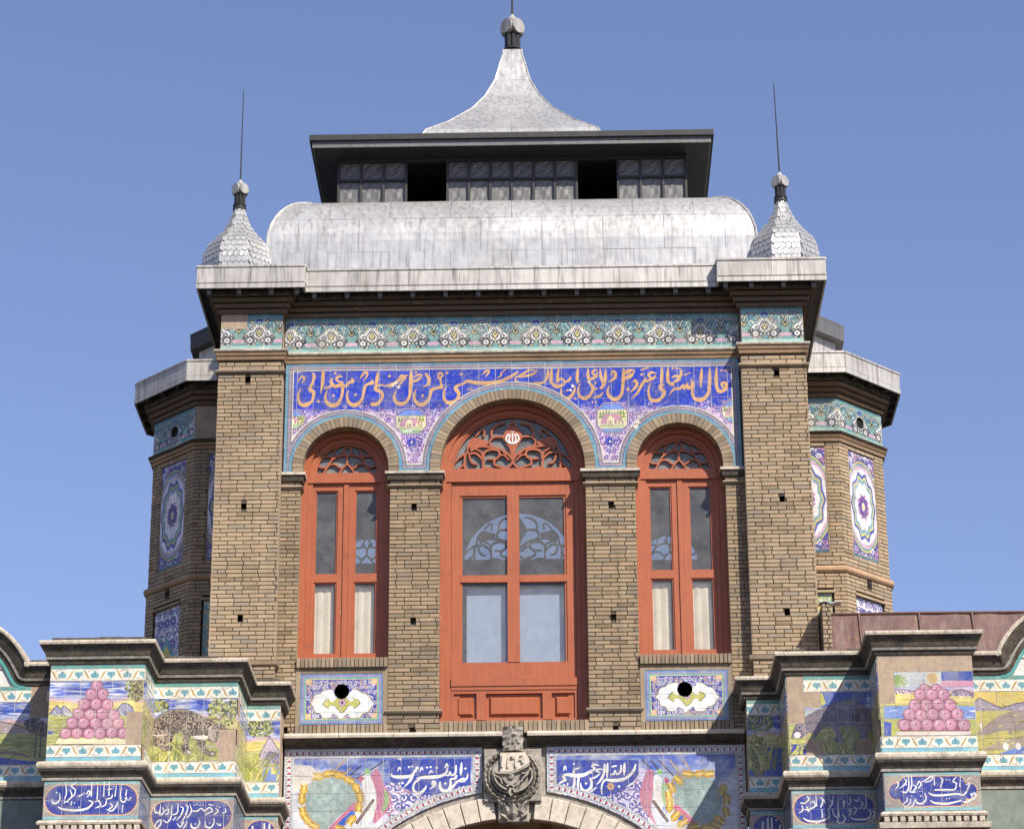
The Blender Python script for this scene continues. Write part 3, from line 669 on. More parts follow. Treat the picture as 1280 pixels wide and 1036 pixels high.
# ---- panel under a side window: white cartouche on blue scrollwork
def paint_cartouche(x0, z0, w, h, tr, name):
    cv = Cv(w, h, 760, (92, 128, 190))
    def fr(e0, c): cv.rect(e0, w-e0, e0, h-e0, c)
    fr(.017, (132, 130, 170)); fr(.022, (190, 142, 170)); fr(.027, (104, 140, 176)); fr(.035, (96, 186, 186)); fr(.043, (58, 96, 120)); fr(.046, (232, 214, 120)); fr(.052, (58, 70, 168))
    t = lambda a, b: .055 < a < w-.055 and .055 < b < h-.055
    arabesque(cv, t, .05, w-.05, .05, h-.05, .042, [(222, 216, 226), (206, 196, 214), (216, 180, 150)], [(58, 72, 166), (74, 84, 172), (84, 76, 160)], (230, 190, 120))
    for a in (.075, w-.075):
        for b in (.075, h-.075): cv.rect(a-.022, a+.022, b-.022, b+.022, (232, 178, 110)); cv.disc(a, b, .014, (240, 206, 180)); cv.disc(a, b, .005, (190, 80, 70))
    P = [(265, 445), (285, 415), (300, 370), (330, 345), (365, 340), (400, 310), (450, 295), (500, 290), (525, 330), (560, 350), (615, 355), (680, 345), (715, 320), (740, 290), (790, 295), (840, 330), (890, 345), (930, 380), (950, 420), (980, 450), (950, 480), (930, 520), (890, 550), (850, 560), (820, 600), (760, 610), (710, 600), (690, 560), (650, 580), (600, 625), (560, 585), (510, 560), (490, 600), (430, 610), (390, 595), (370, 560), (320, 545), (300, 500)]
    Q = [tr(p) for p in P]
    cx, cz = w/2, h*.47
    cv.poly([(cx+(a-cx)*1.03, cz+(b-cz)*1.06) for a, b in Q], (96, 84, 60), sm=True); cv.poly([(cx+(a-cx)*1.015, cz+(b-cz)*1.03) for a, b in Q], (206, 190, 120), sm=True)
    cv.poly(Q, (236, 238, 240), sm=True)
    K = [(400, 455), (440, 405), (470, 395), (480, 420), (520, 430), (550, 400), (615, 375), (680, 400), (700, 420), (740, 420), (745, 390), (790, 405), (820, 440), (790, 470), (750, 500), (735, 470), (690, 470), (660, 510), (610, 550), (570, 510), (530, 470), (480, 470), (470, 500), (430, 480)]
    K = [tr(p) for p in K]
    cv.poly([(cx+(a-cx)*1.05, cz+(b-cz)*1.08) for a, b in K], (66, 64, 46), sm=True); cv.poly(K, (196, 194, 84), sm=True)
    a, b = tr((617, 438)); rosette(cv, a, b, .035, (220, 170, 196), (110, 60, 120), (60, 40, 90)); 
    for k in range(8): cv.disc(a+.03*math.cos(k*.785), b+.03*math.sin(k*.785), .005, (90, 40, 90))
    cv.handmade(.08)
    return cv.image(name)

# ---- spandrel pictures beside the gate arch
def border_flowers(cv, pts, step=.052, w=.075):
    """band of little red and white flowers following a line"""
    pts = [np.array(p, float) for p in pts]
    cv.stroke([(p[0], p[1], w) for p in pts], (206, 204, 194), sm=False)
    cv.stroke([(p[0], p[1], w*.80) for p in pts], (150, 160, 176), sm=False)
    d = 0
    for a, b in zip(pts[:-1], pts[1:]):
        L = float(np.hypot(*(b-a)))
        while d < L:
            p = a+(b-a)*d/L; n = (b-a)/L
            cv.disc(p[0], p[1], .024, (230, 226, 224)); cv.disc(p[0]-n[1]*.012, p[1]+n[0]*.012, .009, (90, 110, 150)); cv.disc(p[0]+n[1]*.012, p[1]-n[0]*.012, .009, (90, 110, 150))
            cv.disc(p[0]+n[0]*.004, p[1]+n[1]*.004, .0115, (186, 70, 92)); cv.disc(p[0], p[1], .004, (110, 30, 60))
            d += step
        d -= L

def tulip(cv, x, z, a, s=.055):
    c, q = math.cos(a), math.sin(a); R2 = lambda u, v: (x+(u*c-v*q)*s, z+(u*q+v*c)*s)
    cv.poly([R2(-.9, 0), R2(-.3, .55), R2(.5, .5), R2(1, .6), R2(.75, .15), R2(1.1, 0), R2(.75, -.15), R2(1, -.6), R2(.5, -.5), R2(-.3, -.55)], (196, 150, 46), sm=True)
    cv.poly([R2(-.7, 0), R2(-.1, .32), R2(.8, .12), R2(1, 0), R2(.8, -.12), R2(-.1, -.32)], (240, 204, 86), sm=True)
    cv.stroke([R2(-.6, .1)+(.003,), R2(.7, .3)+(.003,)], (120, 84, 30)); cv.stroke([R2(-.6, -.1)+(.003,), R2(.7, -.3)+(.003,)], (120, 84, 30))

SPX0, SPW, SPZ0, SPH = 0.275, 1.685, 6.62, 1.10           # inner edge |x|, width, bottom, height
GC, GR = 5.5, 1.845                                       # gate arch centre height, tile edge radius
def paint_spandrel(side, Y):
    x0 = -SPX0-SPW if side < 0 else SPX0
    cv = Cv(SPW, SPH, 560, (150, 172, 220))
    X, Z = cv.XY()
    f = cv.field(10)*.6+cv.field(34)*.4
    sk = np.clip(Z/SPH*1.9-1.05+(f-.5)*1.0+(cv.field2(5, 30)-.5)*.5, 0, 1)[..., None]
    cv.a[:] = np.array((204, 208, 218))*(1-sk)+np.array((62, 88, 184))*sk
    ox, oy = (340, 920) if side < 0 else (790, 920)
    tr = tracer(ox, oy, 8, Y, x0, SPZ0); K = lambda *ps: [tr(p) for p in ps]
    bx0, bx1 = (0, .62) if side < 0 else (SPW-.62, SPW)
    if side < 0:
        cv.poly(K((190, 290), (400, 300), (420, 420), (300, 520), (190, 560)), (226, 216, 200), .8, sm=True)
        cv.poly(K((1180, 420), (1440, 640), (1330, 760), (1010, 900), (1100, 760), (1190, 640)), (214, 206, 228))
    else:
        cv.poly(K((70, 560), (140, 330), (60, 300), (-200, 640), (0, 800), (170, 880), (90, 700)), (206, 198, 224))
    reg = (lambda a, b: (a > .86 and a < 1.64 and b < .82)) if side < 0 else (lambda a, b: (a > .04 and a < .85 and b < .82))
    arabesque(cv, reg, 0, SPW, .2, SPH, .085, [(74, 74, 164), (104, 88, 172), (66, 76, 150), (176, 110, 150)], [(226, 220, 236), (206, 200, 226)])
    # grey-green oval with its ribbon and wreath of tulips
    if side < 0:
        ov = K((420, 420), (520, 405), (640, 410), (760, 470), (830, 560), (835, 650), (700, 770), (570, 900), (540, 960), (420, 930), (370, 820), (340, 700), (340, 560))
        rib = K((560, 920), (830, 650), (840, 690), (830, 760), (740, 880), (640, 960)); blu = K((640, 885), (790, 745), (830, 740), (830, 780), (720, 890))
        tl = [(470, 400, 3.1), (560, 375, .1), (665, 385, -.2), (765, 435, -.5), (840, 510, -1.1), (880, 600, -1.5), (870, 700, -1.7), (800, 830, -2.2), (690, 930, 2.7), (318, 540, 1.5), (300, 630, 1.6), (310, 760, 1.8), (355, 840, 2.2), (430, 900, 2.6)]
        fl = [((975, 400), (1050, 320), (1090, 400), (1130, 500), (1190, 600), (1180, 700), (1100, 800), (1010, 870), (1030, 700), (1040, 560)), ((890, 380), (940, 350), (985, 395), (1040, 560), (1040, 700), (1000, 830), (900, 900), (930, 720), (930, 600), (900, 470)), ((1120, 520), (1175, 600), (1150, 700), (1100, 760), (1120, 650))]
        pole = [((600, 390), (660, 300)), ((790, 385), (890, 290)), ((730, 380), (790, 310)), ((820, 440), (1130, 240)), ((660, 300), (740, 230))]
        gun = ((850, 860), (1010, 640)); sq = [((930, 310), (990, 340), (960, 390), (925, 350), (230, 0)), ((860, 420), (890, 390), (930, 420), (880, 465), (210, 0))]
    else:
        ov = K((420, 560), (450, 470), (520, 420), (640, 405), (780, 410), (860, 480), (900, 580), (870, 780), (800, 870), (700, 890), (640, 860), (540, 740), (430, 680))
        rib = K((420, 670), (480, 700), (660, 870), (600, 890), (420, 760)); blu = K((420, 730), (480, 770), (590, 880), (520, 885), (415, 790))
        tl = [(565, 375, 3.0), (670, 375, .2), (760, 375, .1), (470, 440, 2.4), (400, 515, 2.0), (370, 605, 1.7), (375, 705, 1.5), (430, 800, .9), (500, 870, .6), (610, 905, .2), (735, 910, 0), (830, 880, -.3), (870, 830, -.7), (935, 745, -1.3), (945, 620, -1.6), (910, 525, -2)]
        fl = [((150, 330), (210, 340), (215, 420), (210, 560), (190, 740), (240, 880), (140, 760), (80, 640), (85, 520)), ((215, 400), (250, 380), (300, 440), (290, 560), (310, 700), (240, 760), (215, 600)), ((300, 460), (350, 480), (340, 600), (330, 690), (300, 620))]
        pole = [((100, 235), (180, 310)), ((190, 235), (260, 330)), ((270, 240), (430, 410)), ((380, 240), (490, 380)), ((510, 230), (570, 320))]
        gun = ((215, 650), (350, 840)); sq = [((250, 340), (285, 320), (310, 360), (270, 390), (220, 1)), ((310, 430), (340, 405), (380, 440), (340, 475), (210, 0))]
    for k, F in enumerate(fl):
        cv.poly(K(*F), [(206, 130, 156), (234, 234, 228), (150, 200, 126)][k], sm=True)
    rip = np.sin(X*210+cv.field(8)*16+Z*30)
    for k, F in enumerate(fl[:2]): cv.poly(K(*F), None, sm=True, fn=lambda s, w, i: s.blend(w, i*(rip[w[0]:w[1], w[2]:w[3]] > .35)*(.45 if k == 0 else .12), (150, 76, 104) if k == 0 else (120, 120, 130)))
    c0 = fl[0]
    for j in range(0):
        a = .12+.13*j
        P = [tuple(np.array(c0[1])*(1-a)+np.array(c0[0])*a), tuple(np.array(c0[3])*(1-a)+np.array(c0[-1])*a), tuple(np.array(c0[5])*(1-a)+np.array(c0[-3])*a)]
        cv.stroke([p+(.008,) for p in K(*P)], (158, 78, 110), .7)
    for a, b in pole: cv.stroke([p+(.011,) for p in K(a, b)], (70, 58, 70) if RND.random() < .5 else (190, 150, 80))
    cv.stroke([p+(.026,) for p in K(*gun)], (86, 66, 66)); cv.stroke([p+(.008,) for p in K(*gun)], (150, 120, 110))
    for q in sq: cv.poly(K(*q[:4]), (140, 200, 110) if q[4][1] or q is sq[0] else (190, 90, 120))
    cv.poly([(a, b) for a, b in ov], (140, 164, 160), sm=True)
    g = cv.field(30)
    cv.poly(ov, None, sm=True, fn=lambda s, w, i: s.blend(w, i*(g[w[0]:w[1], w[2]:w[3]] > .6)*.35, (184, 204, 196)))
    cv.poly(rib, (206, 110, 140)); cv.poly(blu, (44, 96, 206))
    for x, z, a in tl: p = tr((x, z)); tulip(cv, p[0], p[1], a, .060)
    # lettering on its blue field
    if side < 0:
        t = tracer(470, 920, 8, Y, x0, SPZ0); B = [t(p) for p in ((140, 235), (945, 225), (945, 545), (820, 580), (600, 570), (460, 590), (330, 540), (140, 450))]
        cv.poly(B, (44, 64, 172))
        text(cv, t, '153,372,6 165,395,18 230,405,24 320,400,22 370,376,14 386,345,8|212,350,5 234,310,12 246,332,6|230,470,26|266,465,26|241,499,22|386,340,12 360,400,20 332,450,18 280,506,5|398,352,10 404,312,16 420,318,12 392,342,10|330,305,24|362,300,20|502,488,6 490,520,16 440,566,22 390,556,20 370,510,14 390,460,14 430,430,16|410,418,10 470,410,22 560,406,26 640,396,24 696,366,18 714,320,12|440,352,6 455,312,12 470,334,6|690,312,10 706,276,14 718,300,12|510,310,22|546,305,22|606,312,24|528,372,5 550,345,12 566,362,5|560,478,10 566,450,14 586,456,16 580,490,18 538,526,5|640,455,10 640,510,20 680,546,24 725,532,20 746,480,18 746,428,14 790,420,14 802,396,16|693,470,26|690,386,10 730,382,16 736,350,10 752,382,16 790,370,16 800,290,10|855,264,10 850,330,20 845,386,8|728,548,5 770,500,16 802,460,16 832,438,14 872,420,14 884,442,14 842,452,10|884,440,12 910,412,14 916,370,5|893,320,24|828,504,8 850,526,10 874,500,10|850,526,8 845,552,6', WHITE)
    else:
        t = tracer(670, 920, 8, Y, x0, SPZ0); B = [t(p) for p in ((190, 235), (1025, 235), (1025, 380), (930, 510), (820, 560), (700, 600), (500, 590), (190, 550))]
        cv.poly(B, (44, 64, 172))
        text(cv, t, '996,278,10 976,340,20 920,402,20 850,432,24 760,440,24 700,432,16 668,462,14 655,520,12 660,582,5|982,454,6 940,482,14 904,507,5|830,500,26|885,270,12 882,330,20 880,388,6|850,288,10 846,350,16 808,376,14 790,340,8 780,372,16 742,382,6|762,302,12 800,292,12|716,270,12 712,340,18 710,412,8|686,278,12 680,360,20 650,430,18 604,482,5|540,418,10 556,470,18 540,522,20 490,547,22 456,520,18 446,468,8|500,470,24|662,330,10 620,328,14 602,346,12 640,362,10 602,402,14 560,420,12|605,508,8 562,540,14 538,556,5|626,290,8 580,280,16 562,300,14 590,320,12 540,352,20 470,386,26 380,392,26 310,380,20 272,402,14 292,432,18 262,452,16 234,472,12 225,520,10 232,552,5|274,342,6 290,300,14 302,332,6|280,486,24|316,475,24|380,330,10 432,314,10|428,398,14 420,470,18 418,547,6|386,420,14 380,490,18 350,532,16 318,557,4|380,275,22', WHITE)
        p = t((746, 500))
        for k in range(6): cv.disc(p[0]+.02*math.cos(k*1.05), p[1]+.02*math.sin(k*1.05), .012, (214, 160, 90))
    # flower borders
    e = .042
    inner, outer = (SPW-e, e) if side < 0 else (e, SPW-e)
    cx = (0-x0)
    arc = []
    for a in np.linspace(0, 1, 24):
        xx = (1.85*a+SPX0*(1-a))*(1 if side > 0 else -1)
        arc.append((xx-x0, GC+math.sqrt((GR+.045)**2-xx*xx)-SPZ0))
    border_flowers(cv, arc)
    border_flowers(cv, [(outer, 0), (outer, SPH-e)]); border_flowers(cv, [(0, SPH-e), (SPW, SPH-e)]); border_flowers(cv, [(inner, SPH-e), (inner, .62)])
    cv.handmade(.12)
    return cv.image('spandrel_painting')

# ---- parapet pictures
def sky_land(cv, z0, z1, bright=1):
    """striped evening sky over hills: blue, rose, yellow, green"""
    h = z1-z0; X, Z = cv.XY(); t = (Z-z0)/h; f = (cv.field(9)-.5)*.06; q = t+f
    c = np.zeros_like(cv.a); c[:] = (170, 172, 104)
    f2 = cv.field(20)[..., None]
    c = np.where((q > .50)[..., None], np.array((218, 198, 110)), c)
    c = np.where((q > .67)[..., None], np.array((200, 164, 174)), c)
    c = np.where((q > .72)[..., None], np.array((150, 170, 226))*f2+np.array((206, 200, 224))*(1-f2), c)
    st = (cv.field2(7, 90)*.6+cv.field2(14, 60)*.4)[..., None]; st = np.clip((st-.32)*3.2, 0, 1)
    c = np.where((q > .77)[..., None], np.array((206, 212, 230))*(1-st)+np.array((58, 84, 186))*st, c)
    br = ((cv.field2(9, 80)-.5)*52)[..., None]; c = c+br
    m = ((Z >= z0) & (Z < z1))[..., None]; cv.a[:] = np.where(m, c, cv.a)
    for _ in range(int(cv.w*260)):
        a, b = cv.rg.uniform(0, cv.w), z0+h*cv.rg.uniform(.0, .42)
        cv.stroke([(a, b, .004), (a+.03, b+.006, .007), (a+.07, b, .003)], [(120, 140, 50), (206, 206, 90), (150, 160, 60), (196, 190, 110)][int(cv.rg.integers(4))])

def hills(cv, pts, col=(150, 150, 176), ink=(70, 66, 100)):
    cv.poly(pts, col)
    for i in range(len(pts)-1):
        cv.stroke([pts[i]+(.008,), pts[i+1]+(.008,)], ink, .9, sm=False)
    x0, x1 = min(p[0] for p in pts), max(p[0] for p in pts); zb = min(p[1] for p in pts); zt = max(p[1] for p in pts)
    for _ in range(14):
        a = cv.rg.uniform(x0+.02, x1-.02); b = cv.rg.uniform(zb+.005, (zb+zt)/2)
        cv.stroke([(a, b, .006), (a+.02, b-.02, .004)], (220, 220, 232) if cv.rg.random() < .5 else ink)

def apple(cv, x, z, r):
    cv.disc(x, z, r*1.06, (120, 70, 90)); cv.disc(x, z, r*.97, (198, 134, 158))
    cv.disc(x-r*.2, z+r*.2, r*.62, (212, 154, 174), .6); cv.disc(x-r*.3, z+r*.32, r*.3, (236, 190, 204), .6)
    cv.ring(x, z, r*.9, r*.16, (180, 106, 138), .5); cv.disc(x-.002, z+r*.12, r*.13, (110, 52, 74)); cv.stroke([(x, z+r*.1, .004), (x+r*.2, z+r*.34, .003)], (130, 70, 90))

def bush(cv, x, z, rx, rz, n=140, cols=((150, 160, 84), (206, 206, 110), (90, 96, 50), (180, 180, 90), (60, 60, 40))):
    for _ in range(n):
        a = cv.rg.uniform(0, 6.3); r = math.sqrt(cv.rg.random())
        cv.disc(x+rx*r*math.cos(a), z+rz*r*math.sin(a), cv.rg.uniform(.005, .012), cols[int(cv.rg.integers(len(cols)))], .9)

def blades(cv, x, z, n, h, cols=((200, 196, 92), (158, 166, 78), (216, 208, 124), (128, 136, 66))):
    for _ in range(n):
        a = x+cv.rg.normal(0, h*.35); q = cv.rg.normal(0, h*.5); hh = h*cv.rg.uniform(.5, 1.1)
        cv.stroke([(a, z, .014), (a+q*.4, z+hh*.6, .014), (a+q, z+hh, .003)], cols[int(cv.rg.integers(len(cols)))])
        cv.stroke([(a+.004, z, .003), (a+q*.4+.004, z+hh*.6, .003), (a+q, z+hh, .002)], (110, 110, 40), .7)

PZ0, PZ1 = 7.213, 8.012                                   # a parapet picture: bottom and top of its tiles
ROWS = [0, .137, .2685, .400, .5315, .663, .799]
def frame_rows(cv, per, ph):
    h = PZ1-PZ0
    cv.rect(0, cv.w, 0, .040, (116, 182, 200)); cv.rect(0, cv.w, .036, .040, (60, 120, 150))
    hearts(cv, 0, cv.w, .040, .133, per, ph); cv.rect(0, cv.w, .131, .138, (150, 134, 110))
    hearts(cv, 0, cv.w, h-.133, h-.038, per, ph+per*.5); cv.rect(0, cv.w, h-.038, h, (98, 158, 150)); cv.rect(0, cv.w, h-.139, h-.133, (120, 104, 84))

def paint_apples(side, Y, x0, w):
    h = PZ1-PZ0; cv = Cv(w, h, 900, (200, 200, 190)); sky_land(cv, .135, h-.136)
    if side < 0:
        tr = tracer(60, 820, 7.4, Y, x0, PZ0); K = lambda *p: [tr(q) for q in p]
        hills(cv, K((10, 540), (60, 480), (85, 455), (115, 490), (150, 455), (200, 500), (230, 545))); hills(cv, K((590, 545), (640, 490), (690, 435), (740, 440), (780, 470), (800, 545)))
        cv.poly(K((0, 690), (60, 700), (30, 725), (0, 720)), (50, 80, 180))
        bush(cv, *tr((770, 290)), .05, .10, 120)
        cv.poly(K((70, 810), (90, 760), (750, 760), (755, 812)), (232, 222, 176)); cv.stroke([p+(.005,) for p in K((70, 812), (755, 815))], (110, 90, 60)); cv.poly(K((120, 700), (150, 660), (90, 760), (60, 800)), (70, 80, 120))
        cv.poly(K((452, 240), (130, 750), (740, 750)), (150, 88, 112))
        A = [(452, 272), (398, 350), (508, 348), (335, 440), (442, 438), (550, 445), (280, 530), (390, 540), (497, 530), (607, 540), (222, 615), (328, 615), (437, 615), (545, 620), (650, 620), (163, 712), (268, 710), (380, 712), (480, 715), (590, 705), (695, 712)]
        for p in A: x, z = tr(p); apple(cv, x, z, .0455)
        cv.rect(w-.10, w, h-.30, h-.138, (150, 146, 96)); bush(cv, w-.05, h-.22, .05, .1, 90, ((70, 62, 50), (120, 110, 70), (180, 176, 110)))
    else:
        tr = tracer(1080, 820, 6.4, Y, x0, PZ0); K = lambda *p: [tr(q) for q in p]
        cv.poly(K((620, 115), (900, 115), (900, 205), (620, 205)), (62, 84, 170)); cv.poly(K((620, 195), (900, 195), (900, 245), (620, 245)), (204, 140, 166))
        cv.poly(K((200, 115), (475, 115), (475, 245), (200, 245)), (176, 190, 200)); bush(cv, *tr((280, 200)), .06, .05, 80, ((120, 160, 80), (140, 170, 90)))
        cv.poly(K((480, 115), (615, 115), (615, 245), (480, 245)), (196, 196, 186)); cv.disc(*tr((545, 175)), .042, (200, 164, 104))
        cv.poly(K((160, 400), (930, 400), (930, 500), (160, 500)), (120, 150, 214)); cv.poly(K((160, 500), (930, 500), (930, 640), (160, 640)), (190, 190, 92)); cv.poly(K((160, 520), (220, 530), (215, 640), (160, 640)), (64, 90, 190))
        for _ in range(26): a, b = tr((cv.rg.uniform(180, 900), cv.rg.uniform(410, 500))); cv.stroke([(a, b, .006), (a+.06, b+.004, .004)], (50, 80, 190) if cv.rg.random() < .5 else (226, 232, 244))
        hills(cv, K((680, 320), (720, 280), (780, 265), (840, 285), (910, 320)), (150, 130, 156)); hills(cv, K((200, 290), (250, 262), (340, 268), (430, 290)), (190, 160, 190))
        cv.poly(K((255, 605), (860, 600), (850, 630), (265, 632)), (230, 210, 200)); cv.poly(K((520, 240), (280, 600), (850, 600), (620, 260)), (150, 88, 112))
        A = [(485, 268), (578, 268), (447, 303), (540, 305), (635, 305), (405, 392), (498, 390), (592, 383), (688, 388), (362, 465), (455, 470), (550, 462), (645, 468), (745, 462), (320, 548), (412, 550), (505, 548), (600, 550), (692, 545), (800, 548)]
        for p in A: x, z = tr(p); apple(cv, x, z, .048)
    frame_rows(cv, .131, .03 if side < 0 else .06)
    cv.handmade(.08); return cv.image('apple_painting')

def fur(cv, P, base, dark, light, n):
    cv.poly(P, (40, 34, 34), sm=True)
    xs, zs = [p[0] for p in P], [p[1] for p in P]; cx, cz = sum(xs)/len(xs), sum(zs)/len(zs)
    cv.poly([(cx+(a-cx)*.985, cz+(b-cz)*.98) for a, b in P], base, sm=True)
    g = cv.field(16); mask = np.zeros((cv.ny, cv.nx), bool)
    def put_(s, w, i): mask[w[0]:w[1], w[2]:w[3]] = i
    cv.poly([(cx+(a-cx)*.96, cz+(b-cz)*.94) for a, b in P], None, sm=True, fn=put_)
    cv.a[:] = np.where((mask & (g > .6))[..., None], cv.a*.72+np.array(light)*.28, cv.a); cv.a[:] = np.where((mask & (g < .38))[..., None], cv.a*.66+np.array(dark)*.34, cv.a)
    for _ in range(int((max(xs)-min(xs))*(max(zs)-min(zs))*15000)):
        x, z = cv.rg.uniform(min(xs), max(xs)), cv.rg.uniform(min(zs), max(zs))
        if not mask[min(cv.ny-1, max(0, int(z*cv.k))), min(cv.nx-1, max(0, int(x*cv.k)))]: continue
        k = cv.rg.random()
        if n and k < .55: cv.disc(x, z, cv.rg.uniform(.003, .0075), dark, .9)
        else: cv.stroke([(x, z, .003), (x+cv.rg.normal(0, .006), z-.010, .002)], dark if k < .6 else light, .7, sm=False)

def paint_beast(side, Y, x0, w):
    h = PZ1-PZ0; cv = Cv(w, h, 900, (200, 200, 190)); sky_land(cv, .135, h-.136)
    if side < 0:
        tr = tracer(180, 860, 7.97, Y, x0, PZ0); K = lambda *p: [tr(q) for q in p]
        bush(cv, *tr((140, 180)), .085, .05, 160); bush(cv, *tr((800, 230)), .14, .13, 420)
        blades(cv, *tr((340, 740)), 26, .20); blades(cv, *tr((560, 740)), 22, .16); blades(cv, *tr((150, 730)), 14, .10); blades(cv, *tr((700, 740)), 14, .10)
        cv.stroke([p+(.010,) for p in K((60, 740), (300, 742), (560, 745), (780, 740))], (70, 90, 150), .8)
        B = K((75, 350), (130, 290), (200, 240), (290, 212), (380, 207), (470, 225), (560, 265), (650, 300), (740, 350), (830, 400), (850, 430), (800, 450), (805, 500), (770, 535), (720, 545), (640, 515), (600, 490), (480, 475), (455, 500), (440, 570), (450, 610), (472, 630), (460, 658), (395, 650), (378, 610), (390, 500), (385, 440), (340, 440), (295, 460), (280, 510), (240, 550), (200, 550), (240, 575), (280, 595), (275, 622), (200, 625), (150, 590), (70, 550), (68, 470), (75, 420))
        fur(cv, B, (152, 132, 112), (58, 46, 42), (210, 196, 174), 1)
        fur(cv, K((520, 500), (600, 505), (612, 570), (645, 620), (705, 635), (715, 668), (660, 682), (600, 650), (560, 600), (530, 560)), (152, 132, 112), (58, 46, 42), (210, 196, 174), 1)
        cv.poly(K((480, 475), (600, 470), (640, 480), (620, 505), (540, 508)), (232, 224, 214), sm=True); cv.poly(K((660, 370), (700, 400), (720, 470), (700, 530), (650, 500), (640, 420)), (206, 196, 180), .7, sm=True)
        cv.stroke([p+(.008,) for p in K((75, 470), (150, 470), (230, 462))], (214, 200, 190)); cv.disc(*tr((765, 555)), .036, (206, 160, 176)); cv.disc(*tr((755, 560)), .014, (130, 80, 110))
        for p in ((690, 400), (720, 440), (700, 470), (740, 480), (710, 500)): cv.disc(*tr(p), .006, (40, 36, 36))
        for p in ((440, 630), (680, 650), (455, 640)): cv.disc(*tr(p), .010, (226, 214, 200))
    else:
        tr = tracer(970, 830, 6.907, Y, x0, PZ0); K = lambda *p: [tr(q) for q in p]
        cv.poly(K((380, 240), (780, 240), (780, 330), (480, 350), (420, 380)), (56, 84, 186)); cv.poly(K((330, 250), (400, 250), (430, 340), (330, 390)), (200, 200, 90)); cv.poly(K((110, 400), (330, 400), (330, 480), (110, 520)), (176, 190, 190))
        cv.poly(K((130, 690), (820, 680), (820, 800), (130, 800)), (56, 64, 150)); cv.poly(K((560, 540), (830, 540), (830, 680), (560, 680)), (140, 150, 60))
        blades(cv, *tr((450, 790)), 30, .22); blades(cv, *tr((620, 790)), 26, .14); blades(cv, *tr((150, 800)), 16, .12); blades(cv, *tr((780, 780)), 10, .1)
        B = K((132, 632), (150, 570), (180, 500), (220, 480), (300, 425), (380, 385), (470, 350), (560, 312), (640, 302), (740, 340), (810, 400), (842, 480), (830, 560), (790, 600), (770, 650), (720, 650), (730, 590), (660, 535), (610, 540), (540, 540), (580, 640), (560, 672), (500, 662), (520, 600), (470, 540), (400, 550), (360, 600), (300, 680), (262, 692), (330, 620), (290, 590), (210, 640), (190, 610), (140, 642))
        fur(cv, B, (122, 110, 130), (72, 64, 84), (170, 156, 170), 0)
        cv.stroke([p+(.010,) for p in K((180, 510), (240, 470), (200, 500))], (226, 220, 214)); cv.disc(*tr((185, 610)), .026, (226, 210, 216)); cv.disc(*tr((690, 455)), .034, (40, 36, 44)); cv.disc(*tr((200, 545)), .006, (30, 26, 30))
        cv.stroke([p+(.008,) for p in K((230, 560), (280, 590), (250, 620))], (200, 150, 160)); cv.ring(*tr((720, 470)), .06, .008, (60, 54, 70))
    frame_rows(cv, .131, .05)
    cv.handmade(.08); return cv.image('beast_painting')

def paint_plants(side, Y, x0, w):
    h = PZ1-PZ0; cv = Cv(w, h, 900, (200, 200, 190)); sky_land(cv, .135, h-.136)
    bush(cv, w*.4, h-.2, w*.42, .08, 260)
    if side < 0:
        hills(cv, [(w*.3, h*.36), (w*.45, h*.5), (w*.68, h*.66), (w*.8, h*.6), (w, h*.5), (w, h*.36)], (176, 160, 190)); hills(cv, [(w*.5, h*.38), (w*.7, h*.5), (w, h*.46), (w, h*.36)], (130, 120, 160))
        cv.rect(w*.45, w, .14, h*.34, (110, 140, 214)); blades(cv, w*.3, .15, 30, .28); blades(cv, w*.15, .15, 14, .18); blades(cv, w*.85, h*.26, 8, .1)
    else:
        cv.rect(0, w, .14, h*.25, (70, 96, 190)); cv.rect(w*.45, w, h*.2, h*.48, (64, 92, 190)); bush(cv, w*.3, h*.4, w*.3, .18, 300, ((130, 130, 50), (170, 160, 60), (90, 90, 40))); blades(cv, w*.25, .2, 22, .3)
    frame_rows(cv, .131, .09); cv.handmade(.08); return cv.image('plant_painting')

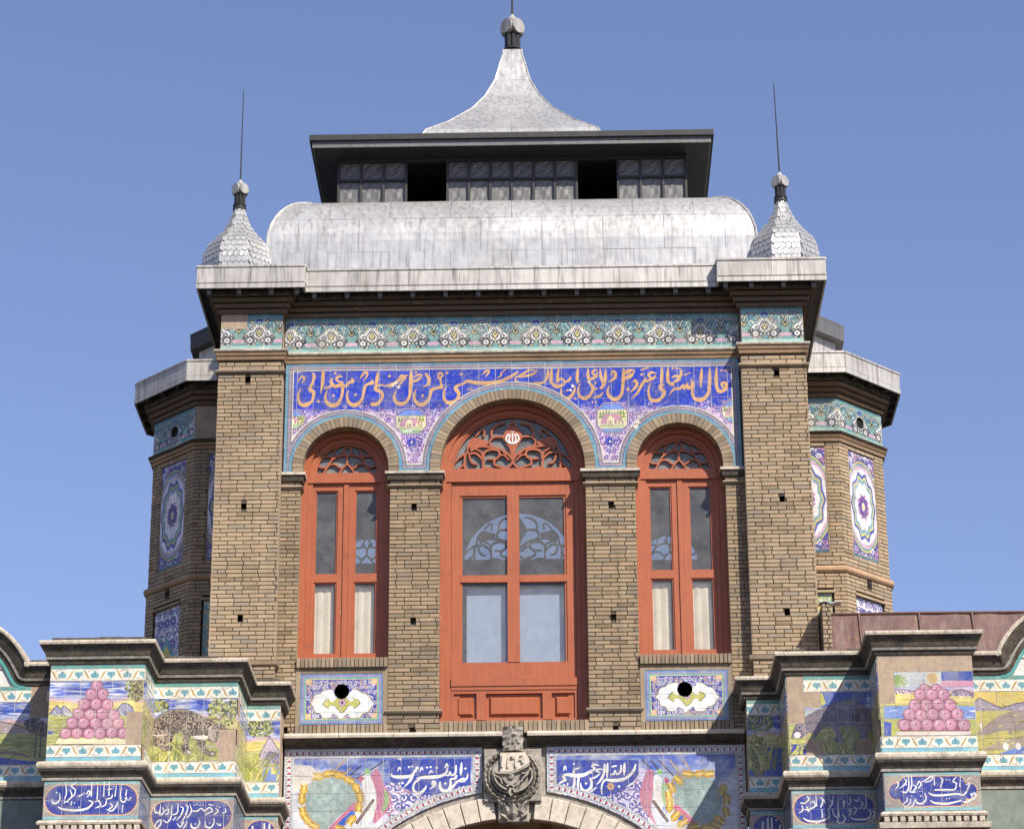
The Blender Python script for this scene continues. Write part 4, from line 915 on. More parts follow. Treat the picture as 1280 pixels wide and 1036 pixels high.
def paint_wing(side, Y, x0, w):
    h = PZ1-PZ0; cv = Cv(w, h, 760, (200, 200, 190)); sky_land(cv, .135, h-.136)
    f = lambda a: a if side > 0 else w-a                   # distance from the pier
    q = lambda pts: [(f(a), b) for a, b in pts]
    if side > 0:
        cv.poly(q([(0, .5), (w, .5), (w, h-.136), (0, h-.136)]), (214, 190, 92)); hills(cv, q([(0, .5), (.06, .56), (.12, .61), (.2, .57), (.3, .52), (.42, .56), (.6, .58), (.8, .5)]), (150, 140, 160))
        cv.poly(q([(0, .14), (w, .14), (w, .5), (0, .5)]), (186, 178, 92))
        cv.poly(q([(.06, .3), (.14, .36), (.26, .45), (.42, .5), (.6, .48), (.6, .36), (.44, .33), (.3, .33), (.16, .3)]), (150, 136, 130), sm=True)
        for a in (.34, .5): cv.rect(f(a), f(a)+.03, .3, .36, (140, 124, 120))
        cv.poly(q([(.1, .17), (.3, .26), (.55, .3), (.9, .28), (.9, .16)]), (160, 148, 124)); cv.poly(q([(.25, .14), (.9, .14), (.9, .2), (.4, .19)]), (80, 120, 210))
        for a in (.31, .41, .51): cv.disc(f(a), .2, .022, (236, 236, 236), rz=.03)
        for _ in range(130): a, b = f(cv.rg.uniform(0, w)), cv.rg.uniform(.15, .5); cv.stroke([(a, b, .008), (a+.03, b+.008, .004)], [(120, 110, 50), (226, 214, 110), (150, 140, 70)][int(cv.rg.integers(3))])
    else:
        hills(cv, q([(.2, .40), (.35, .47), (.5, .5), (.8, .52), (.8, .40)]), (170, 150, 150), (100, 80, 90)); bush(cv, f(.22), .47, .08, .06, 200, ((90, 80, 90), (60, 54, 60), (120, 110, 110)))
        bush(cv, f(.12), .42, .08, .05, 160, ((90, 80, 90), (70, 64, 70), (150, 140, 90)))
        cv.poly(q([(0, .14), (.9, .14), (.9, .19), (.5, .2), (.2, .16)]), (62, 90, 196)); cv.stroke([(a, b, .018) for a, b in q([(.25, .2), (.35, .23), (.5, .24), (.7, .22)])], (130, 110, 110))
        for a in (.1, .16, .2): cv.stroke([(f(a), .2, .012), (f(a)+.006, .45, .008)], (84, 74, 80))
    frame_rows(cv, .131, .02); cv.handmade(.08); return cv.image('wing_painting')

def paint_verse(side, k, x0, Y, z0, w, h):
    """blue cartouche with a line of white script"""
    cv = Cv(w, h, 760, (160, 150, 140))
    cv.rect(0, w, h-.028, h, (124, 178, 180)); cv.rect(0, w, 0, .026, (124, 178, 190)); 
    t = lambda a, b: True
    scrolls(cv, t, 240, 0, w, .03, h-.03, [(196, 186, 160), (120, 140, 150), (190, 130, 110)], .008, .016, .004)
    m, zc, r = .022, h/2, (h-.07)/2
    def pill(e, col):
        cv.rect(m+r+e*.0, w-m-r, zc-r+e, zc+r-e, col); cv.disc(m+r*.92+e*.2, zc, r-e, col); cv.disc(w-m-r*.92-e*.2, zc, r-e, col)
    def lobe(e, col):
        cv.rect(m+r*1.3, w-m-r*1.3, zc-r+e, zc+r-e, col)
        for q in (0, 1):
            a = lambda v: v if q == 0 else w-v
            cv.disc(a(m+r*1.35), zc+r*.42, r*.58-e, col); cv.disc(a(m+r*1.35), zc-r*.42, r*.58-e, col); cv.disc(a(m+r*.62), zc, r*.55-e, col)
    sh = lobe if (side > 0 and k == 0) else pill
    sh(-.006, (206, 186, 150)); sh(.0, (196, 110, 90)); sh(.005, (40, 56, 158))
    if k == 0 and side < 0:
        tr = tracer(50, 960, 4.923, Y, x0, z0)
        s = '75,188,5 80,210,11 102,214,11 122,190,10 122,152,5|104,150,11|158,88,5 163,150,9 152,188,8|186,132,5 196,172,11 160,206,9 148,196,6|226,84,4 194,108,10 218,134,9 208,168,9 190,176,6|112,236,6 140,250,13 216,258,15 290,246,14 324,212,10 300,196,7|238,172,9 262,160,9|272,152,9|196,205,8 190,228,5|150,212,9|172,206,9|212,212,9|286,160,6 300,138,9 308,152,9 290,178,4|320,86,5 316,170,9|282,102,8|356,110,5 352,190,9|352,92,8|340,206,6 362,200,9 372,228,10 342,244,5|376,238,5 404,222,10 410,190,5|396,84,5 392,170,9|428,84,5 424,166,9|412,100,7|408,190,8 440,180,11 446,160,6|420,130,9 448,124,5|432,214,6 446,232,9 426,250,9|470,108,5 462,170,9|412,252,6 440,262,10 470,232,10 478,206,5|420,276,9|504,98,9|500,106,4 496,190,9 520,206,10 532,176,8|534,130,5 528,166,9|510,226,7 506,262,5|506,268,9|560,176,5 546,194,9 526,186,7|240,240,9|456,112,7'
    elif k == 1 and side < 0:
        tr = tracer(50, 960, 4.923, Y, x0, z0)
        s = '706,236,5 708,268,9 730,274,9 740,252,5|742,222,4 738,286,9|716,262,8|752,240,5 764,262,9 748,286,9|770,262,5 790,250,9 790,276,9 772,282,6|784,236,8|812,226,5 806,300,9 782,332,9 760,318,7|850,216,5 846,270,9 820,286,8|864,236,5 882,246,9 868,286,10 842,318,5|896,226,5 910,236,9 898,282,10 868,338,5|922,220,4 932,262,9 910,300,9|950,226,8|966,222,8|986,228,8|1004,226,8|936,262,6 968,262,10 992,246,9 1014,262,9 1042,240,10 1060,262,9 1020,282,9|1040,222,8 1062,226,8|1080,246,5 1096,262,9 1072,284,8|1090,232,7|1106,240,8|1120,276,5 1142,268,9 1140,246,5|706,360,6 720,330,9 744,318,9 740,350,9 712,372,6|732,350,8|930,340,6 934,362,11 962,366,11 982,340,9 980,318,5|956,342,9|1016,326,6 1020,356,11 1050,364,11 1070,336,9 1070,306,5|1044,336,9|846,340,6 864,360,9 884,330,9|884,366,9 906,330,8|1088,338,6 1108,352,9 1112,340,5|820,318,7 836,300,8'
    elif k == 0 and side > 0:
        tr = tracer(980, 950, 4.923, Y, x0, z0)
        s = '684,180,4 704,152,9 694,128,5|718,120,8|740,112,5 752,128,9 740,150,9 712,172,5|764,92,4 768,160,9 752,196,10 728,190,8|752,150,9|784,96,4 786,150,9 776,190,9 800,196,9|796,150,5 812,166,10 794,190,8|806,194,8|826,170,6 842,150,9 832,128,8 818,150,8|848,134,5 884,112,10 912,96,9 906,122,8 870,134,8|922,92,4 926,150,9|962,104,5 976,120,9 962,166,6|890,200,6 920,214,13 980,214,14 1060,206,12 1104,212,10 1130,180,8|930,182,10 990,180,12 1050,178,10 1060,140,8|1086,92,5 1082,160,9|1060,100,5 1040,128,9 1064,142,8|1000,120,8|1020,120,8|1120,150,6 1142,142,9 1130,172,9|1128,118,5 1146,108,7|1100,128,8|900,246,6 930,262,13 1000,266,14 1060,254,11 1090,246,9|1000,236,8|1018,234,8|1100,254,7 1130,254,10 1160,230,9 1150,206,8 1180,216,8 1166,240,6|1166,196,6 1180,204,7|806,236,6 820,262,12 852,264,11 874,236,9 866,200,5|840,220,9|730,270,5 756,250,9 756,226,5|742,290,5 776,262,9 778,236,5|764,296,5 796,272,9 800,246,5|786,220,8|770,292,8|730,196,9'
    elif k == 1 and side > 0:
        tr = tracer(980, 950, 4.923, Y, x0, z0)
        s = '92,324,5 116,304,9 110,276,5|104,262,9 128,264,9|144,222,8 152,240,9 132,262,5|126,300,8 150,306,9 140,286,8|166,262,5 182,252,9 190,282,9 160,300,9 150,316,7|196,216,4 200,280,9|226,226,5 238,250,9 226,286,9|244,240,8 254,262,8|282,244,5 296,262,9 274,300,9|302,216,4 298,270,9|268,240,8|120,356,7 150,372,13 210,376,14 262,360,11 280,336,8 268,306,6|200,386,9|232,300,5 236,350,9|262,392,8|296,300,5 310,340,9 336,350,9 336,310,6|300,376,8|318,376,8|334,230,4 330,380,9|356,262,5 372,250,9 366,286,9|352,236,8|402,230,7 412,250,9 396,276,6|360,330,6 376,360,12 352,386,11 326,376,8|392,310,5 412,306,9 404,340,9|430,286,5 446,300,9 430,330,9|432,242,8 450,250,9 462,236,7|462,300,5 484,270,9 472,250,7|500,216,4 506,276,9 490,300,8|410,352,7 440,362,13 510,360,13 534,330,9 520,300,6|540,240,8|536,306,5 556,322,9 548,350,9|536,372,8|548,384,8'
    else:
        tr = lambda p: (p[0]*w, p[1]*h, p[2]*.3)
        s = '.25,.72,.05 .26,.5,.07 .4,.42,.07 .5,.6,.06|.6,.8,.05 .6,.4,.07|.75,.78,.05 .74,.45,.07 .6,.25,.07 .4,.25,.06'
        if side > 0: s = '.15,.3,.05 .3,.28,.07 .36,.7,.06|.5,.8,.05 .5,.3,.07|.62,.8,.05 .62,.3,.07 .8,.3,.07 .86,.6,.06|.75,.75,.06'
    text(cv, tr, s, (230, 228, 220), fat=.95)
    cv.handmade(.08); return cv.image('verse_painting')

def paint_turret_tall(w, h):
    cv = Cv(w, h, 520, (190, 206, 230)); X, Z = cv.XY(); cx, cz = w/2, h*.5
    d = np.hypot((X-cx)/(w*.62), (Z-cz)/(h*.42))[..., None]
    c = np.where(d < .62, np.array((232, 214, 226)), np.array((150, 180, 230)))
    c = np.where(d > .72, np.array((226, 222, 236)), c); c = np.where(d > .86, np.array((204, 166, 190)), c); c = np.where(d > .94, np.array((110, 150, 150)), c); c = np.where(d > 1.0, np.array((228, 206, 70)), c)
    c = np.where(d > 1.03, np.array((66, 70, 150)), c); cv.a[:] = c
    t = lambda a, b: math.hypot((a-cx)/(w*.62), (b-cz)/(h*.42)) > 1.05
    arabesque(cv, t, 0, w, 0, h, .06, [(232, 228, 232), (206, 198, 214), (190, 120, 150)], [(60, 66, 146), (84, 80, 150)])
    L = []
    for k in range(40):
        a = 2*math.pi*k/40; q = 1+.07*math.cos(10*a); L.append((cx+w*.40*q*math.cos(a), cz+h*.285*q*math.sin(a)))
    for s_, col in ((1.12, (60, 80, 170)), (1.0, (220, 200, 84)), (.93, (120, 164, 176)), (.78, (234, 226, 234))):
        cv.poly([(cx+(a-cx)*s_, cz+(b-cz)*s_) for a, b in L], col, sm=True)
    for k in range(8):
        a = k*math.pi/4; cv.disc(cx+w*.12*math.cos(a), cz+h*.075*math.sin(a), w*.085, (96, 54, 150)); 
    for k in range(8):
        a = k*math.pi/4+.4; cv.disc(cx+w*.19*math.cos(a), cz+h*.115*math.sin(a), w*.04, (190, 110, 170))
    cv.disc(cx, cz, w*.06, (230, 220, 110))
    cv.rect(0, w, 0, h*.03, (70, 110, 120)); cv.handmade(.1); return cv.image('medallion_painting')

def paint_turret_low(w, h, warm):
    cv = Cv(w, h, 520, (226, 226, 236)); 
    if warm: cv.a[:] = (90, 160, 166)
    t = lambda a, b: True
    arabesque(cv, t, 0, w, 0, h, .07, [(60, 64, 150), (84, 70, 144), (50, 56, 130)] if not warm else [(216, 192, 90), (200, 166, 80), (226, 222, 206)], [(214, 212, 220), (226, 224, 230)] if not warm else [(84, 150, 156), (96, 160, 160)])
    for sx in (.25, .5, .75):
        for sz in (.2, .5, .8): rosette(cv, w*sx, h*sz, .05, (70, 74, 170), (120, 90, 150), (220, 216, 230)) if not warm else rosette(cv, w*sx, h*sz, .05, (230, 206, 70), (190, 140, 60), (250, 240, 200))
    if not warm:
        cv.poly([(w*.5, h*.62), (w*.9, h*.3), (w*.5, -.1), (w*.1, h*.3)], (84, 150, 160)); cv.poly([(w*.5, h*.5), (w*.75, h*.3), (w*.5, h*.1), (w*.25, h*.3)], (216, 196, 60))
    cv.handmade(.1); return cv.image('scroll_painting')

# ------------------------------------------------------------------ tiles and bricks, piece by piece
def minus_disc(poly, cx, cz, rf):
    """convex cell minus a round opening; rf(x, z) < 0 inside it. returns outlines"""
    P = []
    for i in range(len(poly)):
        a, b = poly[i], poly[(i+1) % len(poly)]
        for k in range(6): P.append((a[0]+(b[0]-a[0])*k/6, a[1]+(b[1]-a[1])*k/6))
    ins = [rf(*p) < 0 for p in P]
    if not any(ins): return [poly]
    if all(ins): return []
    n = len(P); out = []
    def cross(a, b):
        for _ in range(14):
            m_ = ((a[0]+b[0])/2, (a[1]+b[1])/2)
            if rf(*m_) < 0: b = m_
            else: a = m_
        return a
    starts = [i for i in range(n) if not ins[i] and ins[i-1]]
    for s in starts:
        run = [cross(P[s], P[s-1])]; i = s
        while not ins[i % n]: run.append(P[i % n]); i += 1
        run.append(cross(P[(i-1) % n], P[i % n]))
        # close along the opening's edge
        a0 = math.atan2(run[-1][1]-cz, run[-1][0]-cx); a1 = math.atan2(run[0][1]-cz, run[0][0]-cx)
        d = (a1-a0+math.pi) % (2*math.pi)-math.pi
        for k in range(1, 6):
            a = a0+d*k/6; lo, hi = 0.0, 3.0
            for _ in range(22):
                m_ = (lo+hi)/2
                if rf(cx+m_*math.cos(a), cz+m_*math.sin(a)) < 0: lo = m_
                else: hi = m_
            run.append((cx+hi*math.cos(a), cz+hi*math.sin(a)))
        out.append(run)
    return out

TILE_MESH = {}
def tile_panel(name, parent, x0, Y, z0, xs, zs, img, openings=(), missing=(), rotz=0.0, back='grout', patch='plaster', gap=0.0019, label=None, keep=None, origin=None):
    """a panel (its mortar bed) and its tiles as children. xs, zs: joint positions in panel metres; openings: (cx, cz, rf) in panel metres"""
    o = origin or (x0, Y, z0)
    w, h = xs[-1], zs[-1]
    bed = MB(); cells = []
    for i in range(len(xs)-1):
        for j in range(len(zs)-1):
            polys = [[(xs[i], zs[j]), (xs[i+1], zs[j]), (xs[i+1], zs[j+1]), (xs[i], zs[j+1])]]
            for cx, cz, rf in openings:
                nw = []
                for p in polys:
                    nw += minus_disc(p, cx, cz, rf)
                polys = nw
            if polys: cells.append((i, j, polys))
    for i, j, polys in cells:
        mi = 1 if (i, j) in missing else 0
        for p in polys:
            y = .001 if mi else .0018
            bed.add([(a, y, b) for a, b in p], [tuple(range(len(p)))], mi)
    me = bed.mesh(name, [M[back], M[patch]], (0, 0, 0), fix=False)
    for p in me.polygons:
        if p.normal.y > 0: p.flip()
    po = put(name, me, parent, o, rot=(0, 0, rotz) if rotz else None)
    if label: po['label'] = label
    mat = m_tile(name+'_glaze', img, po, w, h)
    cache = {}
    for i, j, polys in cells:
        if (i, j) in missing: continue
        ccx, ccz = (xs[i]+xs[i+1])/2, (zs[j]+zs[j+1])/2
        whole = len(polys) == 1 and len(polys[0]) == 4
        key = (round(xs[i+1]-xs[i], 4), round(zs[j+1]-zs[j], 4)) if whole else None
        if whole and key in cache: tm = cache[key]
        else:
            b = MB()
            for p in polys:
                if len(p) < 3: continue
                mx, mz = sum(q[0] for q in p)/len(p), sum(q[1] for q in p)/len(p)
                sz = max(max(q[0] for q in p)-min(q[0] for q in p), .02), max(max(q[1] for q in p)-min(q[1] for q in p), .02)
                if sz[0]*sz[1] < .0006: continue
                q = [(mx+(a-mx)*(1-2*gap/sz[0])-ccx, mz+(c-mz)*(1-2*gap/sz[1])-ccz) for a, c in p]
                b.prism(q, 0.0, .008, back=False)
            if not b.f: continue
            tm = b.mesh('tile', mat, (0, 0, 0), fix=False)
            if whole: cache[key] = tm
        t = bpy.data.objects.new('tile', tm); COL.objects.link(t); t.parent = po
        t.location = (ccx, RND.uniform(-.0012, .0008), ccz)
        t.rotation_euler = (RND.gauss(0, .006), 0, RND.gauss(0, .006))
    return po

def steps(total, size, start=0.0):
    """joint positions 0..total with pieces of about the given size, the first one cut to start"""
    r = [0.0]; x = start if start > .02 else size
    while x < total-.02: r.append(x); x += size
    r.append(total)
    return r

CH = 0.0375                                              # brick course
def brick_rows(x0, x1, z0, z1, holes=(), L=.140, g=.0065, phase=0):
    """running bond: (x0, x1, z0, z1) of each brick, cut round square holes"""
    n = int(round((z1-z0)/CH)); ch = (z1-z0)/n; out = []
    for k in range(n):
        za, zb = z0+k*ch+g*.45, z0+(k+1)*ch-g*.45
        x = x0-((k+phase) % 2)*L*.5-(.006 if k % 3 else .018)
        while x < x1-.004:
            l = L*RND.choice((1, 1, .985, 1.015, 1, 1, 1, 1.02, .52, 1, .98))
            a, b = max(x, x0)+g*.5*(x > x0), min(x+l, x1)-g*.5*(x+l < x1)
            if b-a > .012:
                segs = [(a, b)]
                for hx0, hx1, hz0, hz1 in holes:
                    if zb > hz0 and za < hz1:
                        ns = []
                        for p, q in segs:
                            if q <= hx0 or p >= hx1: ns.append((p, q)); continue
                            if hx0-p > .015: ns.append((p, hx0))
                            if q-hx1 > .015: ns.append((hx1, q))
                        segs = ns
                for p, q in segs: out.append((p, q, za, zb))
            x += l
    return out

def hole_face(mb, x0, x1, z0, z1, y, holes, depth=.12, mi=0, mdark=0):
    """flat wall face at y with square sockets sunk into it"""
    zs = sorted({z0, z1}|{v for h in holes for v in h[2:] if z0 < v < z1})
    for za, zb in zip(zs[:-1], zs[1:]):
        hs = sorted([h for h in holes if h[2] < zb-1e-6 and h[3] > za+1e-6 and h[0] < x1 and h[1] > x0]); x = x0
        for h in hs+[(x1, x1, 0, 0)]:
            if h[0] > x: mb.add([(x, y, za), (h[0], y, za), (h[0], y, zb), (x, y, zb)], [(0, 1, 2, 3)], mi)
            x = h[1]
    for a, b, c, d in holes:
        if a < x0 or b > x1 or c < z0 or d > z1: continue
        p = [(a, y, c), (b, y, c), (b, y, d), (a, y, d), (a, y+depth, c), (b, y+depth, c), (b, y+depth, d), (a, y+depth, d)]
        mb.add(p, [(0, 4, 5, 1), (1, 5, 6, 2), (2, 6, 7, 3), (3, 7, 4, 0), (4, 7, 6, 5)], mdark)

BRICK_CACHE = {}
def lay(parent, bricks, y, single, mat='brick', d=.014, name='brick'):
    """lay bricks with their faces at y: one object each, or all as one joined part"""
    if single:
        org = ORG[parent.name]
        for a, b, c, e in bricks:
            key = (round((b-a)/.004), round((e-c)/.001), mat)
            if key not in BRICK_CACHE:
                mb = MB(); w, h = key[0]*.004/2, key[1]*.001/2
                mb.bev(-w, w, -d, 0, -h, h, .0025, rnd=0.0); BRICK_CACHE[key] = mb.mesh('brick', M[mat], fix=False)
            o = bpy.data.objects.new(name, BRICK_CACHE[key]); COL.objects.link(o); o.parent = parent
            o.location = ((a+b)/2-org[0], y+d+RND.uniform(-.0015, .0015)-org[1], (c+e)/2-org[2])
            o.rotation_euler = (RND.gauss(0, .008), RND.gauss(0, .004), RND.gauss(0, .008))
    else:
        mb = MB()
        for a, b, c, e in bricks:
            j = RND.uniform(-.0015, .0015); mb.bev(a, b, y+j, y+d+.002, c, e, .0025)
        return mb.build('brick_courses', M[mat], parent, kind='stuff', fix=False)

def soldier(mb, x0, x1, y0, y1, z0, z1, w=.036, g=.005):
    """row of bricks standing on end"""
    n = max(1, int(round((x1-x0)/w))); s = (x1-x0)/n
    for i in range(n): mb.bev(x0+i*s+g/2, x0+(i+1)*s-g/2, y0+RND.uniform(-.002, .002), y1, z0, z1, .003)

# ================================================================== GROUND
g = MB(); g.add([(-600, -600, 0), (600, -600, 0), (600, 600, 0), (-600, 600, 0)], [(0, 1, 2, 3)])
go = g.build('ground', M['ground']); go['kind'] = 'structure'; go['label'] = 'grey stone paving in front of the gate'

# ================================================================== TOWER
TW = thing('brick_tower', 'tall brick tower with three red arched windows, blue inscription and zinc roof with pointed spire', 'tower', (0, 0, 7.8))
ZB, ZI, ZA = 7.84, 10.24, 11.26               # foot, impost, top of the inscription
PX0, PX1, PF = 2.055, 2.63, -0.11             # corner pier |x| and its front
WIN = [(-1.4825, .3975, 10.285, .385), (0, .6445, 10.275, .645), (1.4825, .3975, 10.285, .385)]  # centre, half width, arch centre z, radius
FY = 0.16                                    # frames stand this far back
holes_of = lambda cx, zs, w=.048, h=.055: [(cx-w/2, cx+w/2, z-h/2, z+h/2) for z in zs]
HL = holes_of(-2.365, (11.095, 9.892, 8.862)); HR = holes_of(2.365, (11.095, 9.90, 8.862))
HIL = holes_of(-.872, (9.905, 8.855, 7.875)); HIR = holes_of(.868, (9.90, 8.868, 7.872)); HSL = holes_of(-1.965, (7.885,)); 

core = MB()
DB = .009                                     # joints are this deep
hole_face(core, -PX1+.002, -PX0-.002, ZB, 11.95, PF+DB, HL, mdark=1); hole_face(core, PX0+.002, PX1-.002, ZB, 11.95, PF+DB, HR, mdark=1)
for sx in (-1, 1):
    for xx in (PX0+.002, PX1-.002):
        core.add([(sx*xx, PF+DB, ZB), (sx*xx, .36, ZB), (sx*xx, .36, 11.95), (sx*xx, PF+DB, 11.95)], [(0, 1, 2, 3)], 2 if xx < 2.3 else 0)
    core.box(min(sx*PX0, sx*PX1)+.004, max(sx*PX0, sx*PX1)-.004, .02+.02, .36, ZB, 11.9)
    hole_face(core, *sorted((sx*.6445+sx*.002, sx*1.085-sx*.002)), ZB, ZI, DB, HIL if sx < 0 else HIR, mdark=1)
    hole_face(core, *sorted((sx*1.88+sx*.002, sx*PX0)), ZB, ZI, DB, HSL if sx < 0 else [], mdark=1)
    for a, b in ((.6445, 1.085), (1.88, PX0)):
        x0, x1 = sorted((sx*a, sx*b))
        core.box(x0, x1, .135, .35, ZB, ZI)
        for xx in (x0, x1): core.add([(xx, DB, ZB), (xx, .135, ZB), (xx, .135, ZI), (xx, DB, ZI)], [(0, 1, 2, 3)], 3)
# wall over the arches, cut to the curves
def above_arches(mb, y0, y1, ztop, mi, smi):
    for cx, hw, cz, r in WIN:
        n = 28; P = []
        for k in range(n+1):
            a = math.pi*k/n; P.append((cx-r*math.cos(a), cz+r*math.sin(a)))
        P = [(cx-r, ZI)]+P+[(cx+r, ZI)]
        for (xa, za), (xb, zb) in zip(P[:-1], P[1:]):
            mb.add([(xa, y0, za), (xb, y0, zb), (xb, y1, zb), (xa, y1, za)], [(0, 1, 2, 3)], smi)          # soffit
            if xb > xa+1e-6: mb.add([(xa, y0, za), (xb, y0, zb), (xb, y0, ztop), (xa, y0, ztop), (xa, y1, za), (xb, y1, zb), (xb, y1, ztop), (xa, y1, ztop)], [(0, 1, 2, 3), (5, 4, 7, 6)], mi)
    es = [-PX0]+[e for cx, hw, cz, r in WIN for e in (cx-r, cx+r)]+[PX0]
    for a, b in zip(es[::2], es[1::2]): mb.add([(a, y0, ZI), (b, y0, ZI), (b, y0, ztop), (a, y0, ztop), (a, y1, ZI), (b, y1, ZI), (b, y1, ztop), (a, y1, ztop)], [(0, 1, 2, 3), (5, 4, 7, 6), (0, 4, 5, 1)], mi)
above_arches(core, .012, .35, 11.93, 0, 3)
core.box(-PX0, PX0, .30, .34, 11.2, 11.93, 4)
# below the side windows and the door
for sx in (-1, 1): core.box(*sorted((sx*1.085, sx*1.88)), .03, .35, ZB, 8.46)
core.box(-.6445, .6445, .06, .35, ZB, 7.95)
# rear wall, sides, floor and ceiling of the room behind
YB = 2.62
above_arches(core, YB, YB+.28, 11.93, 4, 4)
for a, b in ((-PX1, -1.88), (-1.085, -.6445), (.6445, 1.085), (1.88, PX1)): core.box(a, b, YB, YB+.28, ZB, ZI, 4)
for sx in (-1, 1):
    core.box(*sorted((sx*PX0, sx*PX1)), YB, YB+.28, ZI, 11.93, 4); core.box(*sorted((sx*(PX1-.3), sx*(PX1-.010))), .36, YB, ZB, 11.93, 4); core.box(*sorted((sx*(PX1-.0095), sx*(PX1-.006))), -.09, YB+.28, ZB, 11.93, 0)
    core.box(*sorted((sx*1.085, sx*1.88)), YB, YB+.28, ZB, 8.5, 4)
core.box(-.6445, .6445, YB, YB+.28, ZB, 7.95, 4)
core.box(-PX1, PX1, .35, YB+.28, ZB-.1, ZB, 4); core.box(-PX1, PX1, .35, YB+.28, 11.93, 12.03, 4)
core.build('wall', [M['mortar'], M['black'], M['plaster'], M['brick_g'], M['room']], TW)

# brick faces: the two corner piers carry single bricks, the rest is joined
def pier(name, x0, x1, y, holes, z0, z1, single, bands=()):
    p = MB(); p.box(x0+.012, x1-.012, y+.013, y+.03, z0, z1); po = p.build('pier_bed', M['mortar'], TW)
    po.name = name; ORG[po.name] = ORG.get('pier_bed', ORG[TW.name])
    return po
cnt = 0
for sx, HH in ((-1, HL), (1, HR)):
    x0, x1 = sorted((sx*PX0, sx*PX1))
    pb = MB(); pb.box(x0+.006, x1-.006, .0, .03, ZB, 8.44); po = pb.build('pier', M['mortar'], TW)
    br = brick_rows(x0, x1, 8.48, 11.15, HH); br += brick_rows(x0, x1, 11.185, 11.262)
    vis = [b for b in br if b[2] > 8.7 and b[1]-b[0] > .09]; RND.shuffle(vis); own = set(vis[:150])
    lay(po, [b for b in br if b in own], PF, True); lay(po, [b for b in br if b not in own], PF, False)
    lay(po, brick_rows(x0-.012*(sx < 0)-0.0, x1+.012*(sx > 0), ZB, 8.425), PF-.012, False, 'brick_g', .026)
    mb = MB(); path = [(x0, .3), (x0, PF), (x1, PF), (x1, .3)]
    mb.sweep(path, [(0, 8.425), (.028, 8.437), (.034, 8.470), (.030, 8.468), (0, 8.478)]); mb.build('string_course', M['brick_g'], po)
    mb = MB(); mb.sweep(path, [(0, 11.150), (.020, 11.156), (.028, 11.168), (.024, 11.182), (0, 11.186)]); mb.build('string_course', M['brick_g'], po)
    sb = MB()                                             # side face of the pier
    for k in range(int((11.26-8.48)/CH)):
        z = 8.48+k*CH; xx = x1 if sx < 0 else x0
        sb.box(*sorted((xx-sx*.0, xx-sx*.004)), PF+.003, .0, z+.003, z+CH-.003)
    sb.build('pier_return', M['plaster'], po, kind='stuff')
for sx, HH in ((-1, HIL), (1, HIR)):
    x0, x1 = sorted((sx*.6445, sx*1.085)); pb = MB(); pb.box(x0+.02, x1-.02, .05, .13, ZB, ZI); po = pb.build('pier', M['mortar'], TW)
    lay(po, brick_rows(x0, x1, 8.055, 10.085, HH), 0, False, 'brick_i'); lay(po, brick_rows(x0, x1, 10.115, 10.155), 0, False, 'brick_i')
    lay(po, brick_rows(x0, x1, 7.935, 8.02), 0, False, 'brick_g'); lay(po, brick_rows(x0-.02, x1+.02, ZB, 7.93, HH), -.012, False, 'brick_g', .026)
    mb = MB(); path = [(x0, .15), (x0, 0), (x1, 0), (x1, .15)]
    mb.sweep(path, [(0, 8.018), (.02, 8.026), (.028, 8.04), (.02, 8.054), (0, 8.058)]); mb.build('string_course', M['brick_g'], po); mb = MB(); mb.sweep(path, [(0, 10.083), (.018, 10.09), (.026, 10.1), (.018, 10.112), (0, 10.117)])
    mb.build('string_course', M['brick_g'], po)
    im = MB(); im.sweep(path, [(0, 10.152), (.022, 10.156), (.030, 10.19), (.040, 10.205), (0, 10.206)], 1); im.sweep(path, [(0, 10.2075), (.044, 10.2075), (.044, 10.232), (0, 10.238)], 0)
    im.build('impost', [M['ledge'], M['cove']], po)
    x0, x1 = sorted((sx*1.88, sx*(PX0-.002))); pb = MB(); pb.box(x0+.02, x1-.02, .05, .13, ZB, ZI); po = pb.build('pier', M['mortar'], TW)
    lay(po, brick_rows(x0, x1, ZB, 10.085, HSL if sx < 0 else []), 0, False, 'brick_i'); lay(po, brick_rows(x0, x1, 10.115, 10.155), 0, False, 'brick_i')
    path = [(x0, .15), (x0, 0), (x1, 0)] if sx > 0 else [(x0, 0), (x1, 0), (x1, .15)]
    mb = MB(); mb.sweep(path, [(0, 10.083), (.018, 10.09), (.026, 10.1), (.018, 10.112), (0, 10.117)]); mb.build('string_course', M['brick_g'], po)
    im = MB(); im.sweep(path, [(0, 10.152), (.022, 10.156), (.030, 10.19), (.040, 10.205), (0, 10.206)], 1); im.sweep(path, [(0, 10.2075), (.044, 10.2075), (.044, 10.232), (0, 10.238)], 0)
    im.build('impost', [M['ledge'], M['cove']], po)

# flanks of the tower
for sx in (-1, 1):
    mb = MB()
    for a, b, c, e in brick_rows(-.108, YB+.27, 8.0, 11.262):
        j = RND.uniform(-.0015, .0015); mb.bev(a, b, -.003+j, .012, c, e, .0025)
    mb.v = [(sx*(PX1-y), x, z) for x, y, z in mb.v]
    mb.build('brick_courses', M['brick'], TW, kind='stuff')
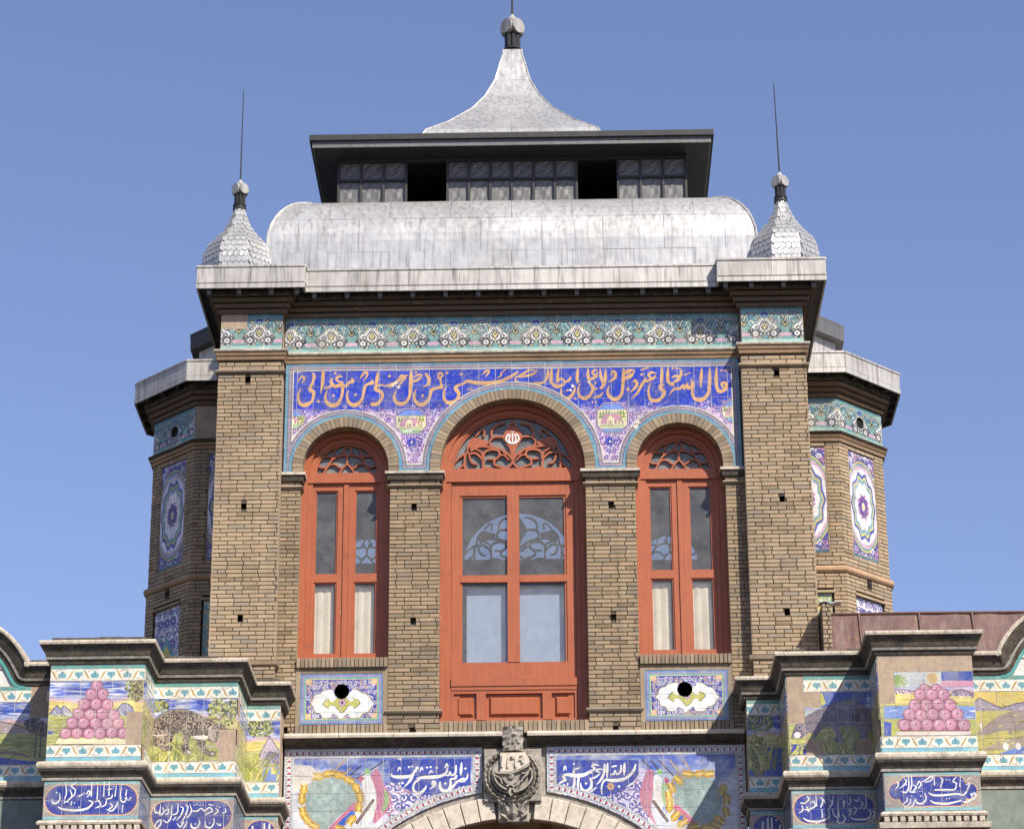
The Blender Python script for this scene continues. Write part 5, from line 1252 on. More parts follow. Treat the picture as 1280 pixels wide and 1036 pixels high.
# brick rings of the arches
for cx, hw, cz, r in WIN:
    ring = MB(); n = int(math.pi*r/.036)
    def vb(a0, a1, r0, r1, y0, y1):
        p = []
        for y in (y0, y1):
            for rr, aa in ((r0, a0), (r1, a0), (r1, a1), (r0, a1)): p.append((cx+rr*math.cos(aa), y, cz+rr*math.sin(aa)))
        ring.add(p, [(0, 1, 2, 3), (0, 4, 5, 1), (1, 5, 6, 2), (2, 6, 7, 3), (3, 7, 4, 0)])
    for k in range(n):
        a0, a1 = math.pi*k/n-.0022/r, math.pi*(k+1)/n+.0022/r; j = RND.uniform(-.002, .002)
        vb(a0+.004/r, a1-.004/r, r-.003, r+.088, -.018+j, .03)
    for s in (-1, 1):
        q = sorted((cx+s*(r-.003), cx+s*(r+.088))); ring.bev(q[0], q[1], -.018, .03, ZI+.002, cz-.003, .003)
    ring.build('arch_ring', M['brick_g'], TW, kind='stuff')

# inscription
img = paint_inscription()
ops = [(cx-IX0, cz-.3-IZ0, (lambda cx, cz, r: lambda a, b: math.hypot(a+IX0-cx, max(b+IZ0-cz, 0))-r-.0895)(cx, cz, r)) for cx, hw, cz, r in WIN]
z_off = (11.255-IZ0) % .147
ip = tile_panel('inscription_panel', TW, IX0, -.006, IZ0, steps(IW, .1485, .105), steps(IH, .147, .09), img, ops)
ip['label'] = 'blue glazed inscription band with tan script above lilac scrollwork'

# frieze and mouldings
fz0, fz1 = 11.388, 11.728
fm = paint_frieze('frieze_painting', 4.1, fz1-fz0, .045)
fx0 = -2.05
hol = []
fp = tile_panel('frieze', TW, fx0, -.006, fz0, steps(4.10, .1485, .08), [0, .172, .344], fm, hol)
for sx in (-1, 1):
    x0 = min(sx*2.62, sx*2.065)
    fi = paint_frieze('frieze_painting', .555, fz1-fz0, .345 if sx < 0 else .21)
    miss = {(0, 1), (1, 1)} if sx < 0 else set()
    tile_panel('frieze', TW, x0, PF-.006, fz0, [0, .10, .235, .395, .555] if sx < 0 else [0, .14, .28, .42, .555], [0, .20, .344], fi, (), miss)
def main_path(e=0, back=2.9): return [(-PX1-e, back), (-PX1-e, PF-e), (-PX0+e, PF-e), (-PX0+e, -e), (PX0-e, -e), (PX0-e, PF-e), (PX1+e, PF-e), (PX1+e, back)]
mp = main_path()
md = MB()
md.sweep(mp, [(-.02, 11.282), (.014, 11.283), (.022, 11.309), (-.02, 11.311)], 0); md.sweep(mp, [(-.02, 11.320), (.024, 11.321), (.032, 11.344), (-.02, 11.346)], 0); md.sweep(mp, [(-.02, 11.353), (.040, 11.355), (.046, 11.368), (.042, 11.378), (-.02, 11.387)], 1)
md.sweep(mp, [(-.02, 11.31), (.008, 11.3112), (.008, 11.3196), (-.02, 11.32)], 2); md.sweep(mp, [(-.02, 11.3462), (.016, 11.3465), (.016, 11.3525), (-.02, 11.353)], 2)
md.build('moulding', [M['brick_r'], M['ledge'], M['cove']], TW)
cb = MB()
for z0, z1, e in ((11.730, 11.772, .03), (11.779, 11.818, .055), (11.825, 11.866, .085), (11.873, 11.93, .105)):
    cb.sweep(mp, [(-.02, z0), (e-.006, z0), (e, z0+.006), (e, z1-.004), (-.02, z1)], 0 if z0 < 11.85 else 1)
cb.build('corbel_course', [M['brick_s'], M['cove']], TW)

# ------------------------------------------------------------------ roof
RF = MB()
RF.sweep(mp, [(-.02, 11.932), (.20, 11.932), (.20, 11.95), (-.02, 11.96)], 0)                 # soffit
RF.sweep(mp, [(.185, 11.905), (.203, 11.905), (.203, 11.953), (.185, 11.953)], 1)              # drip edge
deck = [(-PX1-.19, 2.9), (-PX1-.19, PF-.19), (PX1+.19, PF-.19), (PX1+.19, 2.9)]
RF.add([(-2.82, PF-.19, 12.09), (-1.87, PF-.19, 12.09), (-1.87, 3.09, 12.09), (-2.82, 3.09, 12.09)], [(0, 1, 2, 3)], 1)
RF.add([(2.82, PF-.19, 12.09), (1.87, PF-.19, 12.09), (1.87, 3.09, 12.09), (2.82, 3.09, 12.09)], [(0, 1, 2, 3)], 1)
RF.add([(-1.87, -.19, 12.09), (1.87, -.19, 12.09), (1.87, 3.09, 12.09), (-1.87, 3.09, 12.09)], [(0, 1, 2, 3)], 1)
roof = RF.build('roof', [M['zincd'], M['zincf']], TW)
# fascia in sheets
def fascia(mb_path):
    (xa, ya), (xb, yb) = mb_path
    t = MB(); L = math.hypot(xb-xa, yb-ya); dx, dy = (xb-xa)/L, (yb-ya)/L; nx, ny = dy, -dx
    pr = [(0, 11.955), (.006, 11.953), (.009, 11.962), (.003, 11.968), (.004, 12.104), (.012, 12.110), (.012, 12.128), (.004, 12.132), (-.02, 12.13), (-.02, 11.955)]
    t.add([(xa+nx*o, ya+ny*o, z) for o, z in pr]+[(xb+nx*o, yb+ny*o, z) for o, z in pr], [(i, len(pr)+i, len(pr)+(i+1) % len(pr), (i+1) % len(pr)) for i in range(len(pr))]+[tuple(range(len(pr))), tuple(range(2*len(pr)-1, len(pr)-1, -1))])
    t.build('fascia_sheet', M['zincf'], roof)
e = .20
for (xa, ya), (xb, yb) in zip(main_path(e)[:-1], main_path(e)[1:]):
    L = math.hypot(xb-xa, yb-ya)
    n = max(1, int(round(L/.49)))
    if L < .3: n = 1
    for k in range(n):
        q = .0015
        p0 = (xa+(xb-xa)*(k/n)+(xb-xa)/L*q, ya+(yb-ya)*(k/n)+(yb-ya)/L*q); p1 = (xa+(xb-xa)*((k+1)/n)-(xb-xa)/L*q, ya+(yb-ya)*((k+1)/n)-(yb-ya)/L*q)
        if L > .3 and L < 1: pass
        fascia((p0, p1))
# brackets under the soffit
bm_ = None
for x in [-2.72, -2.45, -2.16, -1.93]+list(np.linspace(-1.78, 1.78, 13))+[1.93, 2.16, 2.45, 2.72]:
    pf = PF if abs(x) > 1.9 else 0
    b = MB(); b.box(-.022, .022, -.185, -.10, -.034, 0); b.box(-.019, .019, -.165, -.105, -.066, -.035)
    if bm_ is None: bm_ = b.mesh('bracket', M['zincp'])
    o = bpy.data.objects.new('bracket', bm_); COL.objects.link(o); o.parent = roof; o.location = (x, pf, 11.931-7.8)

# the swelling zinc mansard with its sheets
MX, MY0, MY1, MZT = 2.25, .12, 2.66, 13.125
def inset(z):
    if z < 12.56: return 0.0
    t = min(1, (z-12.56)/(MZT-12.56))
    return .43*(1-math.sqrt(max(0, 1-t**1.75)))
def mans(x, z, off=0): return (x, MY0+inset(z)-off, z)
prof_z = [12.10, 12.3, 12.45, 12.56, 12.64, 12.74, 12.84, 12.92, 12.98, 13.03, 13.065, 13.095, 13.115, MZT]
us = MB()
for z0, z1 in zip(prof_z[:-1], prof_z[1:]):
    a, b = inset(z0), inset(z1)
    q = lambda i, z: [(-MX+i, MY0+i, z), (MX-i, MY0+i, z), (MX-i, MY1-i, z), (-MX+i, MY1-i, z)]
    A, B = q(a+.004, z0), q(b+.004, z1)
    for k in range(4): us.add([A[k], A[(k+1) % 4], B[(k+1) % 4], B[k]], [(0, 1, 2, 3)], 0 if k == 0 else 1)
i = inset(MZT)
us.add([(-MX+i, MY0+i, MZT), (MX-i, MY0+i, MZT), (MX-i, MY1-i, MZT), (-MX+i, MY1-i, MZT)], [(0, 1, 2, 3)], 1)
us.build('mansard', [M['zincd'], M['zinc']], TW); MAN = bpy.data.objects['mansard']
def sheet(xa, xb, za, zb, lift):
    n = 2 if zb < 12.5 else 6; P = []
    zz = [za+(zb-za)*k/n for k in range(n+1)]
    if zb > 12.5: zz = [za]+[z for z in prof_z if za+.02 < z < zb]+[zb]
    for z in zz:
        lim = MX-inset(z)
        P.append([(max(-lim, min(lim, xa+(xb-xa)*k/3)), MY0+inset(z)-lift-.0015*math.sin(math.pi*k/3)*RND.random(), z+inset(z)*0.0+lift*.5*(z > 13)) for k in range(4)])
    s = MB(); s.grid(P)
    # turned seam along the lower edge
    lo = P[0]; s.add([lo[0], lo[3], (lo[3][0], lo[3][1]+.008, lo[3][2]-.001), (lo[0][0], lo[0][1]+.008, lo[0][2]-.001)], [(0, 1, 2, 3)])
    s.add([(p[0], p[1]-.003, p[2]) for p in (lo[0], lo[3])]+[(p[0], p[1]-.003, p[2]+.012) for p in (lo[3], lo[0])], [(0, 1, 2, 3)])
    s.build('roof_sheet', M['zinc'], MAN, smooth=False)
for r_, (za, zb) in enumerate(((12.10, 12.44), (12.44, 12.80), (12.80, MZT))):
    e_ = np.linspace(-MX, MX, 9) if r_ != 1 else np.concatenate(([-MX], np.linspace(-MX+.28, MX-.28, 8), [MX]))
    for xa, xb in zip(e_[:-1], e_[1:]): sheet(xa+.0015, xb-.0015, za, zb, .002+RND.uniform(0, .003)+.0015*(2-r_))
rim = MB()
for sx in (-1, 1):
    rim.tube([(sx*(MX-inset(z)+.006), MY0+inset(z)-.004, z+.004) for z in prof_z], .012, 6)
rim.tube([(-1.83, MY0+inset(MZT), MZT+.002), (1.83, MY0+inset(MZT), MZT+.002)], .010, 6)
rim.build('hip_roll', M['zincf'], MAN)

# lantern with its broad eave
LN = MB(); LX, LY0, LY1, LZ0, LZ1 = 1.655, .71, 2.07, 13.13, 13.71
dv = [-LX, -1.44, -1.225, -1.01, -.615, -.41, -.205, 0, .205, .41, .615, 1.01, 1.225, 1.44, LX]
for x in dv: LN.box(x-.011, x+.011, LY0-.012, LY0+.03, LZ0, LZ1-.002)
for a, b in ((-LX, -1.01), (-.615, .615), (1.01, LX)):
    LN.box(a, b, LY0-.009, LY0+.028, 13.462, 13.484); LN.box(a, b, LY0-.008, LY0+.027, LZ0, LZ0+.06); LN.box(a, b, LY0-.008, LY0+.027, LZ1-.05, LZ1-.003)
for a, b in ((-1.01, -.615), (.615, 1.01)): LN.box(a+.011, b-.011, LY0-.008, LY0+.027, LZ1-.05, LZ1-.003); LN.box(a+.011, b-.011, LY0-.008, LY0+.1, LZ0, LZ0+.05)
LN.box(-LX, -LX+.03, LY0+.031, LY1, LZ0, LZ1-.003, 1); LN.box(LX-.03, LX, LY0+.031, LY1, LZ0, LZ1-.003, 1); LN.box(-LX+.031, LX-.031, LY1-.03, LY1, LZ0, LZ1-.003, 1)
LN.box(-LX+.031, LX-.031, LY0+.3, LY1-.031, LZ0-.002, LZ0+.003, 1)
lan = LN.build('lantern', [M['zincd'], M['zincd']], TW)
pm = {}
for a, b in zip(dv[:-1], dv[1:]):
    if abs(abs(a+b)/2-.8125) < .01: continue
    for z0, z1 in ((LZ0+.06, 13.462), (13.484, LZ1-.05)):
        p = MB(); x0, x1 = a+.012, b-.012; n = 5
        G = [[(x0+(x1-x0)*i_/n, LY0+.018+(.005*math.sin(i_*2.1+a*9)*math.sin(j_*1.7+z0) if 0 < i_ < n and 0 < j_ < n else 0), z0+(z1-z0)*j_/n) for i_ in range(n+1)] for j_ in range(n+1)]
        p.grid(G); p.build('panel', M['zincp'], lan)
ev = MB(); o = .265
ev.box(-LX-o, LX+o, LY0-o, LY1+o, 13.775, 13.832, 0); ev.box(-LX-o+.028, LX+o-.028, LY0-o+.028, LY1+o-.028, 13.708, 13.7745, 1)
ev.add([(-LX-o+.04, LY0-o+.04, 13.7055), (LX+o-.04, LY0-o+.04, 13.7055), (LX+o-.04, LY1+o-.04, 13.7055), (-LX-o+.04, LY1+o-.04, 13.7055)], [(0, 3, 2, 1)], 0)
ev.build('eave', [M['zincd'], M['zincp']], lan)

# spire: a tent of zinc sheets sweeping up to the finial
SPC = 1.39
sp_z, sp_h = [13.79, 13.80, 13.805], [1.88, 1.3, .88]
for py_, hp in ((161, 105), (151, 78), (135, 50), (119.5, 34), (100, 22), (80, 16), (68, 12)):
    h_ = hp*.0078; sp_h.append(h_); sp_z.append(W(637, py_, SPC-min(h_, .93))[1])
sp_z.append(15.20); sp_h.append(.090)
hy = lambda h: min(h, .55*h+.40) if h > .81 else h*(1-.0*h)
def sprad(z):
    return float(np.interp(z, sp_z, sp_h))
spm = MB()
for k in range(len(sp_z)-1):
    q = lambda z, h: [(-h, SPC-min(h, .93), z), (h, SPC-min(h, .93), z), (h, SPC+min(h, .93), z), (-h, SPC+min(h, .93), z)]
    A, B = q(sp_z[k], sp_h[k]-.004), q(sp_z[k+1], sp_h[k+1]-.004)
    for f_ in range(4): spm.add([A[f_], A[(f_+1) % 4], B[(f_+1) % 4], B[f_]], [(0, 1, 2, 3)])
spire = spm.build('spire', M['zinc'], TW)
for (za, zb, n) in ((sp_z[2], sp_z[4], 4), (sp_z[4], sp_z[5]+.05, 3), (sp_z[5]+.05, sp_z[7], 2), (sp_z[7], 15.20, 1)):
    for k in range(n):
        P = []; lf = RND.uniform(.001, .004)
        for z in [za]+[z for z in sorted(set(list(np.linspace(za, zb, 5)[1:-1])+[q for q in sp_z if za < q < zb]))]+[zb]:
            h = sprad(z); P.append([(-h+2*h*(k+t+.003*(1-2*t))/n, SPC-min(h, .93)-lf, z) for t in (0, .33, .67, 1)])
        s = MB(); s.grid(P); s.build('roof_sheet', M['zinc'], spire)
hr = MB()
for sx in (-1, 1): hr.tube([(sx*h, SPC-min(h, .93), z) for z, h in zip(sp_z, sp_h)], .010, 6)
hr.build('hip_roll', M['zincf'], spire)

def finial(parent, c, z0, k, rod_top, lean=0):
    f = MB(); x, y = c
    f.lathe([(.092*k, z0-.02), (.098*k, z0), (.088*k, z0+.012), (.070*k, z0+.02), (.094*k, z0+.04*k), (.096*k, z0+.052*k), (.076*k, z0+.06*k), (.062*k, z0+.07*k)], c, 14)
    for q in range(8):
        a = q*math.pi/4+.2; f.tube([(x+.058*k*math.cos(a), y+.058*k*math.sin(a), z0+.065*k), (x+.058*k*math.cos(a), y+.058*k*math.sin(a), z0+.24*k)], .022*k, 6)
    f.lathe([(.045*k, z0+.05*k), (.045*k, z0+.30*k)], c, 8)
    f.lathe([(.062*k, z0+.235*k), (.066*k, z0+.25*k), (.05*k, z0+.33*k), (.066*k, z0+.385*k), (.058*k, z0+.395*k), (.028*k, z0+.43*k), (.010*k, z0+.46*k)], c, 12, 1)
    fo = f.build('finial', [M['zincd'], M['zincf']], parent, smooth=False)
    for q in range(4):                                         # round ears
        a = math.pi/4+q*math.pi/2; d = Vector((math.cos(a), math.sin(a), 0)); t = Vector((-d.y, d.x, 0))
        ctr = Vector((x, y, z0+.295*k))+d*.074*k; l = MB(); n = 18; V = []
        for s_ in (-.022*k, .022*k):
            for j in range(n):
                w = 2*math.pi*j/n; V.append(ctr+d*s_+t*math.cos(w)*.078*k+Vector((0, 0, math.sin(w)*.078*k)))
        l.add(V, [tuple(range(n))[::-1], tuple(range(n, 2*n))]+[(j, (j+1) % n, n+(j+1) % n, n+j) for j in range(n)]); l.build('ear', M['zincf'], parent)
    r = MB(); r.tube([(x, y, z0+.44*k), (x+lean*.5, y, (z0+.44*k+rod_top)/2), (x+lean, y, rod_top-.06*k), (x+lean, y, rod_top)], [.012*k, .009*k, .007*k, .002], 6)
    r.build('rod', M['iron'], parent)
finial(spire, (0, SPC), 15.19, 1.0, 16.25)

# cupolas on the corner piers, eight sided, hung with round-ended shingles
for sx in (-1, 1):
    cx, cy = (-2.53 if sx < 0 else 2.50), .20; rot = math.pi/8
    pz = [12.09, 12.22, 12.33, 12.43, 12.50, 12.555, 12.62, 12.70, 12.78, 12.855, 12.90, 12.945]
    ph = [.330, .345, .345, .326, .300, .262, .206, .146, .103, .076, .060, .052]
    cu = MB(); cu.lathe([(h-.006, z) for h, z in zip(ph, pz)], (cx, cy), 8, 0, rot=rot); co = cu.build('cupola', [M['shingle']], TW)
    rad = lambda z: float(np.interp(z, pz, ph))
    rows = np.linspace(12.14, 12.90, 14); n_sh = 0
    for r_, z in enumerate(rows):
        dz = rows[1]-rows[0]
        for f_ in range(8):
            a0, a1 = rot+f_*math.pi/4, rot+(f_+1)*math.pi/4; am = (a0+a1)/2
            dirx, diry = math.cos(am), math.sin(am)
            if diry > -.3: continue                           # courtyard side stays plain sheet
            ap = lambda z: rad(z)*math.cos(math.pi/8)
            wid = lambda z: 2*rad(z)*math.sin(math.pi/8)
            n = max(2, int(round(wid(z)/.056))); tx, ty = -diry, dirx
            for k in range(n):
                u0 = -.5+(k+(.5 if r_ % 2 else 0))/n; u1 = u0+1/n
                u0c, u1c = max(-.5, u0), min(.5, u1)
                if u1c-u0c < .3/n: continue
                def P(u, zz, lift): 
                    q = ap(zz)+lift; return (cx+dirx*q+tx*u*wid(z), cy+diry*q+ty*u*wid(z), zz)
                um = (u0c+u1c)/2; hw = (u1c-u0c)/2*.97
                zt = z+dz*1.05; lf = .004+RND.uniform(0, .003)
                pts = [P(um-hw, zt, .001), P(um-hw, z+dz*.30, lf*.7), P(um-hw*.75, z+dz*.08, lf), P(um-hw*.3, z-dz*.06, lf), P(um+hw*.3, z-dz*.06, lf), P(um+hw*.75, z+dz*.08, lf), P(um+hw, z+dz*.30, lf*.7), P(um+hw, zt, .001)]
                s = MB(); low = [(p[0]-dirx*.004, p[1]-diry*.004, p[2]+.001) for p in pts[1:7]]
                s.add(pts+low, [tuple(range(8))]+[(1+i_, 8+i_, 9+i_, 2+i_) for i_ in range(5)])
                if n_sh < 400: s.build('shingle', M['shingle'], co, fix=False); n_sh += 1
    finial(co, (cx, cy), 12.94, .66, 14.19, 0 if sx < 0 else -.015)

# ------------------------------------------------------------------ windows
def fret(mb, strokes, y0, y1, mirror=None):
    for k, st in enumerate(strokes):
        for sgn in ((1, -1) if mirror else (1,)):
            pts = cat([(p[0], p[1]) for p in st], 4); ws = [p[2] for p in st]
            wi = [float(np.interp(i_, np.linspace(0, len(pts)-1, len(ws)), ws)) for i_ in range(len(pts))]
            q = [(sgn*(p[0]), p[1]) for p in pts]
            e_ = .0004*k+(.0002 if sgn < 0 else 0)
            mb.ribbon(q, [w_*.82 for w_ in wi], y0-e_, y1)
def trace_fret(t, ox, oy, k, cxp, Y):
    """strokes in window metres: x from the middle line, z true"""
    out = []; x_c, _ = W(ox+cxp/k, oy, Y); x1, _ = W(ox+cxp/k+10, oy, Y); mpp = (x1-x_c)/10
    for st in parse(t):
        r = []
        for p in st:
            x, z = W(ox+p[0]/k, oy+p[1]/k, Y); xm, _ = W(ox+cxp/k, oy+p[1]/k, Y)
            r.append((x-xm, z, (p[2] if len(p) > 2 else 22)/k*mpp))
        out.append(r)
    return out
DOORF = trace_fret('638,172,16 602,228,22 570,292,26 592,335,24 620,385,22 632,440,24 640,492,24|640,490,24 596,545,22 546,592,20|640,482,22 600,428,22 530,388,22 440,372,22 372,370,20 300,404,22|450,335,18 478,298,22 528,290,22 572,296,20|450,335,18 470,368,20 530,388,22|470,292,20 474,242,22 508,202,22 576,182,14|405,292,18 414,252,18 390,242,16 342,288,14|262,430,20 252,500,22 266,560,22 320,592,22 380,580,22 402,530,22 392,470,22 340,424,20 288,430,20|160,516,14 218,452,18 288,420,20|158,586,14 250,512,18 262,490,16|404,482,20 408,424,22 456,396,22 520,402,22 532,440,22 498,470,20 430,470,16|410,542,20 470,548,22 522,594,20|498,470,20 490,512,20 556,536,20 596,545,16|288,440,18 312,500,20 356,514,12|532,440,18 570,442,16 610,480,16|270,430,16 290,350,20 330,300,18|545,392,16 588,440,14|402,480,16 388,420,16 340,392,14', 540, 500, 6.4, 638, FY)
SIDEF = trace_fret('675,336,16 636,386,24 650,440,24 674,482,24 675,542,24|675,540,24 622,600,24 584,655,20|640,442,18 562,458,22 492,508,22 456,570,24 408,650,22|380,468,18 336,522,22 362,580,24 440,582,24 482,550,22 542,552,22 602,592,20 650,570,16|380,468,16 450,462,20 508,466,18|525,396,16 520,442,18 498,492,18|610,402,18 626,440,20 644,444,16|600,342,12 545,372,14 524,398,14', 360, 520, 9.14, 675, FY)
FR_EM = None

def arch_poly(hw, cz, r, z0, n=28):
    return [(-hw, z0)]+[(-r*math.cos(math.pi*k/n), cz+r*math.sin(math.pi*k/n)) for k in range(n+1)]+[(hw, z0)]
def arch_frame(mb, hw, cz, r, z0, t, y0, y1, mi=0):
    """arched wooden frame of width t"""
    O = arch_poly(hw, cz, r, z0); I = arch_poly(hw-t, cz, r-t, z0); n = len(O)
    for a in range(n-1):
        o0, o1, i1, i0 = O[a], O[a+1], I[a+1], I[a]
        mb.add([(o0[0], y0, o0[1]), (o1[0], y0, o1[1]), (i1[0], y0, i1[1]), (i0[0], y0, i0[1]), (o0[0], y1, o0[1]), (o1[0], y1, o1[1]), (i1[0], y1, i1[1]), (i0[0], y1, i0[1])], [(0, 1, 2, 3), (3, 2, 6, 7), (0, 4, 5, 1)], mi)
def window(kind, cx, name, rear=False):
    hw, cz, r = (.6445, 10.275, .645) if kind == 'door' else (.3975, 10.285, .385)
    y = FY if not rear else YB+.06
    z0 = 7.955 if kind == 'door' else 8.535
    b = MB(); mi = 0
    arch_frame(b, hw, cz, r-.001, ZI-.0, .052, y-.05, y+.06); arch_frame(b, hw-.052, cz, r-.053, ZI, .045, y-.016, y+.05); arch_frame(b, hw-.097, cz, r-.098, ZI, .018, y-.002, y+.045)
    tz0, tz1 = (10.185, 10.31) if kind == 'door' else (10.19, 10.285)
    fo = None
    # jambs and transom
    for s in (-1, 1):
        b.box(*sorted((s*hw, s*(hw-.052))), y-.05, y+.06, z0, ZI); b.box(*sorted((s*(hw-.0525), s*(hw-.097))), y-.016, y+.05, z0, tz0-.002)
    b.box(-hw+.053, hw-.053, y-.026, y+.05, tz0, tz1-.028); b.box(-hw+.053, hw-.053, y-.020, y+.05, tz1-.0275, tz1); b.box(-hw+.053, hw-.053, y-.006, y+.05, tz0-.014, tz0-.001)
    b.box(-hw, hw, y-.034, y+.06, z0-.02 if kind != 'door' else z0, z0+.022)
    b.v = [(p[0]+cx, p[1], p[2]) for p in b.v]
    wo = b.build(name, M['red'], TW)
    d = MB()
    zt = tz0-.016
    if kind == 'door':
        d.box(-.545, .545, y, y+.04, 10.06, zt); d.box(-.545, -.470, y, y+.04, 8.0, 10.059); d.box(.470, .545, y, y+.04, 8.0, 10.059)
        d.box(-.4695, .4695, y+.002, y+.04, 8.37, 8.52); d.box(-.053, .053-.0, y-.004, y+.036, 8.52, 10.059); d.box(-.4695, -.0535, y-.002, y+.036, 9.25, 9.315); d.box(.0535, .4695, y-.002, y+.036, 9.25, 9.315)
        for s in (-1, 1):
            d.box(*sorted((s*.470, s*.450)), y+.01, y+.035, 8.521, 10.058)
        d.box(-.4495, .4495, y+.011, y+.035, 10.04, 10.0585)
        d.box(-.545, .545, y-.03, y+.0, 8.30, 8.37); d.box(-.545, .545, y-.022, y-.001, 8.265, 8.2995)
        pan = ((-.525, -.325), (-.245, .245), (.325, .525))
        d.box(-.545, .545, y+.012, y+.04, 7.98, 8.264)
        for a, c in ((-.545, -.525), (-.325, -.245), (.245, .325), (.525, .545)): d.box(a, c, y-.016, y+.0115, 8.0, 8.264)
        for a, c in pan: d.box(a, c, y-.0155, y+.0115, 7.98, 8.01); d.box(a, c, y-.0155, y+.0115, 8.235, 8.264); d.bev(a+.03, c-.03, y-.010, y+.0116, 8.04, 8.205, .016)
    else:
        for s in (-1, 1):
            x = lambda q: s*q
            for a, c in ((.024, .075), (.278, .300)): d.box(*sorted((x(a), x(c))), y, y+.04, 8.56, zt)
            for a, c in ((8.56, 8.615), (9.268, 9.345), (10.125, zt)): d.box(*sorted((x(.0755), x(.2775))), y+.001, y+.039, a, c)
            for a, c in ((8.6155, 9.2675), (9.3455, 10.1245)):
                d.box(*sorted((x(.0755), x(.088))), y+.010, y+.036, a, c); d.box(*sorted((x(.265), x(.2775))), y+.010, y+.036, a, c); d.box(*sorted((x(.0885), x(.2645))), y+.0105, y+.036, c-.012, c)
        d.box(-.0225, .0225, y-.012, y+.03, 8.56, zt)
    d.v = [(p[0]+cx, p[1], p[2]) for p in d.v]; d.build('leaf', M['red'], wo)
    F = MB(); fret(F, DOORF if kind == 'door' else SIDEF, y+.004, y+.024, True)
    if kind == 'door':
        P = [W(540+a/6.4, 500+c/6.4, FY) for a, c in ((638, 200), (668, 236), (700, 296), (672, 350), (650, 420), (640, 450), (630, 420), (606, 350), (574, 296), (606, 236))]
        xc = W(540+638/6.4, 545, FY)[0]
        F.prism([(a-xc, c) for a, c in P], y+.002, y+.026)
        for s in (-1, 1):
            L = [W(540+a/6.4, 500+c/6.4, FY) for a, c in ((318, 300), (350, 300), (440, 326), (440, 356), (372, 366), (330, 384), (300, 398), (286, 350))]
            F.prism([(s*(a-xc), c) for a, c in L], y+.003+.0003*(s > 0), y+.022)
    F.v = [(p[0]+cx, p[1], p[2]) for p in F.v]; F.build('fretwork', M['red'], wo)
    if kind == 'door' and not rear:
        em = MB(); mx, mz = W(540+637/6.4, 500+306/6.4, FY); mx -= W(540+638/6.4, 545, FY)[0]; ye = y-.0005
        em.ribbon([(mx, mz-.055), (mx, mz+.02), (mx, mz+.052)], [.006, .014, .004], ye-.003, y+.002)
        for s in (-1, 1):
            em.ribbon(cat([(mx+s*.006, mz-.054), (mx+s*.030, mz-.02), (mx+s*.026, mz+.02), (mx+s*.014, mz+.04)]), .011, ye-.0026, y+.002)
            em.ribbon(cat([(mx+s*.022, mz-.050), (mx+s*.056, mz-.016), (mx+s*.052, mz+.02), (mx+s*.032, mz+.044)]), .012, ye-.0022, y+.002)
        em.ribbon(cat([(mx-.016, mz+.062), (mx, mz+.058), (mx+.016, mz+.064)]), .006, ye-.002, y+.002)
        em.v = [(p[0]+cx, p[1], p[2]) for p in em.v]; em.build('emblem', M['white'], wo)
    if not rear:
        gl = MB(); q = arch_poly(hw-.1, cz, r-.1, tz1-.002)
        gl.add([(cx+a, y+.030, c) for a, c in q], [tuple(range(len(q)))[::-1]]); gl.build('pane', M['glass_d'], wo, fix=False)
        for s in (-1, 1):
            R_ = ((.0535, .4695, 8.52, 9.25), (.0535, .4695, 9.315, 10.06)) if kind == 'door' else ((.076, .277, 8.615, 9.268), (.076, .277, 9.345, 10.125))
            for a, c, e0, e1 in R_:
                x0, x1 = sorted((cx+s*a, cx+s*c)); yy = y+.022; t_ = RND.uniform(-.0015, .0015)
                gl = MB(); gl.add([(x0, yy-t_, e0), (x1, yy+t_, e0), (x1, yy+t_, e1), (x0, yy-t_, e1)], [(0, 1, 2, 3)]); gl.build('pane', M['glass'], wo, fix=False)
        if kind == 'door':
            for s in (-1, 1):
                x0, x1 = sorted((cx+s*.010, cx+s*(.448 if s > 0 else .418))); bl = MB(); bl.box(x0+.004, x1, y+.075, y+.08, 8.50, 9.215); bl.build('blind', M['bluewhite'], wo)
        else:
            for s in (-1, 1):
                x0, x1 = cx+s*.178-.10, cx+s*.178+.072; bl = MB(); n = 8
                bl.grid([[(x0+(x1-x0)*i_/n, y+.06+.004*math.sin(i_*1.9), zz) for i_ in range(n+1)] for zz in (8.56, 8.9, 9.235)]); bl.build('blind', M['cream'], wo)
    if rear:
        gl = MB(); q = arch_poly(hw-.1, cz, r-.1, tz1-.002); gl.add([(cx+a, y+.030, c) for a, c in q], [tuple(range(len(q)))[::-1]]); gl.build('pane', M['glass_d'], wo, fix=False)
    return wo
for k_, (cx, kind) in enumerate(((-1.4825, 'side'), (0, 'door'), (1.4825, 'side'))):
    wo = window(kind, cx, 'balcony_door' if kind == 'door' else 'window')
    wo['label'] = ('red balcony door with two blue-lit panes and a white emblem in its fretwork fanlight' if kind == 'door' else 'narrow red arched window with cream blinds in its lower panes')
    window(kind, cx, 'rear_door' if kind == 'door' else 'rear_window', True)
rb = MB()                                              # dark lower lights of the rear openings
for cx, hw in ((-1.4825, .38), (1.4825, .38), (0, .63)): rb.box(cx-hw, cx+hw, YB+.14, YB+.15, ZB, 10.19)
rb.build('rear_shutter', M['room'], TW)

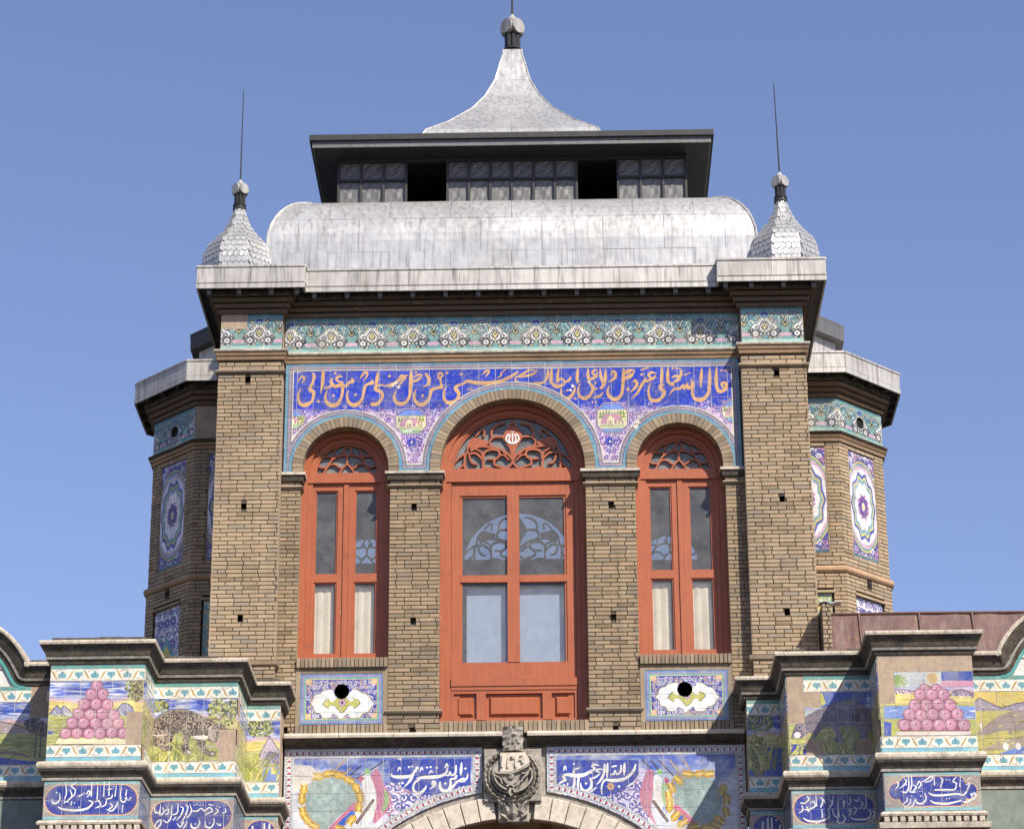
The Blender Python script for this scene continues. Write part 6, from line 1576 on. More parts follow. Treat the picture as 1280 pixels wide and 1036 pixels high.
# sills, panels under the side windows, course along the foot
for sx in (-1, 1):
    x0, x1 = sorted((sx*1.085, sx*1.88)); cx = (x0+x1)/2
    sl_ = MB(); soldier(sl_, x0+.002, x1-.002, -.03, .16, 8.435, 8.52); sl_.build('sill', M['brick_g'], TW, kind='stuff')
    pm_ = MB(); X0, X1, Z0, Z1 = cx-.356, cx+.356, 7.935, 8.385
    for a, b, c, d_ in ((x0+.002, X0, 7.93, 8.434), (X1, x1-.002, 7.93, 8.434), (X0, X1, Z1, 8.434)): pm_.box(a, b, -.004, .05, c, d_)
    pm_.build('panel_surround', M['brick_g'], TW)
    oy = 830 if sx < 0 else 821.5; ox = 360 if sx < 0 else 791.5
    tr = tracer(ox, oy, 9.14, 0, X0, Z0)
    hc = W(427.3, 863.9, 0) if sx < 0 else W(856, 861, 0); hx, hz = hc[0]-X0, hc[1]-Z0
    im = paint_cartouche(X0, Z0, .712, .45, (lambda tr_: lambda p: tr_(p))(tr), 'cartouche_painting')
    po = tile_panel('cartouche_panel', TW, X0, -.002, Z0, steps(.712, .118), [0, .105, .235, .365, .45], im, [(hx, hz, (lambda a_, b_: lambda a, b: math.hypot(a-a_, b-b_)-.066)(hx, hz))])
    tb = MB(); n = 20; ring = lambda yy, rr: [(X0+hx+rr*math.cos(2*math.pi*k/n), yy, Z0+hz+rr*math.sin(2*math.pi*k/n)) for k in range(n)]
    tb.add(ring(-.004, .066)+ring(.03, .066), [(k, (k+1) % n, n+(k+1) % n, n+k) for k in range(n)]+[tuple(range(n, 2*n))], 0); tb.build('flue_hole', M['black'], TW)
    so_ = MB(); soldier(so_, x0-.0, x1+.0, -.016, .05, ZB-.0, 7.928, .038); so_.build('foot_course', M['brick_g'], TW, kind='stuff')
sd = MB(); soldier(sd, -.64, .64, -.016, .08, ZB, 7.95, .04); sd.build('foot_course', M['brick_g'], TW, kind='stuff')

# ================================================================== OCTAGONAL TURRETS
def turret(sx, label):
    CX_, CY_, AP = sx*2.785, 2.86, .81
    T = thing('octagonal_turret', label, 'turret', (CX_, CY_, 7.8))
    S = 2*AP*math.tan(math.pi/8)
    def oct_(ap): 
        r = ap/math.cos(math.pi/8); return [(CX_+r*math.cos(math.pi/8+math.pi/2+k*math.pi/4), CY_+r*math.sin(math.pi/8+math.pi/2+k*math.pi/4)) for k in range(9)]
    O = oct_(AP)
    c = MB(); c.lathe([((AP-.03)/math.cos(math.pi/8), z) for z in (7.8, 11.95)], (CX_, CY_), 8, rot=math.pi/8); c.build('wall', M['mortar'], T)
    pw = .385
    for phi in (0, sx*math.pi/4):
        R2 = lambda x, y: (CX_+x*math.cos(phi)-y*math.sin(phi), CY_+x*math.sin(phi)+y*math.cos(phi))
        mb = MB()
        bed = MB()
        def bricks(x0, x1, z0, z1, ap, ph=0, d=.014):
            bed.box(x0, x1, -AP+.009-(ap-AP), -AP+.0295, z0, z1)
            for a, b, e0, e1 in brick_rows(x0, x1, z0, z1, phase=ph):
                j = RND.uniform(-.002, .002); mb.bev(a, b, -ap+j, -ap+d, e0, e1, .0025)
        h = S/2; lo = (AP+.012)*math.tan(math.pi/8)
        bricks(-h, -pw/2-.012, 10.135, 11.262, AP); bricks(pw/2+.012, h, 10.135, 11.262, AP, 1); bricks(-h, h, 10.01, 10.135, AP); bricks(-pw/2-.012, pw/2+.012, 11.215, 11.262, AP)
        bricks(-lo, -pw/2-.02, 8.0, 9.775, AP+.012, 0, .026); bricks(pw/2+.02, lo, 8.0, 9.775, AP+.012, 1, .026)
        hole = [(-.036, .036, 9.845, 9.905)] if phi else []
        for a, b, e0, e1 in brick_rows(-lo, lo, 9.775, 9.925, hole): mb.bev(a, b, -AP-.012, -AP+.014, e0, e1, .0025)
        mb.box(-pw/2-.035, pw/2+.035, -AP-.026, -AP+.01, 9.728, 9.752)
        if phi: mb.box(-.036, .036, -AP-.006, -AP-.0025, 9.845, 9.905, 1)
        # frame of the recess
        for xx in (-pw/2-.012, pw/2): mb.box(xx, xx+.012, -AP+.006, -AP+.03, 10.135, 11.214)
        mb.v = [R2(x, y)+(z,) for x, y, z in mb.v]
        bed.box(-lo, lo, -AP-.003, -AP+.0295, 9.775, 9.925); bed.v = [R2(x, y)+(z,) for x, y, z in bed.v]; bed.build('mortar_bed', M['mortar'], T)
        mb.build('brick_courses', [M['brick'], M['black']], T, kind='stuff')
        im = TURR[0]
        w_, h_ = pw, 11.212-10.138
        tile_panel('medallion_panel', T, 0, 0, 0, [0, .128, .257, w_], [0, .15, .30, .45, .6, .75, .9, h_], im, rotz=phi, origin=R2(-pw/2, -AP+.012)+(10.138,))
        im = TURR[1] if phi else TURR[2]
        tile_panel('scroll_panel', T, 0, 0, 0, [0, .128, .257, w_], [0, .15, .30, .45, .6, .725], im, rotz=phi, origin=R2(-pw/2, -AP+.004)+(9.0,))
        miss = {(3, 0), (3, 1), (4, 0), (4, 1), (2, 0), (2, 1), (1, 0), (1, 1), (0, 0), (0, 1)} if (sx < 0 and not phi) else set()
        op = [(S/2, .17, lambda a, b: math.hypot(a-S/2, b-.17)-.058)] if phi else []
        tile_panel('frieze', T, 0, 0, 0, [0, .13, .27, .405, .54, S], [0, .17, .344], TURR[3], op, miss, rotz=phi, origin=R2(-S/2, -AP-.006)+(11.372,))
        if phi:
            t = MB(); n = 18; rg = lambda yy, rr: [R2(rr*math.cos(2*math.pi*k/n), yy)+(11.542+rr*math.sin(2*math.pi*k/n),) for k in range(n)]
            t.add(rg(-AP-.008, .058)+rg(-AP+.012, .057), [(k, (k+1) % n, n+(k+1) % n, n+k) for k in range(n)]+[tuple(range(n, 2*n))]); t.build('flue_hole', M['black'], T)
    m = MB(); m.sweep(O, [(-.02, 9.925), (.022, 9.93), (.036, 9.95), (.036, 9.975), (.02, 9.996), (-.02, 10.0)]); m.build('string_course', M['brick_r'], T)
    m = MB(); m.sweep(O, [(-.02, 11.262), (.016, 11.264), (.022, 11.292), (-.02, 11.296)], 0); m.sweep(O, [(-.02, 11.297), (.028, 11.300), (.038, 11.325), (-.02, 11.329)], 0); m.sweep(O, [(-.02, 11.330), (.038, 11.336), (.050, 11.352), (.046, 11.362), (-.02, 11.371)], 1); m.build('moulding', [M['brick_r'], M['cove']], T)
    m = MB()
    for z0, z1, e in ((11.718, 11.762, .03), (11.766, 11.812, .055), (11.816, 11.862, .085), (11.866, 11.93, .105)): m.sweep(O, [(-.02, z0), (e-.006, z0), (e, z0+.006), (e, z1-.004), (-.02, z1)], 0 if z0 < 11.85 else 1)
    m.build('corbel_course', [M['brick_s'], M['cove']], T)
    m = MB(); m.sweep(O, [(-.02, 11.932), (.20, 11.932), (.20, 11.95), (-.02, 11.96)], 0); m.sweep(O, [(.185, 11.905), (.203, 11.905), (.203, 11.953), (.185, 11.953)], 1)
    m.lathe([(1.0/math.cos(math.pi/8), 12.07), (.98/math.cos(math.pi/8), 12.10), (.52/math.cos(math.pi/8), 12.30), (.42/math.cos(math.pi/8), 12.34), (.42/math.cos(math.pi/8), 12.56)], (CX_, CY_), 8, 1, rot=math.pi/8)
    ro = m.build('roof', [M['zincd'], M['zincf']], T)
    F = oct_(AP+.195)
    for k in range(8):
        (xa, ya), (xb, yb) = F[k], F[k+1]
        for q in range(2):
            p0 = (xa+(xb-xa)*q/2, ya+(yb-ya)*q/2); p1 = (xa+(xb-xa)*(q+1)/2, ya+(yb-ya)*(q+1)/2)
            L = math.hypot(p1[0]-p0[0], p1[1]-p0[1]); ux, uy = (p1[0]-p0[0])/L*.0015, (p1[1]-p0[1])/L*.0015
            p0, p1 = (p0[0]+ux, p0[1]+uy), (p1[0]-ux, p1[1]-uy)
            nx, ny = (p1[1]-p0[1])/L, -(p1[0]-p0[0])/L
            pr = [(0, 11.955), (.006, 11.953), (.009, 11.962), (.003, 11.968), (.004, 12.104), (.012, 12.110), (.012, 12.128), (.004, 12.132), (-.02, 12.13), (-.02, 11.955)]
            t = MB(); t.add([(p0[0]+nx*o, p0[1]+ny*o, z) for o, z in pr]+[(p1[0]+nx*o, p1[1]+ny*o, z) for o, z in pr], [(i, len(pr)+i, len(pr)+(i+1) % len(pr), (i+1) % len(pr)) for i in range(len(pr))]+[tuple(range(len(pr))), tuple(range(2*len(pr)-1, len(pr)-1, -1))])
            t.build('fascia_sheet', M['zincf'], ro)
    m = MB(); m.lathe([(a/math.cos(math.pi/8), z) for a, z in ((.44, 12.565), (.505, 12.57), (.51, 12.70), (.515, 12.735), (.46, 12.74), (.1, 12.95))], (CX_, CY_), 8, 0, rot=math.pi/8); m.build('lantern_eave', M['zincd' if sx < 0 else 'zincp'], T)
    b_ = MB()
    for k in range(8):
        (xa, ya), (xb, yb) = O[k], O[k+1]
        for q in (.2, .5, .8):
            x, y = xa+(xb-xa)*q, ya+(yb-ya)*q; d = math.hypot(x-CX_, y-CY_); nx, ny = (x-CX_)/d, (y-CY_)/d
            b_.tube([(x+nx*.10, y+ny*.10, 11.905), (x+nx*.185, y+ny*.185, 11.905)], .02, 6)
    b_.build('bracket', M['iron'], T, kind='stuff')
TURR = [paint_turret_tall(.385, 1.074), paint_turret_low(.385, .725, False), paint_turret_low(.385, .725, True), paint_frieze('frieze_painting', .671, .344, .335, .95)]
turret(-1, 'shaded octagonal brick turret beside the tower, its frieze partly bare of tiles')
turret(1, 'octagonal brick turret in bright sun rising behind the rusty sheet roof')

# ================================================================== GATEWAY WALL UNDER THE TOWER
GW = thing('gateway_wall', 'wall with stone gate arch under the tower, carved wreath keystone between two flag-painted tile panels', 'gateway', (0, 0, 0))
GX, RI, RO_ = 1.96, 1.60, 1.79
w = MB(); n = 48
P = [(-RI, 0), ]+[(-RI*math.cos(math.pi*k/n), GC+RI*math.sin(math.pi*k/n)) for k in range(n+1)]+[(RI, 0)]
for (xa, za), (xb, zb) in zip(P[:-1], P[1:]):
    w.add([(xa, .012, za), (xb, .012, zb), (xb, 3.5, zb), (xa, 3.5, za)], [(0, 1, 2, 3)], 1)
    if xb > xa+1e-6: w.add([(xa, .012, za), (xb, .012, zb), (xb, .012, 7.80), (xa, .012, 7.80)], [(0, 1, 2, 3)], 0)
for s in (-1, 1):
    x0, x1 = sorted((s*RI, s*GX)); w.add([(x0, .012, 0), (x1, .012, 0), (x1, .012, 7.8), (x0, .012, 7.8)], [(0, 1, 2, 3)], 0)
w.box(-2.2, 2.2, 3.5, 3.6, 0, 8, 2); w.box(-GX, GX, .05, .6, 7.6, 7.838, 0)
w.build('wall', [M['stone_d'], M['brick_r'], M['dark_wood']], GW)
co_ = MB()
for a, b in ((-GX, -.088), (.112, GX)):
    pth = [(a, 0), (b, 0)]
    co_.sweep(pth, [(-.02, 7.722), (.022, 7.722), (.026, 7.734), (-.02, 7.736)], 1); co_.sweep(pth, [(-.02, 7.737), (.030, 7.738), (.052, 7.752), (.084, 7.768), (.096, 7.786), (-.02, 7.788)], 1)
    q = list(np.linspace(a, b, 5))
    for u, v in zip(q[:-1], q[1:]): co_.sweep([(u+.002, 0), (v-.002, 0)], [(-.02, 7.789), (.112, 7.789+RND.uniform(0, .002)), (.116, 7.81), (.110, 7.828+RND.uniform(0, .003)), (-.02, 7.838)], 0)
co_.build('cornice', [M['stone'], M['cove']], GW)
# arch stones
def wedge(mb, a0, a1, r0, r1, y0, y1, g=.003, b=.006, mi=0):
    p = []
    for y, i in ((y1, 0), (y0+b, 0), (y0, b)):
        for rr, aa, si, sj in ((r0, a0, 1, 1), (r1, a0, -1, 1), (r1, a1, -1, -1), (r0, a1, 1, -1)):
            r = rr+si*i; a = aa+sj*(g+i)/rr; p.append((r*math.cos(a), y, GC+r*math.sin(a)))
    fs = [(8, 9, 10, 11)]
    for lv in (0, 4):
        for q in range(4): fs.append((lv+q, lv+(q+1) % 4, lv+4+(q+1) % 4, lv+4+q))
    mb.add(p, fs, mi)
key = .165/RO_/1.0
m_ = 18
for s in (-1, 1):
    a_ = math.pi/2-s*.098; 
    for k in range(m_):
        a0 = math.pi/2-s*(.098+k*.083); a1 = math.pi/2-s*(.098+(k+1)*.083)
        v = MB(); wedge(v, min(a0, a1), max(a0, a1), RI-.01+RND.uniform(0, .004), RO_+RND.uniform(-.006, .006), -.035+RND.uniform(-.004, .004), .05); v.build('voussoir', M['stone'], GW)
# spandrel pictures
for s in (-1, 1):
    x0 = -SPX0-SPW if s < 0 else SPX0
    im = paint_spandrel(s, -.006)
    zz = steps(SPH, .152, .05); zz = [0]+[SPH-.085-.152*k for k in range(6, -1, -1)]+[SPH]
    zz = [z for z in zz if z >= 0]
    xx = steps(SPW, .152, .085) if s < 0 else [0, .085]+[.085+.152*k for k in range(1, 11)]+[SPW]
    if s < 0: xx = [0, .085]+[.085+.152*k for k in range(1, 10)]+[SPW-.085, SPW]
    ccx = -x0
    op = [(ccx, GC-SPZ0, (lambda c: lambda a, b: math.hypot(a-c, b-(GC-SPZ0))-GR)(ccx))]
    miss = set()
    pn = tile_panel('spandrel_panel', GW, x0, -.006, SPZ0, xx, zz, im, op, miss)
    pn['label'] = 'tile panel of flags and a tulip wreath with white script beside it'
# carved keystone: rough block, wreathed medallion with a date, leafy foot
kx = W(640, 967, -.08)[0]
def Kx(x, y, Y=-.09): return W(560+x/7.62, 900+y/7.62, Y)
k = MB()
z0, z1 = Kx(600, 765)[1], Kx(600, 262)[1]; xa, xb = Kx(340, 500)[0], Kx(890, 500)[0]
k.bev(xa, xb, -.06, .05, z0, z1, .008); ko = k.build('keystone', M['stone_d'], GW); ko['label'] = 'weathered carved stone medallion with a wreath and a date'
r = MB(); nn = 9
zr0, zr1 = Kx(600, 300)[1], 7.86; xr0, xr1 = Kx(520, 200)[0], Kx(712, 200)[0]
G = [[(xr0+(xr1-xr0)*i/nn, -.12-.03*math.sin(math.pi*i/nn)+RND.uniform(-.018, .012), zr0+(zr1-zr0)*j/nn) for i in range(nn+1)] for j in range(nn+1)]
r.grid(G)
for e_ in (0, nn): r.add([G[j][e_] for j in range(nn+1)]+[(G[j][e_][0], .05, G[j][e_][2]) for j in range(nn+1)], [(j, j+1, nn+2+j, nn+1+j) for j in range(nn)])
for e_ in (0, nn): r.add([G[e_][j] for j in range(nn+1)]+[(G[e_][j][0], .05, G[e_][j][2]) for j in range(nn+1)], [(j, j+1, nn+2+j, nn+1+j) for j in range(nn)])
r.build('rough_block', M['stone_d'], ko)
mcx, mcz = Kx(605, 520); d = MB()
n2 = 40; RR_ = .172
lev = [(RR_, -.06), (RR_, -.105), (RR_*.93, -.118), (RR_*.86, -.112), (RR_*.4, -.122), (.01, -.126)]
d.add([(mcx+rr*math.cos(2*math.pi*i/n2), y, mcz+rr*math.sin(2*math.pi*i/n2)) for rr, y in lev for i in range(n2)], [(l*n2+i, l*n2+(i+1) % n2, (l+1)*n2+(i+1) % n2, (l+1)*n2+i) for l in range(len(lev)-1) for i in range(n2)])
d.build('medallion', M['stone_d'], ko, smooth=False)
lf = MB()
for i in range(26):                                          # wreath leaves, thick below, thin above
    a = math.radians(118+304*i/25); t = .9 if math.sin(a) < .25 else .58; rr = .210
    cx_, cz_ = mcx+rr*math.cos(a), mcz+rr*math.sin(a); tx, tz = -math.sin(a)*(1 if a < math.radians(270) else -1), math.cos(a)*(1 if a < math.radians(270) else -1)
    for off in (-.5, .5):
        ex, ez = math.cos(a), math.sin(a); L, wd_, hh = .052*t, .030*t, .03*t
        c0 = (cx_+ex*off*.036*t, cz_+ez*off*.036*t); ux, uz = tx*math.cos(.4*off)-tz*math.sin(.4*off), tx*math.sin(.4*off)+tz*math.cos(.4*off); vx, vz = -uz, ux
        q = lambda u, v, y: (c0[0]+ux*u+vx*v, y, c0[1]+uz*u+vz*v)
        lf.add([q(-L, 0, -.06), q(0, wd_, -.07), q(L, 0, -.075), q(0, -wd_, -.07), q(-L*.3, 0, -.09-hh), q(L*.5, 0, -.085-hh*.7)], [(0, 1, 4), (1, 5, 4), (1, 2, 5), (2, 3, 5), (3, 4, 5), (3, 0, 4)])
lf.build('wreath', M['stone_d'], ko)
t_ = MB()
pl = [Kx(500, 500), Kx(500, 322), Kx(735, 318), Kx(770, 370), Kx(780, 415), Kx(690, 470), Kx(600, 500)]
t_.prism(pl, -.142, -.10); to = t_.build('date_plate', M['stone'], ko)
dg = MB()
K2 = lambda s: [Kx(*p) for p in s]
for i, s in enumerate(([(522, 345), (520, 400), (516, 460)], [(575, 375), (590, 358), (604, 374), (618, 356), (634, 372), (590, 372)], [(580, 372), (574, 420), (570, 465)], [(650, 380), (644, 420), (648, 462)], [(690, 352), (712, 345), (722, 362), (705, 378), (682, 392)], [(700, 398), (722, 400), (716, 416), (704, 410)])):
    dg.ribbon(cat(K2(s), 3), .014, -.155-.0004*i, -.14)
dg.build('date_numerals', M['stone'], ko)
rl = MB()
for i, (s, ww) in enumerate((([(440, 500), (480, 512), (600, 512), (690, 484), (780, 432)], .016), ([(440, 520), (460, 590), (520, 650), (560, 670)], .014), ([(800, 470), (800, 560), (750, 640), (690, 680)], .014), ([(530, 560), (560, 600), (600, 610), (640, 600), (670, 560)], .022), ([(560, 640), (600, 622), (630, 640), (660, 618)], .016), ([(590, 540), (606, 530), (622, 542), (606, 560), (590, 545)], .020), ([(700, 520), (760, 520), (720, 560), (700, 600)], .014), ([(600, 660), (590, 700), (610, 730)], .022), ([(450, 540), (500, 570), (520, 620)], .012), ([(620, 660), (640, 700)], .018))):
    rl.ribbon(cat(K2(s), 4), ww, -.150-.001*i, -.10)
rl.build('relief', M['stone_d'], ko)
fb = MB(); a_, b_ = Kx(478, 800)[0], Kx(770, 800)[0]; zz0, zz1 = Kx(600, 960, -.09)[1], Kx(600, 768)[1]
fb.bev(a_, b_, -.055, .05, zz0, zz1, .008); fo_ = fb.build('leaf_foot', M['stone_d'], GW)
lv = MB()
for i, (x, y, a, L) in enumerate(((520, 800, 2.4, .06), (560, 860, 1.9, .07), (620, 880, 1.57, .085), (690, 860, 1.2, .07), (730, 800, .7, .06), (590, 800, 2.0, .05), (660, 800, 1.1, .05), (540, 920, 2.6, .05), (710, 920, .5, .05), (620, 810, 1.57, .05))):
    cx_, cz_ = Kx(x, y); ux, uz = math.cos(a), math.sin(a); vx, vz = -uz, ux
    q = lambda u, v, yy: (cx_+ux*u*L+vx*v*L, yy, cz_+uz*u*L+vz*v*L)
    lv.add([q(-.8, 0, -.05), q(-.1, .5, -.07), q(.5, .42, -.075), q(1, 0, -.11), q(.5, -.42, -.075), q(-.1, -.5, -.07), q(0, 0, -.095), q(.6, 0, -.105)], [(0, 1, 6), (1, 2, 7, 6), (2, 3, 7), (3, 4, 7), (4, 5, 6, 7), (5, 0, 6)])
lv.build('leaf_carving', M['stone_d'], fo_)

# ================================================================== STEPPED PARAPETS
def parapet(sx, label):
    T = thing('stepped_parapet', label, 'parapet wall', (sx*3.0, -1.0, 0))
    WX = 4.02
    base = [(1.962, .0), (1.962, -.35), (2.25, -.35), (2.25, -1.05), (2.935, -1.05), (2.935, -1.6), (3.70, -1.6), (3.70, -1.0)]
    def path(end): 
        p = base+[(end, -1.0)]
        return p if sx > 0 else [(-x, y) for x, y in p[::-1]]
    w = MB(); w.sweep(path(5.6), [(-.012, 0), (-.012, 8.16), (-.13, 8.16), (-.13, 0)])
    top = path(5.6); tb = [(x, y) for x, y in top]+[(top[-1][0], .3), (top[0][0], .3)]
    w.add([(x, y, 8.162) for x, y in tb], [tuple(range(len(tb)))])
    w.build('wall', M['plaster'], T)
    c = MB(); pc = path(WX)
    c.sweep(pc, [(-.02, 8.0135), (.012, 8.015), (.022, 8.045), (-.02, 8.047)], 1); c.sweep(pc, [(-.02, 8.048), (.032, 8.050), (.038, 8.070), (-.02, 8.074)], 2)
    c.sweep(pc, [(-.02, 8.075), (.036, 8.077), (.046, 8.11), (.066, 8.14), (.076, 8.161), (-.02, 8.162)], 1)
    c.sweep(pc, [(-.06, 8.163), (.086, 8.163), (.090, 8.18), (.086, 8.196), (-.06, 8.203)], 0)
    c.build('cornice', [M['ledge'], M['cove'], M['covelt']], T)
    cop = MB()
    for (xa, ya), (xb, yb), a, b in (((2.935, -1.6), (3.70, -1.6), 0, 1), ((2.25, -1.05), (2.935, -1.05), 0, 1), ((1.962, -.35), (2.25, -.35), .3, 1), ((3.74, -1.0), (WX, -1.0), 0, 1)):
        n = max(1, int(abs(xb-xa)/.16))
        for k in range(n):
            if RND.random() < (.12 if sx < 0 else .55): continue
            q = sorted((sx*(xa+(xb-xa)*(k+.02)/n), sx*(xa+(xb-xa)*(k+.98)/n))); o = MB(); o.bev(q[0], q[1], ya-.03+RND.uniform(-.006, .006), ya+.1, 8.203, 8.236+RND.uniform(-.006, .004), .005); o.build('coping_brick', M['cove'], T)
    l = MB(); pl_ = path(5.6)
    l.sweep(pl_, [(-.02, 7.148), (.052, 7.149), (.060, 7.165), (.060, 7.186), (.048, 7.206), (-.02, 7.211)], 0); l.sweep(pl_, [(-.02, 7.083), (.014, 7.084), (.022, 7.10), (.044, 7.13), (.048, 7.147), (-.02, 7.1475)], 1); l.sweep(pl_, [(-.02, 7.060), (.014, 7.060), (.016, 7.080), (-.02, 7.082)], 2)
    l.build('ledge', [M['ledge'], M['cove'], M['covelt']], T)
    f = MB(); pf = path(3.78)
    f.sweep(pf, [(-.02, 6.70), (.035, 6.70), (.040, 6.715), (.02, 6.738), (-.02, 6.742)], 0); f.sweep(pf, [(-.02, 6.59), (.02, 6.59), (.02, 6.699), (-.02, 6.699)], 1)
    for k in range(13):
        x = 2.92+.062*k; f.bev(*sorted((sx*x, sx*(x+.042))), -1.6-.052, -1.58, 6.648, 6.690, .004, 0); 
    f.sweep(pf, [(-.02, 6.60), (.05, 6.60), (.055, 6.645), (-.02, 6.646)], 0)
    f.build('foot_ledge', [M['ledge'], M['cove']], T)
    F = lambda a, b: sorted((sx*a, sx*b))
    def face(name, a, b, Y, painter, ncol, missing=(), lab=None):
        x0, x1 = F(a, b); x0 += .004; x1 -= .004; w_ = x1-x0
        p = tile_panel(name, T, x0, Y-.004, PZ0, [w_*k/ncol for k in range(ncol+1)], ROWS, painter(sx, Y, x0, w_), (), set(missing))
        if lab: p['label'] = lab
    if sx < 0:
        face('apple_panel', 2.935, 3.70, -1.6, paint_apples, 6, [(5, 1), (5, 2)], 'tile picture of a pink apple pyramid rising to a single apple')
        face('beast_panel', 2.25, 2.935, -1.05, paint_beast, 5, [(4, 1), (4, 2)], 'tile picture of a spotted leopard in tall grass')
        face('plant_panel', 1.962, 2.25, -.35, paint_plants, 2)
        face('wing_panel', 3.70, 5.0, -1.0, paint_wing, 10, [(9-0, 5), (8, 5), (9, 4), (8, 4), (8, 3)][1:4])
    else:
        face('apple_panel', 2.935, 3.70, -1.6, paint_apples, 6, [(k, 5) for k in range(6)]+[(0, 4), (0, 3)], 'tile picture of a pink apple pyramid under a strip of bare plaster')
        face('beast_panel', 2.25, 2.935, -1.05, paint_beast, 5, [(0, 5), (0, 4), (1, 4), (1, 1), (4, 1), (0, 3)], 'half-shaded tile picture of a dark boar with bare patches')
        face('plant_panel', 1.962, 2.25, -.35, paint_plants, 2)
        face('wing_panel', 3.70, 5.0, -1.0, paint_wing, 10)
    # verses below
    for k, (a, b, Y) in enumerate(((2.935, 3.70, -1.6), (2.25, 2.935, -1.05), (1.962, 2.25, -.35))):
        x0, x1 = F(a, b); x0 += .004; x1 -= .004; w_ = x1-x0; h = .312
        tile_panel('verse_panel', T, x0, Y-.004, 6.745, steps(w_, .15), [0, .156, h], paint_verse(sx, k, x0, Y, 6.745, w_, h))
    # tiled returns of the steps
    for (x, ya, yb) in ((2.25, -1.05, -.35), (2.935, -1.6, -1.05)):
        d = yb-ya
        cv = Cv(d, PZ1-PZ0, 420, (190, 186, 160)); sky_land(cv, .135, .66); bush(cv, d*.5, .4, d*.5, .25, 500, ((150, 146, 96), (190, 186, 130), (120, 116, 80), (206, 200, 170))); frame_rows(cv, .131, .03); cv.handmade(.1)
        im = cv.image('return_painting')
        rz = -math.pi/2 if sx > 0 else math.pi/2
        o = (sx*x-.004, yb, PZ0) if sx > 0 else (sx*x+.004, ya, PZ0)
        miss = {(RND.randrange(4), RND.randrange(5)) for _ in range(3)}
        tile_panel('return_panel', T, 0, 0, 0, [d*k/4 for k in range(5)], ROWS, im, (), miss, rotz=rz, origin=o)
        cv = Cv(d, .312, 420, (110, 120, 140)); scrolls(cv, lambda a, b: True, 400, 0, d, 0, .312, [(60, 66, 150), (150, 150, 140), (70, 120, 130)], .01, .02, .006); im = cv.image('return_painting')
        tile_panel('return_panel', T, 0, 0, 0, steps(d, .15), [0, .156, .312], im, rotz=rz, origin=(o[0], o[1], 6.745))
    dd = MB(); q = F(3.71, 5.5); dd.box(q[0], q[1], -1.012, -.98, 5.0, 7.05); dd.build('dado', M['dado'], T)
    # curved gable of the wing, its cornice following the scroll
    cp = [(WX-.002, 0), (4.04, .012), (4.075, .075), (4.13, .165), (4.21, .26), (4.32, .34), (4.46, .40), (4.70, .46), (5.0, .49), (5.6, .50)]
    cp = cat(cp, 4); g = MB()
    for prof, mi in (([(.086, 8.163), (.09, 8.18), (.086, 8.196), (-.06, 8.203), (-.06, 8.163)], 0), ([(.036, 8.077), (.066, 8.14), (.076, 8.161), (-.02, 8.162), (-.02, 8.075)], 1), ([(.032, 8.05), (.038, 8.07), (-.02, 8.074), (-.02, 8.048)], 2), ([(.012, 8.015), (.022, 8.045), (-.02, 8.047), (-.02, 8.0135)], 1), ([(.008, 7.985), (.008, 8.012), (-.02, 8.0125), (-.02, 7.985)], 3)):
        V = []; kk = len(prof)
        for i, (x, dz) in enumerate(cp):
            p0, p1 = cp[max(0, i-1)], cp[min(len(cp)-1, i+1)]; tx, tz = p1[0]-p0[0], p1[1]-p0[1]; q = math.hypot(tx, tz); nx, nz = -tz/q, tx/q
            for o, z in prof: V.append((sx*(x+nx*(z-8.10)*(.0 if i == 0 else 1)), -1.0-o, 8.10+dz+nz*(z-8.10)))
        g.add(V, [(i*kk+j, (i+1)*kk+j, (i+1)*kk+(j+1) % kk, i*kk+(j+1) % kk) for i in range(len(cp)-1) for j in range(kk)]+[tuple(range(kk))], mi)
    g.build('gable_cornice', [M['ledge'], M['cove'], M['covelt'], M['tealp']], T)
    gw = MB()
    for (xa, za), (xb, zb) in zip(cp[:-1], cp[1:]):
        q = sorted((sx*xa, sx*xb)); 
        gw.add([(sx*xa, -.99, 8.0), (sx*xb, -.99, 8.0), (sx*xb, -.99, 8.08+zb), (sx*xa, -.99, 8.08+za), (sx*xa, -.85, 8.0), (sx*xb, -.85, 8.0), (sx*xb, -.85, 8.1+zb), (sx*xa, -.85, 8.1+za)], [(0, 1, 2, 3), (2, 6, 7, 3), (4, 7, 6, 5)])
    gw.build('gable_wall', M['whiteglaze'], T)
M['dado'] = m_plain('grey_green_render', (0.20, 0.235, 0.205, 1), 0.6, 0.6, 4, (0.11, 0.14, 0.12, 1), 0.4)
M['tealp'] = m_plain('teal_glaze', (0.10, 0.33, 0.30, 1), 0.35, 0.4, 9); M['whiteglaze'] = m_plain('white_glaze', (0.66, 0.65, 0.60, 1), 0.35, 0.4, 9, (0.35, 0.33, 0.28, 1))
parapet(-1, 'stepped parapet in sun with tile pictures of a spotted leopard and a complete apple pyramid')
parapet(1, 'stepped parapet half in shadow with a dark boar and an apple pyramid under bare plaster')

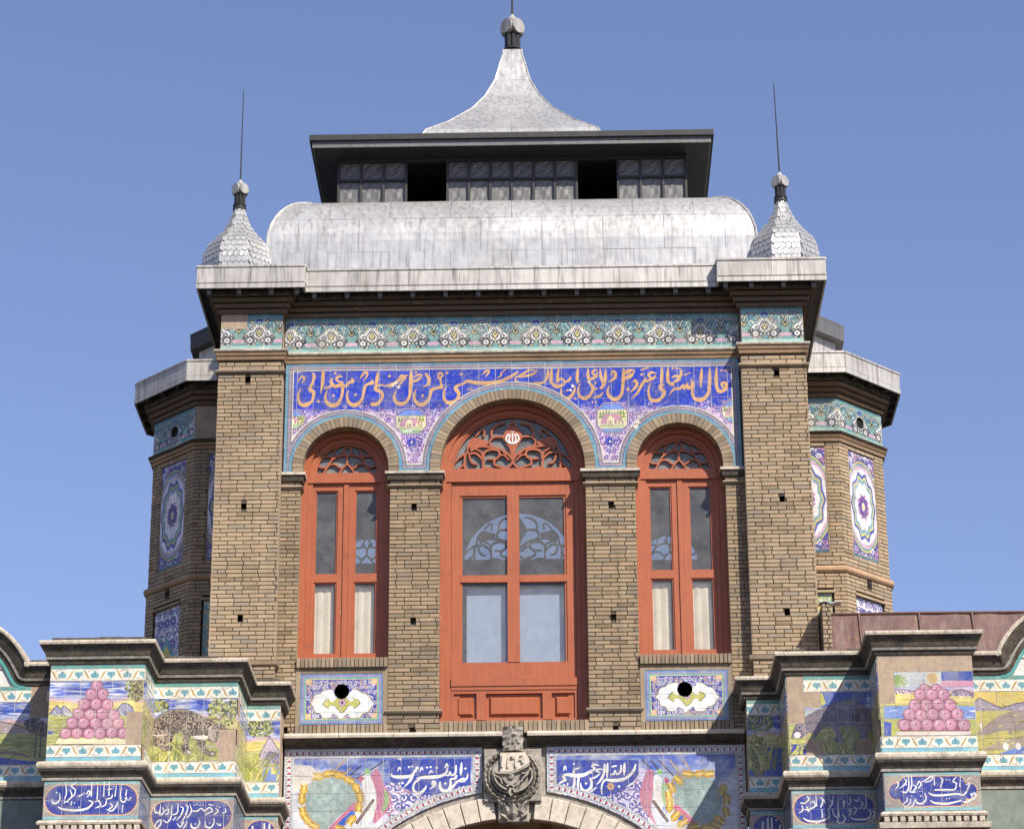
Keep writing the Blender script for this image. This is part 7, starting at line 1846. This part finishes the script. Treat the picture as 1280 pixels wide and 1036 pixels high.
# ================================================================== RUSTY SHEET ROOF
RT = thing('metal_roof', 'rusty brown sheet metal roof with upright seams behind the boar parapet', 'roof', (3.8, 0, 7.9))
ya, za, yb, zb = -.32, 7.9, .08, 8.885
def rp(x, t, o=0): return (x, ya+(yb-ya)*t-o*.92, za+(zb-za)*t-o*.3*0)
se = [2.722, 3.0, 3.52, 3.98, 4.45, 4.95, 5.5]
u = MB(); u.add([rp(2.722, 0), rp(5.5, 0), rp(5.5, 1), rp(2.722, 1), (2.722, .9, zb-.02), (5.5, .9, zb-.02)], [(0, 1, 2, 3), (3, 2, 5, 4)]); uo = u.build('roof_deck', M['rust'], RT)
for a, b in zip(se[:-1], se[1:]):
    n = 6; sh_ = MB(); sh_.grid([[(lambda p: (p[0], p[1], p[2]))(rp(a+.004+(b-a-.008)*i/n, j/n*1.0, .006+.006*math.sin(i*1.3+a*7)*math.sin(j*1.1+a))) for i in range(n+1)] for j in range(n+1)]); so_ = sh_.build('roof_sheet', M['rust'], RT)
    sm = MB(); sm.tube([rp(b, 0, .012), rp(b, .5, .016), rp(b, 1, .012)], .014, 6); sm.build('standing_seam', M['rust'], RT)
rl_ = MB(); rl_.tube([(2.70, yb-.006, zb+.006), (3.5, yb-.006, zb+.010), (5.5, yb-.006, zb+.004)], .014, 6); rl_.build('ridge_roll', M['rust'], RT)
st = MB(); st.box(2.643, 2.715, -.345, .6, 7.9, 8.86); eo = st.build('end_wall', M['mortar'], RT)
b_ = MB()
for k in range(24):
    z = 7.9+.04*k; q = 2.676 if k % 2 else 2.69
    b_.bev(2.641, q-.003, -.36+RND.uniform(-.004, .004), -.33, z+.003, z+.037, .004); b_.bev(q+.003, 2.717, -.36+RND.uniform(-.004, .004), -.33, z+.003, z+.037, .004)
b_.build('brick_courses', M['brick_g'], eo, kind='stuff')
cp_ = MB(); G = [[(2.625+.19*i/4, -.37+.2*j/2, 8.868+.012*math.sin(i*2.2)+.008*j) for i in range(5)] for j in range(3)]; cp_.grid(G); cp_.add([(p[0], p[1], p[2]-.008) for p in G[0]]+[p for p in G[0]], [(i, i+1, 6+i, 5+i) for i in range(4)]); cp_.build('flashing', M['zinc'], RT)
